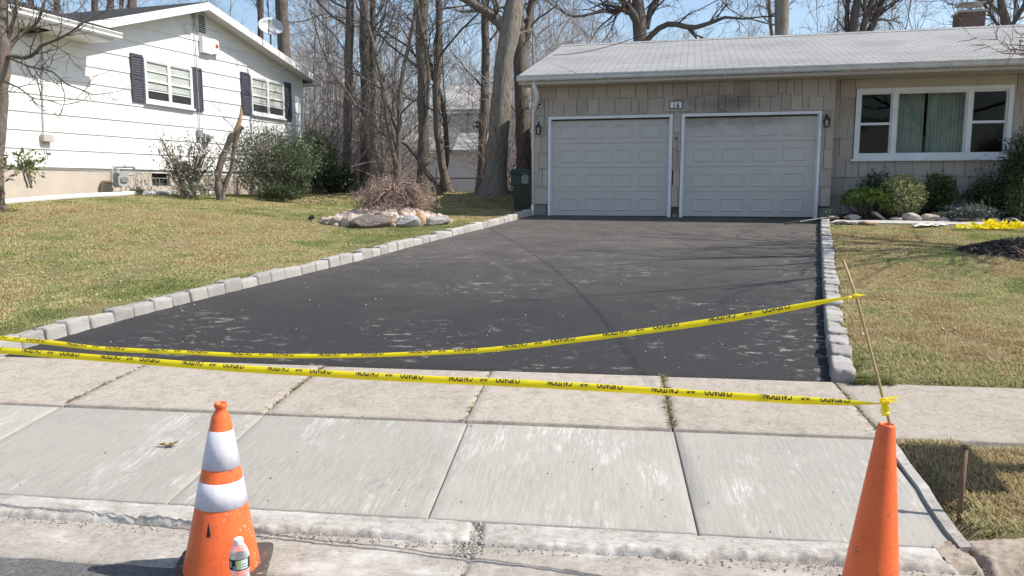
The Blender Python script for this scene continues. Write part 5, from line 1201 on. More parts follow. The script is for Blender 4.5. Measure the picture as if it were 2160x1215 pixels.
# ------------------------------------------------------------------ form pin in the grass strip, dry leaf, pole, litter
pn = atY(2026, 1058, 3.36); zt_ = float(terr(pn.x, pn.y)); pt = atY(2037, 943, 3.40)
pin = empty('steel_form_pin', (pn.x, pn.y, zt_), 'rusty steel pin standing in the grass strip', 'pin')
MB().tube([(pn.x, pn.y, zt_ - .1), pt], .0115, 10, local=False).build('shaft', M['rust'], pin, True)
MB().tube([pt, pt + Vector((.001, .001, .012))], [.018, .0165], 12, local=False).build('head', M['rust'], pin)
lf_ = G(355, 946); lr = empty('dry_leaf', tuple(lf_ + Vector((0, 0, .012))), 'curled brown dead leaf lying on the new apron', 'leaf')
M['dryleaf'] = mat('dry_leaf', (.30, .17, .08), (.20, .11, .055), 40, .8)
a = MB(); V = []; 
out_ = [(-.06, 0), (-.03, .012), (-.01, .010), (.004, .034), (.016, .012), (.035, .022), (.055, .016), (.04, .002), (.05, -.018), (.022, -.01), (.008, -.028), (-.006, -.008), (-.03, -.008)]
c_ = [lf_ + Vector((x, y, .014 + .018 * abs(math.sin(x * 40)) + .3 * abs(y))) for x, y in out_]; a.add([lf_ + Vector((0, 0, .012))] + c_, [(0, i, i % len(c_) + 1) for i in range(1, len(c_) + 1)], False); a.build('blade', M['dryleaf'], lr)
MB().tube([lf_ + Vector((-.055, 0, .016)), lf_ + Vector((-.085, -.006, .013))], .0015, 4, local=False).build('stem', M['dryleaf'], lr)
p0, p1 = atY(1655, 470, 14.9), atY(1762, 459, 15.0); p0.z = float(terr(p0.x, p0.y)) + .03; p1.z = float(terr(p1.x, p1.y)) + .16
pl = empty('tool_handle', tuple(p0), 'long grey metal tool handle lying at the driveway corner', 'tool')
MB().tube([p0, p0 + (p1 - p0) * .3], .016, 8, local=False).build('handle_grip', M['rubber'], pl); MB().tube([p0 + (p1 - p0) * .3, p1], .012, 8, local=False).build('handle_shaft', M['steel'], pl)

# wheeled bin
bn = atY(1112, 440, 18.2); bx, by = bn.x, bn.y; bz = ZG - .02
bin_ = empty('wheeled_bin', (bx, by, bz), 'dark green wheeled rubbish bin with a round emblem beside garage', 'bin')
BF = Fr((bx, by, bz), GA - R(4))
def frust(mb, w0, d0, z0, w1, d1, z1): mb.hexa([(-w0, -d0, z0), (w0, -d0, z0), (w0, d0, z0), (-w0, d0, z0), (-w1, -d1, z1), (w1, -d1, z1), (w1, d1, z1), (-w1, d1, z1)])
a = MB(BF); frust(a, .235, .26, .04, .275, .33, .70); a.build('body', M['binplastic'], bin_, bevel=.02)
a = MB(BF); frust(a, .30, .345, .70, .31, .36, .98); a.build('upper_body', M['binplastic'], bin_, bevel=.015)
a = MB(BF); frust(a, .335, .40, .98, .335, .40, 1.02); frust(a, .33, .39, 1.021, .27, .31, 1.09); a.build('lid', M['binplastic'], bin_, bevel=.012)
MB(BF).tube([(-.3, .40, .95), (.3, .40, .95)], .018, 8).build('handle_bar', M['binplastic'], bin_)
for sx in (-.27, .27):
    a = MB(BF); a.lathe([(.03, -.03), (.13, -.03), (.145, -.015), (.145, .015), (.13, .03), (.03, .03)], BF.p(sx, -.20 if sx > 0 else .26, .145), 20, axis=BF.ex); w_ = a.build('wheel', M['rubber'], bin_, True)
    a = MB(BF); a.lathe([(0, -.034), (.06, -.034), (.06, .034), (0, .034)], BF.p(sx, -.20 if sx > 0 else .26, .145), 14, axis=BF.ex); a.build('hub', M['binplastic'], w_)
eu, ez2 = .05, .845; fy = -.362
a = MB(BF)
def arc(mb, r0, r1, a0, a1, y, n=16):
    V = []
    for i in range(n + 1):
        t = R(a0 + (a1 - a0) * i / n); V += [(eu + r0 * math.cos(t), y, ez2 + r0 * math.sin(t)), (eu + r1 * math.cos(t), y, ez2 + r1 * math.sin(t))]
    mb.add(V, [(2 * i, 2 * i + 1, 2 * i + 3, 2 * i + 2) for i in range(n)])
arc(a, .078, .098, 20, 160, fy); arc(a, .078, .098, 200, 340, fy); arc(a, .052, .066, 0, 360, fy, 24)
a.box(eu - .008, eu + .008, fy, fy + .004, ez2 - .05, ez2 + .05); a.box(eu - .038, eu - .018, fy, fy + .004, ez2 - .02, ez2 + .02); a.box(eu + .018, eu + .038, fy, fy + .004, ez2 - .02, ez2 + .02); a.build('emblem', M['binprint'], bin_)
MB(BF).box(eu - .09, eu + .09, fy, fy + .004, ez2 + .125, ez2 + .145).build('printed_line', M['binprint'], bin_)

# ------------------------------------------------------------------ rock bed with river pebbles
def rock(c, r, seed, mt, name='rock', flat=1.0, rz=None):
    r_ = np.random.default_rng(seed); bm = bmesh.new(); bmesh.ops.create_icosphere(bm, subdivisions=3, radius=1)
    planes = [(lambda d: d / np.linalg.norm(d))(r_.normal(size=3)) for _ in range(9)]; lim = r_.uniform(.55, .9, 9)
    for v_ in bm.verts:
        p = np.array(v_.co)
        for pl_, l_ in zip(planes, lim):
            t = p @ pl_
            if t > l_: p = p - pl_ * (t - l_) * .92
        p *= 1 + .30 * (float(fbm(np.array(p[0] * 3.5 + seed), np.array(p[1] * 3.5 + p[2] * 3), 4)) - .5)
        v_.co = Vector((p[0] * r[0], p[1] * r[1], p[2] * r[2] * flat))
    me = bpy.data.meshes.new(name); bm.to_mesh(me); bm.free(); me.materials.append(mt); me.polygons.foreach_set('use_smooth', [False] * len(me.polygons))
    o = link(name, me, None, c); o.rotation_euler = (0, 0, rz if rz is not None else r_.uniform(0, 6.3)); return o
def gz_(x, y): return float(lawn_i(x, y))
def bedrock(px, py, Y, wpx, hpx, mt, label, seed, group=None, rz=0):
    p = atY(px, py, Y); s = Y / FPX; z = gz_(p.x, p.y)
    o = rock((p.x, p.y, z + hpx * s * .36), (wpx * s * .56, max(wpx, hpx) * s * .42, hpx * s * .78), seed, mt, 'rock', 1, rz); tag(o, label, 'rock', group); return o
YB = BED.y
rk = [(690, 462, -.45, 26, 16, 'rock', 'small pale grey rock at the left tip of the rock bed'), (712, 462, -.60, 34, 20, 'rock', 'rounded tan rock second from the left tip of the rock bed'),
      (742, 464, -.78, 46, 24, 'rock', 'large pale tan boulder near the left of the rock bed'), (790, 467, -.92, 92, 24, 'rock_dark', 'long dark pitted rock at the front of the bed'),
      (829, 469, -.98, 14, 20, 'rock_orange', 'small upright orange rock at the front of the bed'), (862, 466, -.92, 56, 22, 'rock_grey', 'blue grey striped boulder at the front of the bed'),
      (886, 462, -.80, 24, 26, 'rock_orange', 'leaning rusty brown slab right of the grey boulder'), (915, 461, -.62, 62, 18, 'rock_grey', 'broad grey rock at the right end of the bed'),
      (791, 449, -.25, 40, 20, 'rock', 'pinkish tan flat slab lying on the pebbles'), (800, 441, -.0, 18, 18, 'rock_orange', 'bright orange rock standing on the pebbles'),
      (815, 438, .15, 18, 14, 'rock_dark', 'dark brown rock at the foot of the weeping tree'), (900, 446, -.2, 46, 12, 'rock', 'wide thin tan slab on the right pebbles'),
      (925, 441, .05, 28, 12, 'rock_grey', 'flat grey capstone under the thin dark post'), (935, 455, -.45, 24, 18, 'rock', 'angular grey rock at the far right tip of the bed'), (838, 452, -.35, 26, 14, 'rock', 'low cream rock in the middle of the pebbles')]
for i, (px, py, dy, w_, h_, mt, lb) in enumerate(rk): bedrock(px, py, YB + dy, w_, h_, M[mt], lb, 30 + i)
mound = MB(); nr, na = 8, 40; V = []
def mz(r_): return .30 * (1 - r_ ** 1.6)
for i in range(nr + 1):
    for k_ in range(na):
        t = 2 * math.pi * k_ / na; x = BED.x + 1.36 * i / nr * math.cos(t); y = BED.y + .86 * i / nr * math.sin(t); V.append((x, y, gz_(x, y) - .03 + mz(i / nr)))
mound.add(V, [(i * na + k_, (i + 1) * na + k_, (i + 1) * na + (k_ + 1) % na, i * na + (k_ + 1) % na) for i in range(nr) for k_ in range(na)], False)
tag(mound.build('bed_soil', M['soil'], None, True), None, None, None, 'structure')
pts = []
for i in range(2300):
    r_ = math.sqrt(rng.random()) * .98; t = rng.uniform(0, 6.283); x = BED.x + 1.30 * r_ * math.cos(t); y = BED.y + .84 * r_ * math.sin(t); pts.append((x, y, gz_(x, y) - .015 + mz(r_) + rng.uniform(0, .02)))
cob = []
def pebbles(name, pts, size, cols, label):
    bm = bmesh.new(); bmesh.ops.create_icosphere(bm, subdivisions=1, radius=1); bv = np.array([v_.co for v_ in bm.verts]); bf = np.array([[v_.index for v_ in f_.verts] for f_ in bm.faces]); bm.free()
    V = []; F = []; Cc = []
    for i, p in enumerate(pts):
        s = size * rng.uniform(.55, 1.5); q_ = bv * (s * rng.uniform(.7, 1.25), s * rng.uniform(.7, 1.2), s * rng.uniform(.5, .8)); a = rng.uniform(0, 6.28); c_, s_ = math.cos(a), math.sin(a)
        V.append(q_ @ np.array([[c_, s_, 0], [-s_, c_, 0], [0, 0, 1]]) + p); F.append(bf + len(bv) * i); Cc.append(np.tile(np.array(cols[rng.integers(len(cols))]) * rng.uniform(.8, 1.15), (len(bv), 1)))
    tag(link(name, npmesh(name, np.vstack(V), np.vstack(F), M['pebble'], np.vstack(Cc), True)), label, None, None, 'stuff')
for i in range(130):
    r_ = math.sqrt(rng.random()) * 1.02; t = rng.uniform(0, 6.283); x = BED.x + 1.34 * r_ * math.cos(t); y = BED.y + .88 * r_ * math.sin(t); cob.append((x, y, gz_(x, y) - .0 + mz(min(r_, 1))))
pebbles('cobbles', cob, .085, [(.45, .36, .30), (.38, .31, .26), (.50, .42, .36), (.33, .26, .22), (.46, .33, .22)], 'fist sized tan cobbles among the pebbles of the rock bed')
pebbles('river_pebbles', pts, .042, [(.55, .48, .41), (.48, .41, .35), (.62, .57, .51), (.42, .36, .31), (.50, .42, .36)], 'pale river pebbles heaped in the rock bed')
ps = atY(921, 437, BED.y + .1); MB_ = MB(); MB_.tube([(ps.x, ps.y, gz_(ps.x, ps.y)), (ps.x, ps.y, atY(921, 355, BED.y + .1).z)], .012, 6, local=False); tag(MB_.build('garden_post', M['black']), 'thin dark metal post at the right end of the rock bed', 'post')
sp = atY(656, 460, 15.2); z = gz_(sp.x, sp.y); so_ = empty('garden_spotlight', (sp.x, sp.y, z), 'small black spotlight on the lawn left of the rock bed', 'lamp')
MB().tube([(sp.x, sp.y, z - .03), (sp.x, sp.y, z + .06)], .008, 6, local=False).build('spike', M['black'], so_); MB().tube([(sp.x - .05, sp.y, z + .06), (sp.x + .05, sp.y + .02, z + .12)], [.035, .05], 10, local=False).build('head', M['black'], so_)

# ------------------------------------------------------------------ planting bed, path and litter in front of the house
def HP(px, py, v):  # point on a plane parallel to the house front, at ey = v
    u, z = GF.hit(px, py, v); return GF.p(u, v, z)
u_b0 = GF.hit(1745, 470, -1.2)[0]
bd = MB(GF); N_ = 40; V = []
for i in range(N_ + 1):
    u = u_b0 - .05 + 6.5 * i / N_
    for v_, dz_ in ((-1.0, .02), (-.6, .09), (-.2, .10), (REC - .02, .08)):
        if u < uC + .05: v_ = min(v_, -.05)
        p = GF.p(u, v_, 0); V.append((p.x, p.y, gz_(p.x, p.y) + dz_))
bd.add(V, [(4 * i + j, 4 * i + 4 + j, 4 * i + 5 + j, 4 * i + 1 + j) for i in range(N_) for j in range(3)], False); tag(bd.build('planting_bed', M['soil'], None, True), None, None, None, 'structure')
path = MB(GF); V = []
for i in range(31):
    u = u_b0 - .02 + 6.4 * i / 30
    for v_, dz_ in ((-1.62, -.06), (-1.62, .028), (-1.08, .034), (-1.08, -.06)):
        p = GF.p(u, v_, 0); V.append((p.x, p.y, gz_(p.x, p.y) + dz_))
path.add(V, [(4 * i + j, 4 * i + 4 + j, 4 * i + 5 + j, 4 * i + 1 + j) for i in range(30) for j in range(3)] + [(0, 1, 2, 3)], False)
tag(path.build('garden_path', M['slab_path']), None, None, None, 'structure')
ed = [(1757, 467, 24, 10, 0), (1795, 466, 36, 14, 1), (1893, 467, 30, 9, 2), (1922, 464, 36, 22, 3), (1962, 462, 36, 18, 4), (1930, 470, 32, 10, 5), (1958, 470, 34, 10, 6), (1990, 469, 34, 10, 7), (2028, 470, 34, 10, 8), (2062, 469, 32, 10, 9), (2098, 469, 34, 10, 10), (2130, 469, 30, 10, 11)]
edl = ['thin flat stone at the driveway end of the bed edging', 'squared grey stone beside the mugo pine', 'low flat edging stone under the variegated bush', 'domed grey boulder under the variegated bush', 'grey boulder right of the domed one in bed edging', 'low ledge stone below the domed boulder', 'low ledge stone right below the grey boulder pair', 'edging stone left of the blue juniper', 'edging stone in front of the blue juniper left half', 'edging stone in front of the blue juniper right half', 'edging stone right of the blue juniper', 'rightmost edging stone of the planting bed']
for (px, py, w_, h_, s_), lb in zip(ed, edl):
    p = HP(px, py, -.95); s = p.y / FPX; z = gz_(p.x, p.y) + .02
    tag(rock((p.x, p.y, z + h_ * s * .35), (w_ * s * .55, .13, h_ * s * .6), 200 + s_, M['rock_grey' if s_ % 2 else 'rock'], 'edging_stone', 1, GA + random.uniform(-.1, .1)), lb, 'stone', 'stones edging the planting bed')
p = HP(1858, 464, -1.0); a = MB(); a.hexa([(p.x - .13, p.y, p.z + .13), (p.x - .10, p.y, p.z + .16), (p.x + .13, p.y + .02, p.z - .0), (p.x + .10, p.y + .02, p.z - .03), (p.x - .13, p.y + .16, p.z + .13), (p.x - .10, p.y + .16, p.z + .16), (p.x + .13, p.y + .18, p.z), (p.x + .10, p.y + .18, p.z - .03)]); tag(a.build('leaning_slate', M['rock_grey']), 'thin grey slate leaning at an angle beside the mugo pine', 'slate')
p = HP(1985, 452, -.75); z = gz_(p.x, p.y) + .05; a = MB(); a.lathe([(.10, 0), (.14, .02), (.155, .10), (.17, .105), (.17, .12), (.15, .12), (.14, .05), (0, .05)], (p.x, p.y, z), 18); tag(a.build('clay_pot', M['rock_orange'], None, True), 'low clay pot behind the boulders under the window', 'pot')
# boards and wood scraps by the driveway corner
p = HP(1765, 474, -1.35); q_ = HP(1792, 472, -1.4); a = MB(GF)
ua_, va_ = GF.hit(1748, 472, -1.5)[0], -1.5; zq = gz_(GF.p(ua_, va_, 0).x, GF.p(ua_, va_, 0).y) + .035
a.box(ua_, ua_ + .48, -1.53, -1.48, zq, zq + .03); tag(a.build('wood_lath', M['bamboo']), 'pale wooden lath lying on the path by the driveway corner', 'board')
for i, (px, py, w_, lb, mt) in enumerate(((1775, 481, 34, 'dark crumbled clod at the lawn edge near driveway', 'rock_dark'), (1820, 482, 30, 'brown wood chunk at the lawn edge', 'rust'), (1838, 478, 26, 'yellow brown split wood scrap at the lawn edge', 'woodraw'), (1800, 483, 22, 'tan clod between the wood scraps at lawn edge', 'rock'))):
    p = HP(px, py, -1.85); s = p.y / FPX; tag(rock((p.x, p.y, gz_(p.x, p.y) + .03), (w_ * s * .5, .06, .045), 300 + i, M[mt], 'wood_scrap', 1, GA), lb, 'scrap')
# white scrap sheet and heap of yellow tape
p = G(1968, 492); z = gz_(p.x, p.y) + .03; a = MB(); V = []
for i in range(9):
    f_ = i / 8; w = .06 + .05 * math.sin(i * 1.4) ** 2; V += [(p.x - .38 + .72 * f_, p.y - w - .05 + .25 * f_, z + .035 * abs(math.sin(i * 1.9))), (p.x - .36 + .72 * f_, p.y + w + .25 * f_, z + .06 * abs(math.cos(i * 1.3)))]
a.add(V, [(2 * i, 2 * i + 2, 2 * i + 3, 2 * i + 1) for i in range(8)], False); tag(a.build('white_sheet_scrap', M['paper']), 'crumpled white sheet lying on the right lawn', 'scrap')
hp = G(2082, 497); z = gz_(hp.x, hp.y)
th = empty('tape_heap', (hp.x, hp.y, z), 'tangled heap of yellow tape lying on the right lawn', 'tape')
r_ = random.Random(4)
for k_ in range(34):
    a = MB(); V = []; c_ = Vector((hp.x + r_.gauss(.12, .20), hp.y + r_.gauss(0, .07), z + .03)); rx, ry = r_.uniform(.08, .26), r_.uniform(.04, .10); ph = r_.uniform(0, 6); hz = r_.uniform(.02, .10)
    for i in range(15):
        t = ph + i * .36; w = .026; q_ = c_ + Vector((rx * math.cos(t), ry * math.sin(t), hz * (1 + math.sin(t * 1.7 + ph)) * .7)); V += [q_, q_ + Vector((.012 * math.sin(t), .02 * math.cos(t * 2), w * 1.4))]
    a.add(V, [(2 * i, 2 * i + 2, 2 * i + 3, 2 * i + 1) for i in range(14)], False); a.build('tape_loop', M['tape'], th, True)
a = MB(); V = []
for i in range(14): f_ = i / 13; x = hp.x - .55 + .5 * f_; V += [(x, hp.y - .02 + .02 * math.sin(i), z + .04 + .015 * math.sin(i * 2)), (x, hp.y + .02, z + .09 + .012 * math.sin(i * 1.3))]
a.add(V, [(2 * i, 2 * i + 2, 2 * i + 3, 2 * i + 1) for i in range(13)], False); a.build('tape_tail', M['tape'], th)
# mulch ring of the tree at the right edge
mm = MB(); V = []; nr, na = 12, 60
for i in range(nr + 1):
    for k_ in range(na):
        t = 2 * math.pi * k_ / na; rr_ = i / nr; x = MULCH.x + .25 + 1.2 * rr_ * math.cos(t); y = MULCH.y + .78 * rr_ * math.sin(t); V.append((x, y, gz_(x, y) - .02 + .20 * (1 - rr_ ** 1.7) + .05 * (float(fbm(np.array(x * 9), np.array(y * 9))) - .5)))
mm.add(V, [(i * na + k_, (i + 1) * na + k_, (i + 1) * na + (k_ + 1) % na, i * na + (k_ + 1) % na) for i in range(nr) for k_ in range(na)], False); tag(mm.build('mulch_mound', M['soil'], None, True), None, None, None, 'structure')
pts = []
for i in range(1500):
    r_2 = math.sqrt(rng.random()); t = rng.uniform(0, 6.283); x = MULCH.x + .25 + 1.2 * r_2 * math.cos(t); y = MULCH.y + .8 * r_2 * math.sin(t); pts.append((x, y, gz_(x, y) - .01 + .20 * (1 - r_2 ** 1.7)))
crumbs('mulch_chips', pts, .026, [(.07, .047, .036), (.04, .03, .025), (.11, .075, .055)], 'dark wood chips on the mulch mound')
# unseen stand-in on a post past the right edge, added to shade the strip
mbp = Vector((3.12, 3.74, 0)); mbp.z = float(terr(mbp.x, mbp.y)); mx = empty('added_shadow_caster', tuple(mbp), 'unseen dark box on a post, added to cast the shadow on the grass strip', 'added_shadow_caster')
MB().box(mbp.x - .045, mbp.x + .045, mbp.y - .045, mbp.y + .045, mbp.z - .1, mbp.z + .95).build('post', M['bamboo'], mx)
mf = Fr(mbp, STA * -1); pr_ = [(-.10, 0), (.10, 0)] + [(.10 * math.cos(t), .15 + .10 * math.sin(t)) for t in np.linspace(0, math.pi, 10)]
MB(mf).prism([(u, z + .95) for u, z in pr_], -.27, .27).build('box', M['black'], mx)

# ------------------------------------------------------------------ bare trees
class TB:
    """collects many tubes quickly as numpy rows"""
    def __init__(s): s.V = []; s.F = []; s.n = 0
    def tube(s, P, rad, k):
        P = np.asarray(P, float); m = len(P); D = np.gradient(P, axis=0); D /= np.linalg.norm(D, axis=1)[:, None] + 1e-9
        ref = np.array([0, 0, 1.]) if abs(D[0, 2]) < .8 else np.array([1., 0, 0])
        X = np.cross(D, ref); X /= np.linalg.norm(X, axis=1)[:, None] + 1e-9; Yv = np.cross(X, D)
        a = np.arange(k) * 2 * math.pi / k; rad = np.asarray(rad)[:, None, None]
        V = P[:, None, :] + rad * (X[:, None, :] * np.cos(a)[None, :, None] + Yv[:, None, :] * np.sin(a)[None, :, None])
        i = np.arange(m - 1)[:, None] * k; j = np.arange(k)[None, :]; j2 = (j + 1) % k
        F = np.stack([i + j, i + j2, i + k + j2, i + k + j], -1).reshape(-1, 4) + s.n
        s.V.append(V.reshape(-1, 3)); s.F.append(F); s.n += m * k
    def arr(s): return np.vstack(s.V), np.vstack(s.F)
def wander(r, p, d, L_, nseg, wob, up):
    P = [p]; step = L_ / nseg; d = np.array(d, float)
    for i in range(nseg):
        d = d + r.normal(0, wob, 3) + np.array([0, 0, up]); d /= np.linalg.norm(d); P.append(P[-1] + d * step)
    return np.array(P)
def perp(r, d, ang):
    a = r.normal(size=3); a -= d * (a @ d); a /= np.linalg.norm(a) + 1e-9; return d * math.cos(ang) + a * math.sin(ang)
def grow(tb, r, p, d, L_, rad, lev, maxlev, kids, up=.06, wob=.16):
    nseg = [7, 6, 5, 4, 3][min(lev, 4)]; P = wander(r, p, d, L_, nseg, wob * (1 + .25 * lev), up)
    rr = np.linspace(rad, rad * .35, nseg + 1); tb.tube(P, rr, [8, 6, 4, 3, 3][min(lev, 4)])
    if lev >= maxlev: return
    for i in range(kids[min(lev, len(kids) - 1)]):
        t = r.uniform(.22, 1.0) * nseg; j = min(int(t), nseg - 1); q = P[j] + (P[j + 1] - P[j]) * (t - j); dd = P[j + 1] - P[j]; dd /= np.linalg.norm(dd)
        grow(tb, r, q, perp(r, dd, r.uniform(.45, 1.05)), L_ * r.uniform(.38, .62), max(rad * (1 - .6 * t / nseg) * r.uniform(.4, .6), .0065 if lev >= 2 else .008), lev + 1, maxlev, kids, up, wob)
def tube_obj(name, tb, mt, parent, smooth=True):
    V, F = tb.arr(); return link(name, npmesh(name, V - np.array(ORG[parent]), F, mt, smooth=smooth), parent)
def resamp(P, R_, n):
    P = np.array(P, float); d = np.r_[0, np.cumsum(np.linalg.norm(np.diff(P, axis=0), axis=1))]; s = np.linspace(0, d[-1], n)
    return np.c_[[np.interp(s, d, P[:, i]) for i in range(3)]].T, np.interp(s, d, R_)
def pixtree(name, label, path, Y, mt, seed, nl=9, limbs=(), Ltop=6.0, lim=(2.0, 3.6), kids=(7, 5, 4), zlow=3.0, group=None, maxlev=3, ltw=None, base_flare=1.3, lt=1.0):
    """path: (px, py, width px) from the base upwards"""
    r = np.random.default_rng(seed); s = Y / FPX
    P = [np.array(atY(x, y, Y)) for x, y, w in path]; Rr = [w * s / 2 for x, y, w in path]
    g0 = gz_(P[0][0], Y) - .12; P[0][2] = min(P[0][2], 99); 
    if P[0][2] > g0 + .02: P = [np.array([P[0][0], Y, g0])] + P; Rr = [Rr[0] * 1.1] + Rr
    else: P[0][2] = g0
    d = P[-1] - P[-2]; d /= np.linalg.norm(d); d = d * .7 + np.array([0, 0, .3]); P.append(P[-1] + d * Ltop * .5); Rr.append(Rr[-1] * .8); P.append(P[-1] + d * Ltop * .5); Rr.append(Rr[-2] * .45)
    root = empty(name, tuple(P[0]), label, 'tree', group)
    Q, q = resamp(P, Rr, 26); jit = r.normal(0, .012, Q.shape); jit[0] = 0; Q = Q + jit
    q[0] *= base_flare; q[1] *= 1 + (base_flare - 1) * .35
    tb = TB(); k = 14; tb.tube(Q, q * (1 + .05 * r.normal(size=len(q))), k); V, F = tb.arr()
    ang = np.arange(len(V)) % k; h = np.arange(len(V)) // k; c = np.repeat(Q, k, 0); V = c + (V - c) * (1 + .10 * (fbm(ang * .9 + seed, h * .35) - .5))[:, None]
    me = npmesh('trunk', V - P[0], F, mt, smooth=True); link('trunk', me, root)
    tb = TB(); zs = Q[:, 2]
    for lp in limbs:
        LP_ = [np.array(atY(x, y, Y + dy)) for x, y, w, dy in lp]; LR = [w * s / 2 for x, y, w, dy in lp]
        a, b = resamp(LP_, LR, 12); tb.tube(a, b, 8)
        for i in range(9): j = r.integers(3, 11); dd = a[j + 1] - a[j] if j < 11 else a[j] - a[j - 1]; dd /= np.linalg.norm(dd); grow(tb, r, a[j], perp(r, dd, r.uniform(.5, 1.1)), r.uniform(.8, 2.0) * lt, max(.010, b[j] * .4), 1 if lt == 1 else 2, maxlev, kids)
        dd = a[-1] - a[-2]; dd /= np.linalg.norm(dd); grow(tb, r, a[-1], dd, 2.2 * lt, b[-1], 1 if lt == 1 else 2, maxlev, kids)
    for i in range(nl):
        z = zlow + (zs[-1] - zlow) * (i + r.random()) / nl; j = int(np.searchsorted(zs, z)); j = min(max(j, 1), len(Q) - 2)
        dd = Q[j + 1] - Q[j]; dd /= np.linalg.norm(dd); Lb = r.uniform(*lim) * (1.1 - .4 * i / nl)
        grow(tb, r, Q[j], perp(r, dd, r.uniform(.7, 1.25)), Lb, min(q[j] * .42, .009 * Lb + .008), 1, maxlev, kids)
    if tb.n: tube_obj('crown', tb, ltw or mt, root)
    return root
BK, BP, BD = M['bark'], M['bark_pale'], M['bark_dark']
WG = 'trees standing in the wood between the houses'
pixtree('tree', 'big pale grey trunk with a thick limb forking left beside the bin', [(1040, 414, 52), (1044, 385, 50), (1050, 300, 45), (1058, 200, 40), (1064, 130, 39), (1074, 70, 42), (1086, 0, 34)], 23.0, BP, 11, 7, [[(1068, 62, 26, 0), (1050, 44, 24, 0), (1028, 24, 22, -.3), (1000, 8, 20, -.5), (975, -8, 18, -.8)]], zlow=5.6, group=WG)
pixtree('tree', 'straight trunk with a narrow fork rising behind the bin', [(1107, 412, 34), (1104, 300, 31), (1100, 200, 30), (1098, 120, 30), (1096, 60, 22), (1092, 0, 20)], 24.5, BK, 12, 7, [[(1100, 118, 20, 0), (1108, 90, 17, 0), (1116, 50, 15, .1), (1122, 0, 14, .2), (1128, -60, 12, .2)]], zlow=6, group=WG)
pixtree('tree', 'slender straight trunk just left of the big pale trunk', [(1014, 410, 20), (1016, 330, 19), (1022, 200, 18), (1024, 100, 17), (1023, 0, 16)], 26, BK, 13, 9, [], zlow=4.5, group=WG)
pixtree('tree', 'rough trunk wrapped in pale vine stems in the middle of the wood', [(893, 412, 26), (894, 350, 24), (893, 250, 23), (891, 150, 22), (888, 60, 24), (892, 0, 26)], 24, BK, 14, 9, [[(900, 250, 8, -.2), (905, 160, 7, -.2), (896, 90, 6, -.25), (884, 40, 6, -.25), (878, -20, 5, -.2)]], zlow=4, group=WG)
pixtree('tree', 'leaning trunk right of the vine wrapped tree', [(948, 412, 20), (938, 370, 18), (926, 310, 17), (920, 250, 16), (922, 150, 15), (926, 70, 14), (925, 0, 13)], 24.5, BK, 15, 8, [[(930, 400, 12, .3), (944, 330, 11, .3), (938, 240, 10, .2), (926, 190, 9, .1), (905, 130, 8, 0), (890, 60, 7, 0)]], zlow=4, group=WG)
pixtree('tree', 'straight brown trunk nearest to the white house corner', [(727, 414, 20), (732, 330, 18), (735, 200, 17), (736, 100, 17), (738, 0, 16)], 25, BK, 16, 8, [], zlow=4.5, group=WG)
pixtree('tree', 'dark straight trunk with a thinner twin in the left wood', [(773, 412, 23), (772, 300, 22), (771, 200, 21), (769, 100, 20), (768, 0, 18)], 27, BD, 17, 8, [[(778, 350, 15, .5), (783, 250, 15, .5), (786, 120, 14, .5), (786, 0, 13, .5), (786, -60, 12, .5)]], zlow=4.5, group=WG)
pixtree('tree', 'small tree with two spreading stems behind the weeping tree', [(836, 412, 18), (837, 370, 17), (836, 345, 16), (826, 300, 12), (815, 240, 11), (808, 180, 10), (795, 120, 8), (778, 60, 7)], 22, BK, 18, 10, [[(839, 348, 13, 0), (842, 290, 11, 0), (843, 200, 10, 0), (852, 140, 9, .1), (866, 80, 8, .2), (876, 20, 7, .2), (880, -40, 5, .2)], [(815, 395, 7, 0), (800, 350, 6, 0), (775, 280, 6, 0), (755, 230, 5, 0), (730, 190, 4, 0), (700, 150, 4, 0)]], Ltop=3, lim=(1.4, 2.6), zlow=2.6, group=WG)
pixtree('tree', 'thin crooked trunk leaning left from the wood floor', [(933, 412, 11), (915, 385, 11), (896, 360, 10), (880, 330, 10), (862, 308, 9), (848, 300, 7), (838, 280, 6)], 23, BD, 19, 4, [], Ltop=2.5, lim=(1, 1.8), zlow=2.4, group=WG)
pixtree('tree', 'thick brown trunk rising behind the satellite dish', [(604, 200, 27), (600, 100, 25), (594, 0, 23)], 31, BK, 20, 9, [], zlow=6, group='trees behind the white house')
for i, (x, w, Y) in enumerate(((62, 12, 33), (118, 12, 34), (198, 13, 33), (231, 15, 32), (254, 9, 35), (276, 19, 31), (548, 12, 36))):
    lb = ['leftmost trunk above the white house roof', 'second trunk from the left above the white house roof', 'third trunk from the left above the white house roof', 'fourth trunk from the left above the white house roof', 'thinnest trunk above the white house roof', 'thickest trunk above the white house ridge', 'slim trunk left of the satellite dish'][i]
    pixtree('tree', lb, [(x, 200, w * 1.1), (x + 1, 60, w), (x + 2, 0, w * .95)], Y, BK if i % 2 else BD, 40 + i, 7, [], zlow=6.5, group='trees behind the white house')
pixtree('tree', 'dark oak like tree with wide limbs behind the garage ridge', [(1351, 260, 34), (1351, 100, 30), (1350, 60, 30), (1346, 25, 28), (1345, 0, 22)], 31, BD, 60, 8, [[(1352, 62, 16, 0), (1335, 30, 17, -.3), (1318, 8, 15, -.4), (1300, -30, 14, -.5)], [(1340, 12, 9, 0), (1320, 16, 10, 0), (1296, 26, 10, 0), (1272, 22, 8, 0), (1252, 28, 6, 0)], [(1360, 90, 12, -.3), (1385, 62, 12, -.5), (1415, 48, 11, -.6), (1460, 60, 10, -.7), (1500, 48, 8, -.8), (1530, 36, 6, -.9), (1570, 40, 4, -1)], [(1364, 60, 12, .2), (1372, 20, 12, .3), (1390, -10, 11, .4)]], zlow=7.5, group='trees behind the ranch house')
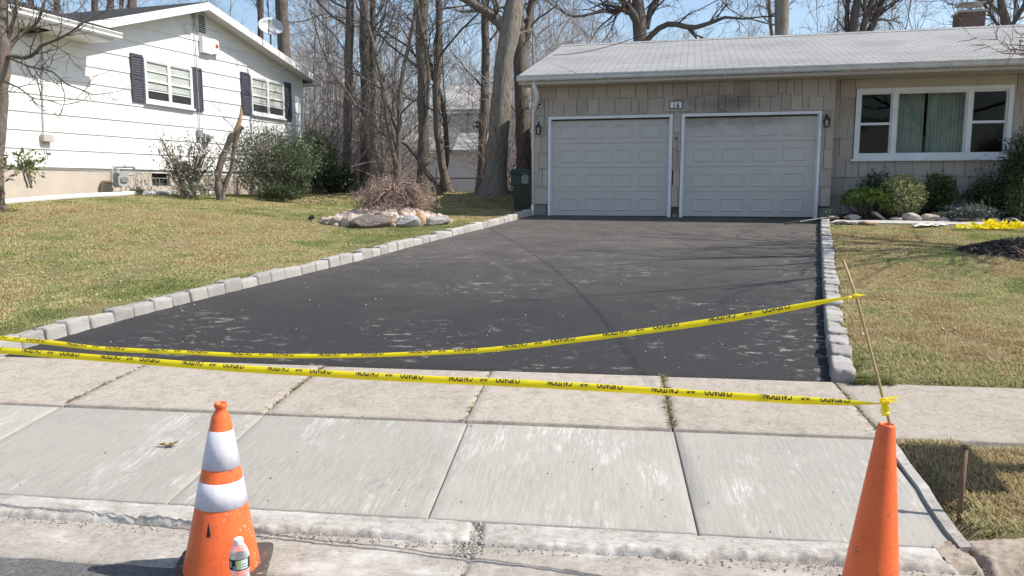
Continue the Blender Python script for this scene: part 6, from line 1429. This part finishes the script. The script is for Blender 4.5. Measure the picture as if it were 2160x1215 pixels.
pixtree('tree', 'thick straight trunk above the middle of the ranch roof', [(1648, 260, 30), (1648, 80, 28), (1650, 0, 27)], 30, BP, 61, 8, [[(1630, 90, 8, .5), (1624, 40, 8, .5), (1622, 0, 8, .5), (1624, -60, 7, .5)]], zlow=7, group='trees behind the ranch house')
pixtree('tree', 'cluster of spreading dark stems left of the open sky gap', [(1800, 260, 20), (1800, 90, 18), (1802, 40, 16), (1808, 0, 15)], 32, BD, 62, 9, [[(1815, 90, 14, 0), (1822, 50, 13, 0), (1836, 10, 12, 0), (1850, -30, 11, 0)], [(1822, 92, 16, .3), (1838, 60, 15, .3), (1854, 20, 14, .3), (1868, -20, 12, .3)], [(1790, 100, 10, .2), (1786, 50, 10, .2), (1788, 0, 9, .2)]], zlow=6.5, lim=(2, 3.4), group='trees behind the ranch house')
pixtree('tree', 'dark branching tree at the far right behind the chimney', [(2128, 240, 22), (2126, 80, 20), (2122, 40, 18), (2112, 10, 14), (2108, -20, 12)], 30, BD, 63, 9, [[(2130, 60, 9, 0), (2150, 30, 9, 0), (2165, 0, 8, 0)], [(2110, 30, 7, 0), (2085, 5, 7, 0), (2050, -6, 6, 0)], [(2118, 70, 7, .2), (2095, 40, 6, .2), (2080, 15, 6, .2)]], zlow=6.5, lim=(1.6, 3), group='trees behind the ranch house')
# pinkish tree at the left edge, in front of the white house
pixtree('dogwood_tree', 'pinkish barked bare tree at the left edge in front of white house', [(-4, 424, 22), (-2, 330, 20), (2, 230, 20), (7, 160, 22), (10, 110, 24), (4, 60, 20), (6, 0, 20)], 13.6, M['bark_pink'], 70, 0, [[(12, 122, 11, 0), (30, 118, 8, -.1), (55, 124, 8, -.3), (75, 112, 7, -.4), (88, 95, 6, -.5), (120, 84, 4.5, -.6), (150, 68, 3.5, -.7), (170, 50, 2.5, -.7)], [(14, 112, 9, 0), (30, 85, 8, .1), (55, 65, 7, .2), (78, 50, 6, .2), (90, 20, 5, .2), (98, -10, 4, .2)], [(24, 124, 5, -.2), (60, 140, 4, -.5), (110, 150, 3.5, -.8), (140, 178, 3, -.9), (180, 192, 2, -1)], [(14, 90, 8, 0), (30, 40, 7, 0), (36, 0, 6, 0), (40, -40, 5, 0)], [(5, 170, 4, -.2), (40, 185, 3, -.4), (70, 208, 2.4, -.5), (110, 212, 1.6, -.6)]], Ltop=2.5, lim=(.8, 1.6), zlow=3.8, kids=(3, 4, 3), ltw=M['bark'], base_flare=1.3, lt=.45)
# bare tree beyond the right edge, its twigs reach into the picture and its shade falls on the lawn
tr = np.random.default_rng(99); tx, ty = 8.75, MULCH.y + .1; tz = gz_(tx, ty) - .02
rt_ = empty('bare_tree', (tx, ty, tz), 'bare reddish tree whose twigs reach in at the right edge', 'tree')
tb = TB(); tb.tube(resamp([(tx, ty, tz), (tx + .03, ty, tz + .9), (tx - .02, ty + .03, tz + 2.6)], [.12, .095, .08], 10)[0], np.linspace(.12, .08, 10), 10); tube_obj('trunk', tb, M['bark_dark'], rt_)
tb = TB()
for i in range(17):
    a = i * 2.4; d_ = np.array([math.cos(a), math.sin(a), tr.uniform(.7, 1.7)]); d_ /= np.linalg.norm(d_)
    grow(tb, tr, np.array([tx, ty, tz + tr.uniform(2.1, 2.6)]), d_, tr.uniform(3.0, 4.8), .055, 1, 3, (8, 6, 4), .05, .12)
for k in range(4):
    tw = np.array(atY(2150 - 12 * k, 88 + 9 * k, ty - .1)); b0 = np.array([tx - .1, ty, tz + 2.3]); P_ = np.array([b0 + (tw - b0) * t + np.array([0, 0, .12 * math.sin(t * 3)]) for t in np.linspace(0, 1, 7)]); tb.tube(P_, np.linspace(.018, .007, 7), 5)
    for q in range(4): grow(tb, tr, P_[4 + q % 3], perp(tr, np.array([-1., 0, .1]), .5), .45, .005, 3, 4, (3, 3, 4, 3), .02, .12)
tube_obj('crown', tb, mat('reddish_twig', (.26, .15, .125), (.17, .10, .09), 12, .9), rt_)

# saplings and undergrowth that read as one mass
protos = []
for k in range(5):
    r = np.random.default_rng(500 + k); tb = TB(); h = r.uniform(8, 11)
    P = wander(r, np.zeros(3), (r.normal(0, .08), r.normal(0, .08), 1), h, 12, .05, .05); tb.tube(P, np.linspace(.042, .012, 13), 6)
    for i in range(17):
        t = r.uniform(.08, 1) * 12; j = min(int(t), 11); q = P[j] + (P[j + 1] - P[j]) * (t - j); d = P[j + 1] - P[j]; d /= np.linalg.norm(d); Lb = r.uniform(1.4, 3.4) * (1.15 - .5 * t / 12)
        grow(tb, r, q, perp(r, d, r.uniform(.5, 1.0)), Lb, .008 + .005 * Lb, 1, 3, (7, 6, 5), .05, .15)
    protos.append(tb.arr())
for k in range(2):      # low bushes of bare shoots
    r = np.random.default_rng(600 + k); tb = TB()
    for i in range(26):
        a = r.uniform(0, 6.28); d = np.array([math.cos(a) * .5, math.sin(a) * .5, 1]); d /= np.linalg.norm(d); grow(tb, r, np.array([r.normal(0, .25), r.normal(0, .25), 0]), d, r.uniform(1.4, 2.8), .016, 2, 3, (6, 5, 5), -.01, .12)
    protos.append(tb.arr())
M['thicket'] = mat('thicket_bark', (.38, .345, .32), (.28, .25, .235), .6, .95, rnd=.25, spec=.1)
pc = bpy.data.collections.new('sapling_shapes')
for k, (pv, pf) in enumerate(protos):
    o = bpy.data.objects.new('sapling_shape', npmesh('sapling_shape', pv, pf, M['thicket'], smooth=True)); o.name = 'sapling_shape_%02d' % k; pc.objects.link(o)
r = np.random.default_rng(77); PT = []
for i in range(240):
    y = 25.5 + 40 * r.random() ** 1.25; u = r.uniform(-.75, .80); x = u * y
    if i % 3 == 0: x = (r.uniform(620, 1200) - 1080) / FPX * y
    if x < -5 and y < 31 and x > -20: continue
    if x > 1.0 and y < 29: y += 8; x = u * y
    if .50 < x / y < .615 or (-.16 < x / y < .03 and y < 44 and r.random() < .7): continue
    PT.append((x, y, gz_(x, y) - .1, r.integers(0, 5), r.uniform(.7, 1.2), r.uniform(0, 6.28)))
for i in range(85):
    y = 25.5 + 24 * r.random() ** 1.2; px = r.uniform(640, 1180); x = (px - 1080) / FPX * y
    if r.random() < .55: x = (r.uniform(640, 860) - 1080) / FPX * y
    if -.16 < x / y < .03 and r.random() < .75: continue
    PT.append((x, y, gz_(x, y) - .1, 5 + r.integers(0, 2), r.uniform(.7, 1.6), r.uniform(0, 6.28)))
PT = np.array(PT); wm_ = bpy.data.meshes.new('woodland'); wm_.from_pydata(PT[:, :3].tolist(), [], [])
for nm, ty_, vals in (('pick', 'INT', PT[:, 3].astype(int)), ('size', 'FLOAT', PT[:, 4]), ('turn', 'FLOAT', PT[:, 5])):
    at_ = wm_.attributes.new(nm, ty_, 'POINT'); at_.data.foreach_set('value', vals)
wo_ = link('woodland', wm_); tag(wo_, 'bare saplings and undergrowth of the wood behind the houses', None, None, 'stuff')
ng_ = bpy.data.node_groups.new('scatter_saplings', 'GeometryNodeTree'); ng_.interface.new_socket('Geometry', in_out='INPUT', socket_type='NodeSocketGeometry'); ng_.interface.new_socket('Geometry', in_out='OUTPUT', socket_type='NodeSocketGeometry')
N = ng_.nodes; gi = N.new('NodeGroupInput'); go = N.new('NodeGroupOutput'); ip = N.new('GeometryNodeInstanceOnPoints'); ci = N.new('GeometryNodeCollectionInfo'); ci.inputs[0].default_value = pc; ci.inputs['Separate Children'].default_value = True; ci.inputs['Reset Children'].default_value = True
def na(nm, dt): a = N.new('GeometryNodeInputNamedAttribute'); a.data_type = dt; a.inputs[0].default_value = nm; return a.outputs[0]
cx = N.new('ShaderNodeCombineXYZ'); K_ = ng_.links.new
K_(gi.outputs[0], ip.inputs['Points']); K_(ci.outputs[0], ip.inputs['Instance']); ip.inputs['Pick Instance'].default_value = True; K_(na('pick', 'INT'), ip.inputs['Instance Index']); K_(na('turn', 'FLOAT'), cx.inputs[2]); K_(cx.outputs[0], ip.inputs['Rotation']); K_(na('size', 'FLOAT'), ip.inputs['Scale']); K_(ip.outputs[0], go.inputs[0])
md_ = wo_.modifiers.new('scatter', 'NODES'); md_.node_group = ng_

# weeping maple over the rock bed
wp_ = atY(821, 436, BED.y + .12); wz = gz_(wp_.x, wp_.y) + .2
wm = empty('weeping_tree', (wp_.x, wp_.y, wz), 'low weeping bare tree with tangled twigs over the rock bed', 'tree')
r = np.random.default_rng(21); tb = TB(); s = BED.y / FPX
tk = wander(r, np.array([wp_.x, wp_.y, wz - .15]), (0, 0, 1), .62, 6, .12, .1); tb.tube(tk, np.linspace(.065, .05, 7), 8); tube_obj('trunk', tb, M['bark_pink'], wm)
tb = TB()
for i in range(95):
    a = r.uniform(0, 6.283); el = r.uniform(-.1, .75); d = np.array([math.cos(a) * math.cos(el), math.sin(a) * math.cos(el), math.sin(el)]); rr_ = r.uniform(.5, 1.0); P = [tk[-1] - np.array([0, 0, r.uniform(0, .15)])]; L_ = r.uniform(.4, .74)
    for j in range(9):
        d = d + r.normal(0, .22, 3) + np.array([0, 0, -.20]); d /= np.linalg.norm(d); P.append(P[-1] + d * L_ / 7)
    P = np.array(P); P[:, 2] = np.maximum(P[:, 2], wz + .05); tb.tube(P, np.linspace(.016, .005, 10), 4)
    for q in range(7):
        j = r.integers(2, 9); dd = P[j + 1] - P[j] if j < 9 else P[j] - P[j - 1]; dd /= np.linalg.norm(dd) + 1e-9; grow(tb, r, P[j], perp(r, dd, .7), .34, .007, 3, 4, (3, 3, 3, 3), -.08, .25)
tube_obj('crown', tb, mat('weeping_twig', (.36, .265, .22), (.23, .165, .14), 12, .9), wm)

# ------------------------------------------------------------------ evergreen shrubs
def leafy(name, label, c, rad, n, ls, pal, seed, group=None, cat='shrub', shell=.35, lump=.35, stems=10, aspect=2.0, up=.3, flatbot=True, mt_stem=None, droop=0, gap=.0):
    r = np.random.default_rng(seed); c = np.array(c, float); rad = np.array(rad)
    root = empty(name, (c[0], c[1], c[2] - rad[2]), label, cat, group)
    d = r.normal(size=(n, 3)); d /= np.linalg.norm(d, axis=1)[:, None]
    th = np.arctan2(d[:, 1], d[:, 0]); lum = fbm(th * 1.9 + seed + 20, d[:, 2] * 3.2 + 7, 3) + .45 * (fbm(th * 5 + seed, d[:, 2] * 8, 2) - .4)
    ext = 1 - lump * .5 + lump * (lum - .3) * 1.5
    ext = ext / (1 - .24 * lump)
    q = ext * (1 - shell * r.random(n) ** 1.3 * 1.4); P = c + d * rad * q[:, None]
    if flatbot: P[:, 2] = np.maximum(P[:, 2], c[2] - rad[2] + .02)
    if gap: k = fbm(P[:, 0] * 7 + seed, P[:, 1] * 7 + P[:, 2] * 9, 2) > gap; P, d = P[k], d[k]
    m = len(P); A = d * .6 + r.normal(0, .6, (m, 3)) + np.array([0, 0, up - droop]); A /= np.linalg.norm(A, axis=1)[:, None]
    B = np.cross(A, r.normal(size=(m, 3))); B /= np.linalg.norm(B, axis=1)[:, None] + 1e-9
    s = ls * r.uniform(.6, 1.3, m)[:, None]; w = s / aspect
    Q = np.stack([P, P + A * s * .5 + B * w * .5, P + A * s, P + A * s * .5 - B * w * .5], 1).reshape(-1, 3); f = np.arange(4 * m).reshape(m, 4)
    pal = np.array(pal); ci = r.integers(0, len(pal), m); cc = pal[ci] * r.uniform(.7, 1.25, (m, 1)); link('foliage', npmesh('foliage', Q - np.array(ORG[root]), f, M['leaf'], np.repeat(cc, 4, 0)), root)
    tb = TB()
    for i in range(stems):
        a = r.uniform(0, 6.28); tgt = c + np.array([math.cos(a) * rad[0] * .75, math.sin(a) * rad[1] * .75, rad[2] * r.uniform(-.1, .8)]); b0 = np.array([c[0] + r.normal(0, .04), c[1] + r.normal(0, .04), c[2] - rad[2] - .05])
        P_ = np.array([b0 + (tgt - b0) * t + r.normal(0, .02, 3) * (t > 0) + np.array([0, 0, .1 * math.sin(t * 3.1)]) for t in np.linspace(0, 1, 6)]); tb.tube(P_, np.linspace(.018, .006, 6), 5)
        for z in range(3): j = r.integers(2, 6); grow(tb, r, P_[j], perp(r, np.array([0, 0, 1.]), r.uniform(.3, 1)), .35 * rad.max(), .006, 3, 4, (3, 3, 3, 2))
    if stems: tube_obj('stems', tb, mt_stem or M['twig'], root)
    return root
def at_lh(px, py0, py1, wpx, off, dep):
    """centre and radii of a shrub standing off the white house wall"""
    u = L(px, (py0 + py1) / 2, off)[0]; p = LF.p(u, off, 0); s = p.y / FPX; z0 = gz_(p.x, p.y); z1 = L(px, py0, off)[1]; return (p.x, p.y, (z0 + z1) / 2), (wpx * s / 2, dep, (z1 - z0) / 2)
DG = [(.10, .135, .07), (.135, .165, .09), (.08, .105, .055), (.19, .205, .125)]
HOL = [(.19, .19, .13), (.25, .245, .18), (.13, .14, .09), (.33, .32, .25)]
c_, r_ = at_lh(395, 278, 418, 140, -1.1, .7); leafy('open_shrub', 'loose open shrub with grey green leaves in front of basement window', c_, r_, 7500, .065, HOL, 1, shell=.8, lump=.5, stems=40, gap=.455, mt_stem=M['bark_dark'])
c_, r_ = at_lh(400, 385, 424, 105, -1.45, .35); leafy('low_shrub', 'low scruffy evergreen shrub at the foot of the open shrub', c_, r_, 1500, .07, HOL, 2, shell=.7, lump=.5, stems=8, gap=.40)
c_, r_ = at_lh(578, 268, 428, 215, -1.7, 1.15); leafy('clipped_evergreen', 'large dark clipped evergreen hedge beside the broken trunk', c_, r_, 17000, .075, DG + [(.10, .13, .08)], 3, shell=.55, lump=.45, stems=12, aspect=3)
c_, r_ = at_lh(622, 300, 405, 60, -2.0, .5); leafy('conifer_shrub', 'soft blue green conifer growing in the dark evergreen hedge', c_, r_, 6000, .09, [(.055, .10, .055), (.045, .085, .05), (.075, .12, .07)], 4, shell=.5, lump=.4, stems=4, aspect=5)
c_, r_ = at_lh(668, 275, 414, 100, -1.1, .8); leafy('broadleaf_evergreen', 'dark glossy broadleaf shrub at the white house corner', c_, r_, 6500, .10, DG, 5, shell=.5, lump=.4, stems=8, aspect=2)
c_, r_ = at_lh(705, 345, 412, 90, -1.3, .8); leafy('yew_shrub', 'low drooping dark yew right of the white house corner', c_, r_, 5500, .11, [(.04, .06, .03), (.03, .045, .025)], 6, shell=.6, lump=.5, stems=6, aspect=4, droop=.5)
c_, r_ = at_lh(590, 390, 428, 120, -2.5, .35); leafy('juniper_shrub', 'feathery low green juniper in front of the dark hedge', c_, r_, 2600, .10, [(.06, .085, .035), (.08, .10, .045)], 7, shell=.7, lump=.6, stems=4, aspect=5)
c_, r_ = at_lh(291, 398, 415, 30, -.45, .14); leafy('small_plant', 'tiny leafy plant by the foundation right of the gas meter', c_, r_, 260, .06, DG, 8, shell=.8, lump=.5, stems=3)
# rhododendron sprays at the left edge
p = atY(60, 345, 13.4); leafy('rhododendron', 'sparse yellow green rhododendron sprays at the lower left edge', (p.x, p.y, p.z - .05), (.30, .25, .32), 170, .13, [(.22, .25, .10), (.30, .32, .15), (.17, .20, .08)], 9, shell=.8, lump=.6, stems=4, aspect=3, flatbot=False)
p = atY(0, 350, 13.2); leafy('rhododendron', 'rhododendron clump cut by the left picture edge', (p.x - .3, p.y, p.z), (.5, .35, .45), 330, .13, [(.16, .19, .08), (.24, .26, .12), (.12, .15, .06)], 10, shell=.8, lump=.6, stems=6, aspect=3, flatbot=False)
# broken trunk
bt_ = [(466, 412, 20), (462, 385, 17), (460, 365, 15), (468, 335, 12), (478, 310, 11), (487, 290, 12), (492, 283, 13)]
u_, _ = L(478, 330, -1.9); Yb = LF.p(u_, -1.9, 0).y
P = [np.array(atY(x, y, Yb)) for x, y, w in bt_]; sb = Yb / FPX; z = gz_(P[0][0], P[0][1]); P[0][2] = min(P[0][2], z - .03)
br = empty('broken_tree', tuple(P[0]), 'broken off tree trunk with pale splintered wood beside the hedge', 'tree')
tb = TB(); a, b = resamp(P, [w * sb / 2 for x, y, w in bt_], 16); tb.tube(a, b * (1 + .1 * rng.normal(size=16)), 9); tube_obj('trunk', tb, M['bark_pink'], br)
for pth, nm, mt in (([(492, 330, 8), (496, 300, 10), (503, 275, 12), (512, 268, 9)], 'limb', M['bark_pink']), ([(492, 290, 9), (500, 270, 10), (506, 255, 9), (509, 238, 6), (508, 225, 2)], 'splinter', M['woodraw']), ([(470, 405, 12), (478, 380, 10), (488, 360, 9), (492, 330, 8)], 'second_stem', M['bark_pink'])):
    P = [np.array(atY(x, y, Yb + .05)) for x, y, w in pth]; tb = TB(); a, b = resamp(P, [w * sb / 2 for x, y, w in pth], 10); tb.tube(a, b, 7); tube_obj(nm, tb, mt, br)
tb = TB(); r = np.random.default_rng(5)
for (x0, y0, x1, y1) in ((505, 318, 560, 302), (500, 325, 575, 315), (480, 320, 450, 300), (495, 310, 530, 295)):
    P = np.array([np.array(atY(x0 + (x1 - x0) * t, y0 + (y1 - y0) * t + 4 * math.sin(t * 5), Yb - .3 * t)) for t in np.linspace(0, 1, 7)]); tb.tube(P, np.linspace(.022, .008, 7), 5)
    for j in range(4): grow(tb, r, P[j + 2], perp(r, np.array([1., 0, 0]), .6), .5, .007, 3, 4, (3, 3, 2, 2))
tube_obj('hanging_branches', tb, M['twig'], br)

def at_gh(px, py0, py1, wpx, v, dep):
    u = GF.hit(px, (py0 + py1) / 2, v)[0]; p = GF.p(u, v, 0); s = p.y / FPX; z0 = gz_(p.x, p.y) + .05; z1 = GF.hit(px, py0, v)[1]; return (p.x, p.y, (z0 + z1) / 2), (wpx * s / 2, dep, (z1 - z0) / 2)
BX = [(.05, .085, .03), (.065, .105, .035), (.04, .065, .025), (.10, .14, .05)]
c_, r_ = at_gh(1905, 366, 460, 92, -.62, .40); leafy('variegated_bush', 'round yellow variegated bush in the middle of the bed', c_, r_, 6500, .045, [(.42, .42, .19), (.52, .50, .27), (.22, .26, .09), (.36, .38, .15), (.55, .52, .32)], 21, shell=.35, lump=.22, stems=6)
c_, r_ = at_gh(1850, 358, 440, 80, -.15, .28); leafy('holly_bush', 'dark pointed leaf bush behind the mugo pine', c_, r_, 2600, .06, BX, 22, shell=.6, lump=.55, stems=8)
c_, r_ = at_gh(1978, 366, 452, 84, -.35, .35); leafy('boxwood_bush', 'dark green upright bush right of the variegated bush', c_, r_, 5200, .055, BX, 23, shell=.5, lump=.4, stems=8)
c_, r_ = at_gh(2080, 378, 455, 86, -.30, .35); leafy('boxwood_bush', 'dark green upright bush behind the blue juniper', c_, r_, 4200, .055, BX, 24, shell=.5, lump=.45, stems=8)
c_, r_ = at_gh(2088, 332, 420, 70, -.10, .2); leafy('twiggy_shrub', 'thin twiggy half bare shrub under the right window pane', c_, r_, 420, .05, [(.05, .05, .03), (.07, .06, .035)], 25, shell=.9, lump=.5, stems=16)
c_, r_ = at_gh(2165, 270, 470, 100, -.45, .5); leafy('tall_conifer', 'tall dark conifer cut by the right picture edge', c_, r_, 9000, .07, [(.025, .045, .02), (.035, .06, .025), (.05, .08, .03)], 26, shell=.5, lump=.4, stems=4, aspect=4)
c_, r_ = at_gh(2150, 362, 440, 46, -.75, .25); leafy('bright_bush', 'small brighter green bush at the foot of the tall conifer', c_, r_, 1800, .055, [(.12, .15, .05), (.17, .19, .07), (.07, .10, .035)], 27, shell=.5, lump=.4, stems=4)
c_, r_ = at_gh(2045, 434, 468, 110, -.85, .34); leafy('blue_juniper', 'low spreading blue grey juniper behind the edging stones', c_, r_, 4200, .07, [(.13, .17, .15), (.17, .21, .185), (.10, .13, .12)], 28, shell=.6, lump=.6, stems=6, aspect=4)
c_, r_ = at_gh(1752, 442, 466, 40, -.85, .16); leafy('blue_juniper', 'tiny blue grey juniper sprig at the driveway corner', c_, r_, 700, .06, [(.13, .17, .15), (.17, .21, .185)], 29, shell=.6, lump=.6, stems=3, aspect=4)
p = HP(2132, 474, -1.9); zz = gz_(p.x, p.y); leafy('moss_tuft', 'small round green tuft behind the yellow tape heap', (p.x, p.y, zz + .08), (.09, .09, .09), 500, .03, [(.07, .09, .03), (.11, .11, .05)], 30, stems=0, cat='plant')
# mugo pine: tufts of needles
c_, r_ = at_gh(1832, 390, 462, 132, -.70, .5)
root = empty('mugo_pine', (c_[0], c_[1], c_[2] - r_[2]), 'bright green rounded mugo pine nearest the driveway', 'shrub')
r = np.random.default_rng(31); nt_, nn_ = 620, 22; d = r.normal(size=(nt_, 3)); d[:, 2] = np.abs(d[:, 2]) * 1.1 - .35; d /= np.linalg.norm(d, axis=1)[:, None]
lum = fbm(np.arctan2(d[:, 1], d[:, 0]) * 2.5 + 30, d[:, 2] * 4 + 9, 3); T_ = np.array(c_) + d * np.array(r_) * (.72 + .5 * (lum - .3))[:, None] * (1 - .28 * r.random(nt_) ** 2)[:, None]
A = (d * .7 + np.array([0, 0, .7]))[:, None, :] + r.normal(0, .55, (nt_, nn_, 3)); A /= np.linalg.norm(A, axis=2)[..., None]; B = np.cross(A, r.normal(size=A.shape)); B /= np.linalg.norm(B, axis=2)[..., None]
s_ = r.uniform(.05, .085, (nt_, nn_, 1)); P0 = np.repeat(T_[:, None, :], nn_, 1); Q = np.stack([P0 - B * .0035, P0 + B * .0035, P0 + A * s_], 2).reshape(-1, 3); f = np.arange(len(Q)).reshape(-1, 3)
pal = np.array([(.10, .17, .035), (.14, .21, .045), (.075, .125, .03)]); cc = np.repeat(pal[r.integers(0, 3, nt_)] * r.uniform(.75, 1.25, (nt_, 1)), nn_ * 3, 0); link('needles', npmesh('needles', Q - np.array(ORG[root]), f, M['leaf'], cc), root)
tb = TB()
for i in range(26): b0 = np.array([c_[0] + r.normal(0, .12), c_[1] + r.normal(0, .1), c_[2] - r_[2] - .03]); tg = T_[r.integers(nt_)]; tb.tube(np.array([b0 + (tg - b0) * t + r.normal(0, .012, 3) for t in np.linspace(0, 1, 5)]), np.linspace(.02, .008, 5), 5)
tube_obj('stems', tb, M['bark_dark'], root)

# ------------------------------------------------------------------ houses and fence beyond the wood
M['farwall'] = mat('far_grey_siding', (.62, .63, .64), (.56, .57, .58), 3, .8); M['farwhite'] = mat('far_white_siding', (.74, .75, .76), (.68, .69, .70), 3, .8); M['farroof'] = mat('far_roof', (.40, .39, .38), (.33, .32, .32), 4, .9); M['farroofd'] = mat('far_dark_roof', (.13, .13, .14), (.10, .10, .11), 4, .9)
fh0 = atY(945, 400, 44); FF = Fr((fh0.x, fh0.y, 0), R(-6)); zb = gz_(fh0.x, fh0.y) - .2
fh = empty('far_house', tuple(FF.p(0, 0, zb)), 'pale grey two storey house seen through the trunks', 'house')
def FH(px, py): return FF.hit(px, py)
ur = FH(1135, 300)[0] + 4; z_e = FH(1000, 238)[1]; z_b = FH(1000, 312)[1]; z_bt = FH(1000, 290)[1]
wl2 = MB(FF).box(0, ur, 0, 8, zb, z_e).build('wall', M['farwall'], fh)
zz = z_bt + .1
while zz < z_e - .1:
    MB(FF).hexa([(-.01, -.03, zz), (ur, -.03, zz), (ur, -.001, zz), (-.01, -.001, zz), (-.01, -.008, zz + .19), (ur, -.008, zz + .19), (ur, -.001, zz + .19), (-.01, -.001, zz + .19)]).build('siding_board', M['farwall'], wl2); zz += .2
MB(FF).box(-.3, ur, -.5, -.04, z_b, z_bt).build('white_overhang', M['farwhite'], fh)
MB(FF).hexa([(-.5, -.6, z_e), (ur, -.6, z_e), (ur, 4, z_e + 1.9), (-.5, 4, z_e + 1.9), (-.5, -.6, z_e + .15), (ur, -.6, z_e + .15), (ur, 4, z_e + 2.05), (-.5, 4, z_e + 2.05)]).build('roof', M['farroof'], fh)
for x0, x1 in ((998, 1018), (1117, 1132)):
    a0, a1 = FH(x0, 260)[0], FH(x1, 260)[0]; z0, z1 = FH(1000, 271)[1], FH(1000, 255)[1]
    w = MB(FF).box(a0, a1, -.05, -.032, z0, z1).build('window', M['room'], fh); MB(FF).box(a0 - .08, a1 + .08, -.07, -.051, z0 - .1, z0).build('window_sill', M['farwhite'], w); MB(FF).box(a0, a1, -.065, -.051, (z0 + z1) / 2 - .03, (z0 + z1) / 2 + .03).build('sash', M['farwhite'], w)
gh0 = atY(842, 400, 40); GH = Fr((gh0.x, gh0.y, 0), R(-4)); zb = gz_(gh0.x, gh0.y) - .2
fg = empty('far_garage', tuple(GH.p(0, 0, zb)), 'small white outbuilding with a pale door behind the wood', 'garage')
u1 = GH.hit(1030, 350)[0]; z_e = GH.hit(900, 322)[1]; w3 = MB(GH).box(0, u1, 0, 6, zb, z_e).build('wall', M['farwhite'], fg)
zz = zb + .3
while zz < z_e - .2: MB(GH).hexa([(-.01, -.03, zz), (1.1, -.03, zz), (1.1, -.001, zz), (-.01, -.001, zz), (-.01, -.008, zz + .19), (1.1, -.008, zz + .19), (1.1, -.001, zz + .19), (-.01, -.001, zz + .19)]).build('siding_board', M['farwhite'], w3); zz += .2
a0, a1 = GH.hit(870, 350)[0], GH.hit(920, 350)[0]; MB(GH).box(a0, a1, -.06, -.035, zb, GH.hit(900, 345)[1]).build('door', M['whitetrim'], fg)
MB(GH).hexa([(-.3, -.4, z_e), (u1, -.4, z_e), (u1, 3, z_e + 1.1), (-.3, 3, z_e + 1.1), (-.3, -.4, z_e + .12), (u1, -.4, z_e + .12), (u1, 3, z_e + 1.22), (-.3, 3, z_e + 1.22)]).build('roof', M['farroof'], fg)
MB(GH).hexa([(a1 + .3, -.45, z_e - .02), (u1 - 1.8, -.45, z_e - .02), (u1 - 1.8, 2.4, z_e + 1.3), (a1 + .3, 2.4, z_e + 1.3), (a1 + .3, -.45, z_e + .14), (u1 - 1.8, -.45, z_e + .14), (u1 - 1.8, 2.4, z_e + 1.45), (a1 + .3, 2.4, z_e + 1.45)]).build('dark_roof', M['farroofd'], fg)
# chain link fence
q0, q1 = atY(700, 402, 31), atY(1125, 402, 31); zf = gz_((q0.x + q1.x) / 2, 31)
fc = empty('chain_link_fence', (q0.x, q0.y, zf), 'low dark chain link fence across the back of the wood', 'fence')
top = atY(900, 376, 31).z
MB().tube([(q0.x, 31, top), (q1.x, 31, top)], .025, 6, local=False).build('top_rail', M['black'], fc)
for i in range(5): x = q0.x + (q1.x - q0.x) * i / 4; MB().tube([(x, 31, zf - .2), (x, 31, top + .05)], .03, 6, local=False).build('post', M['black'], fc)
a = MB(); x = q0.x; hgt = top - zf
while x < q1.x:
    a.tube([(x, 31.01, zf), (x + hgt, 31.01, top)], .004, 3, False, False); a.tube([(x + hgt, 31.02, zf), (x, 31.02, top)], .004, 3, False, False); x += .14
tag(a.build('wire_mesh', M['steel'], fc), kind='stuff')
# leaf litter and small stones at the edge of the wood
pts = []
r = np.random.default_rng(8)
for i in range(1500):
    y = r.uniform(19.5, 26); x = r.uniform(-.28, .05) * y; pts.append((x, y, gz_(x, y) + .015))
lv = []
for i in range(300):
    y = r.uniform(6.5, 19); x = r.uniform(-.66, -.16) * y; lv.append((x, y, gz_(x, y) + .022))
for i in range(90):
    y = r.uniform(6, 14); x = r.uniform(.46, .66) * y; lv.append((x, y, gz_(x, y) + .022))
lv = [p for p in lv if not inside(DRIVE, np.array([p[0]]), np.array([p[1]]))[0] and not lh_inside(p[0], p[1], .2)]
crumbs('lawn_leaves', lv, .016, [(.40, .27, .16), (.55, .45, .33), (.30, .19, .11)], 'small dead leaves lying in the grass')
crumbs('leaf_litter', pts, .03, [(.30, .20, .12), (.22, .14, .085), (.38, .28, .19)], 'dead leaves scattered on the lawn and under the trees')
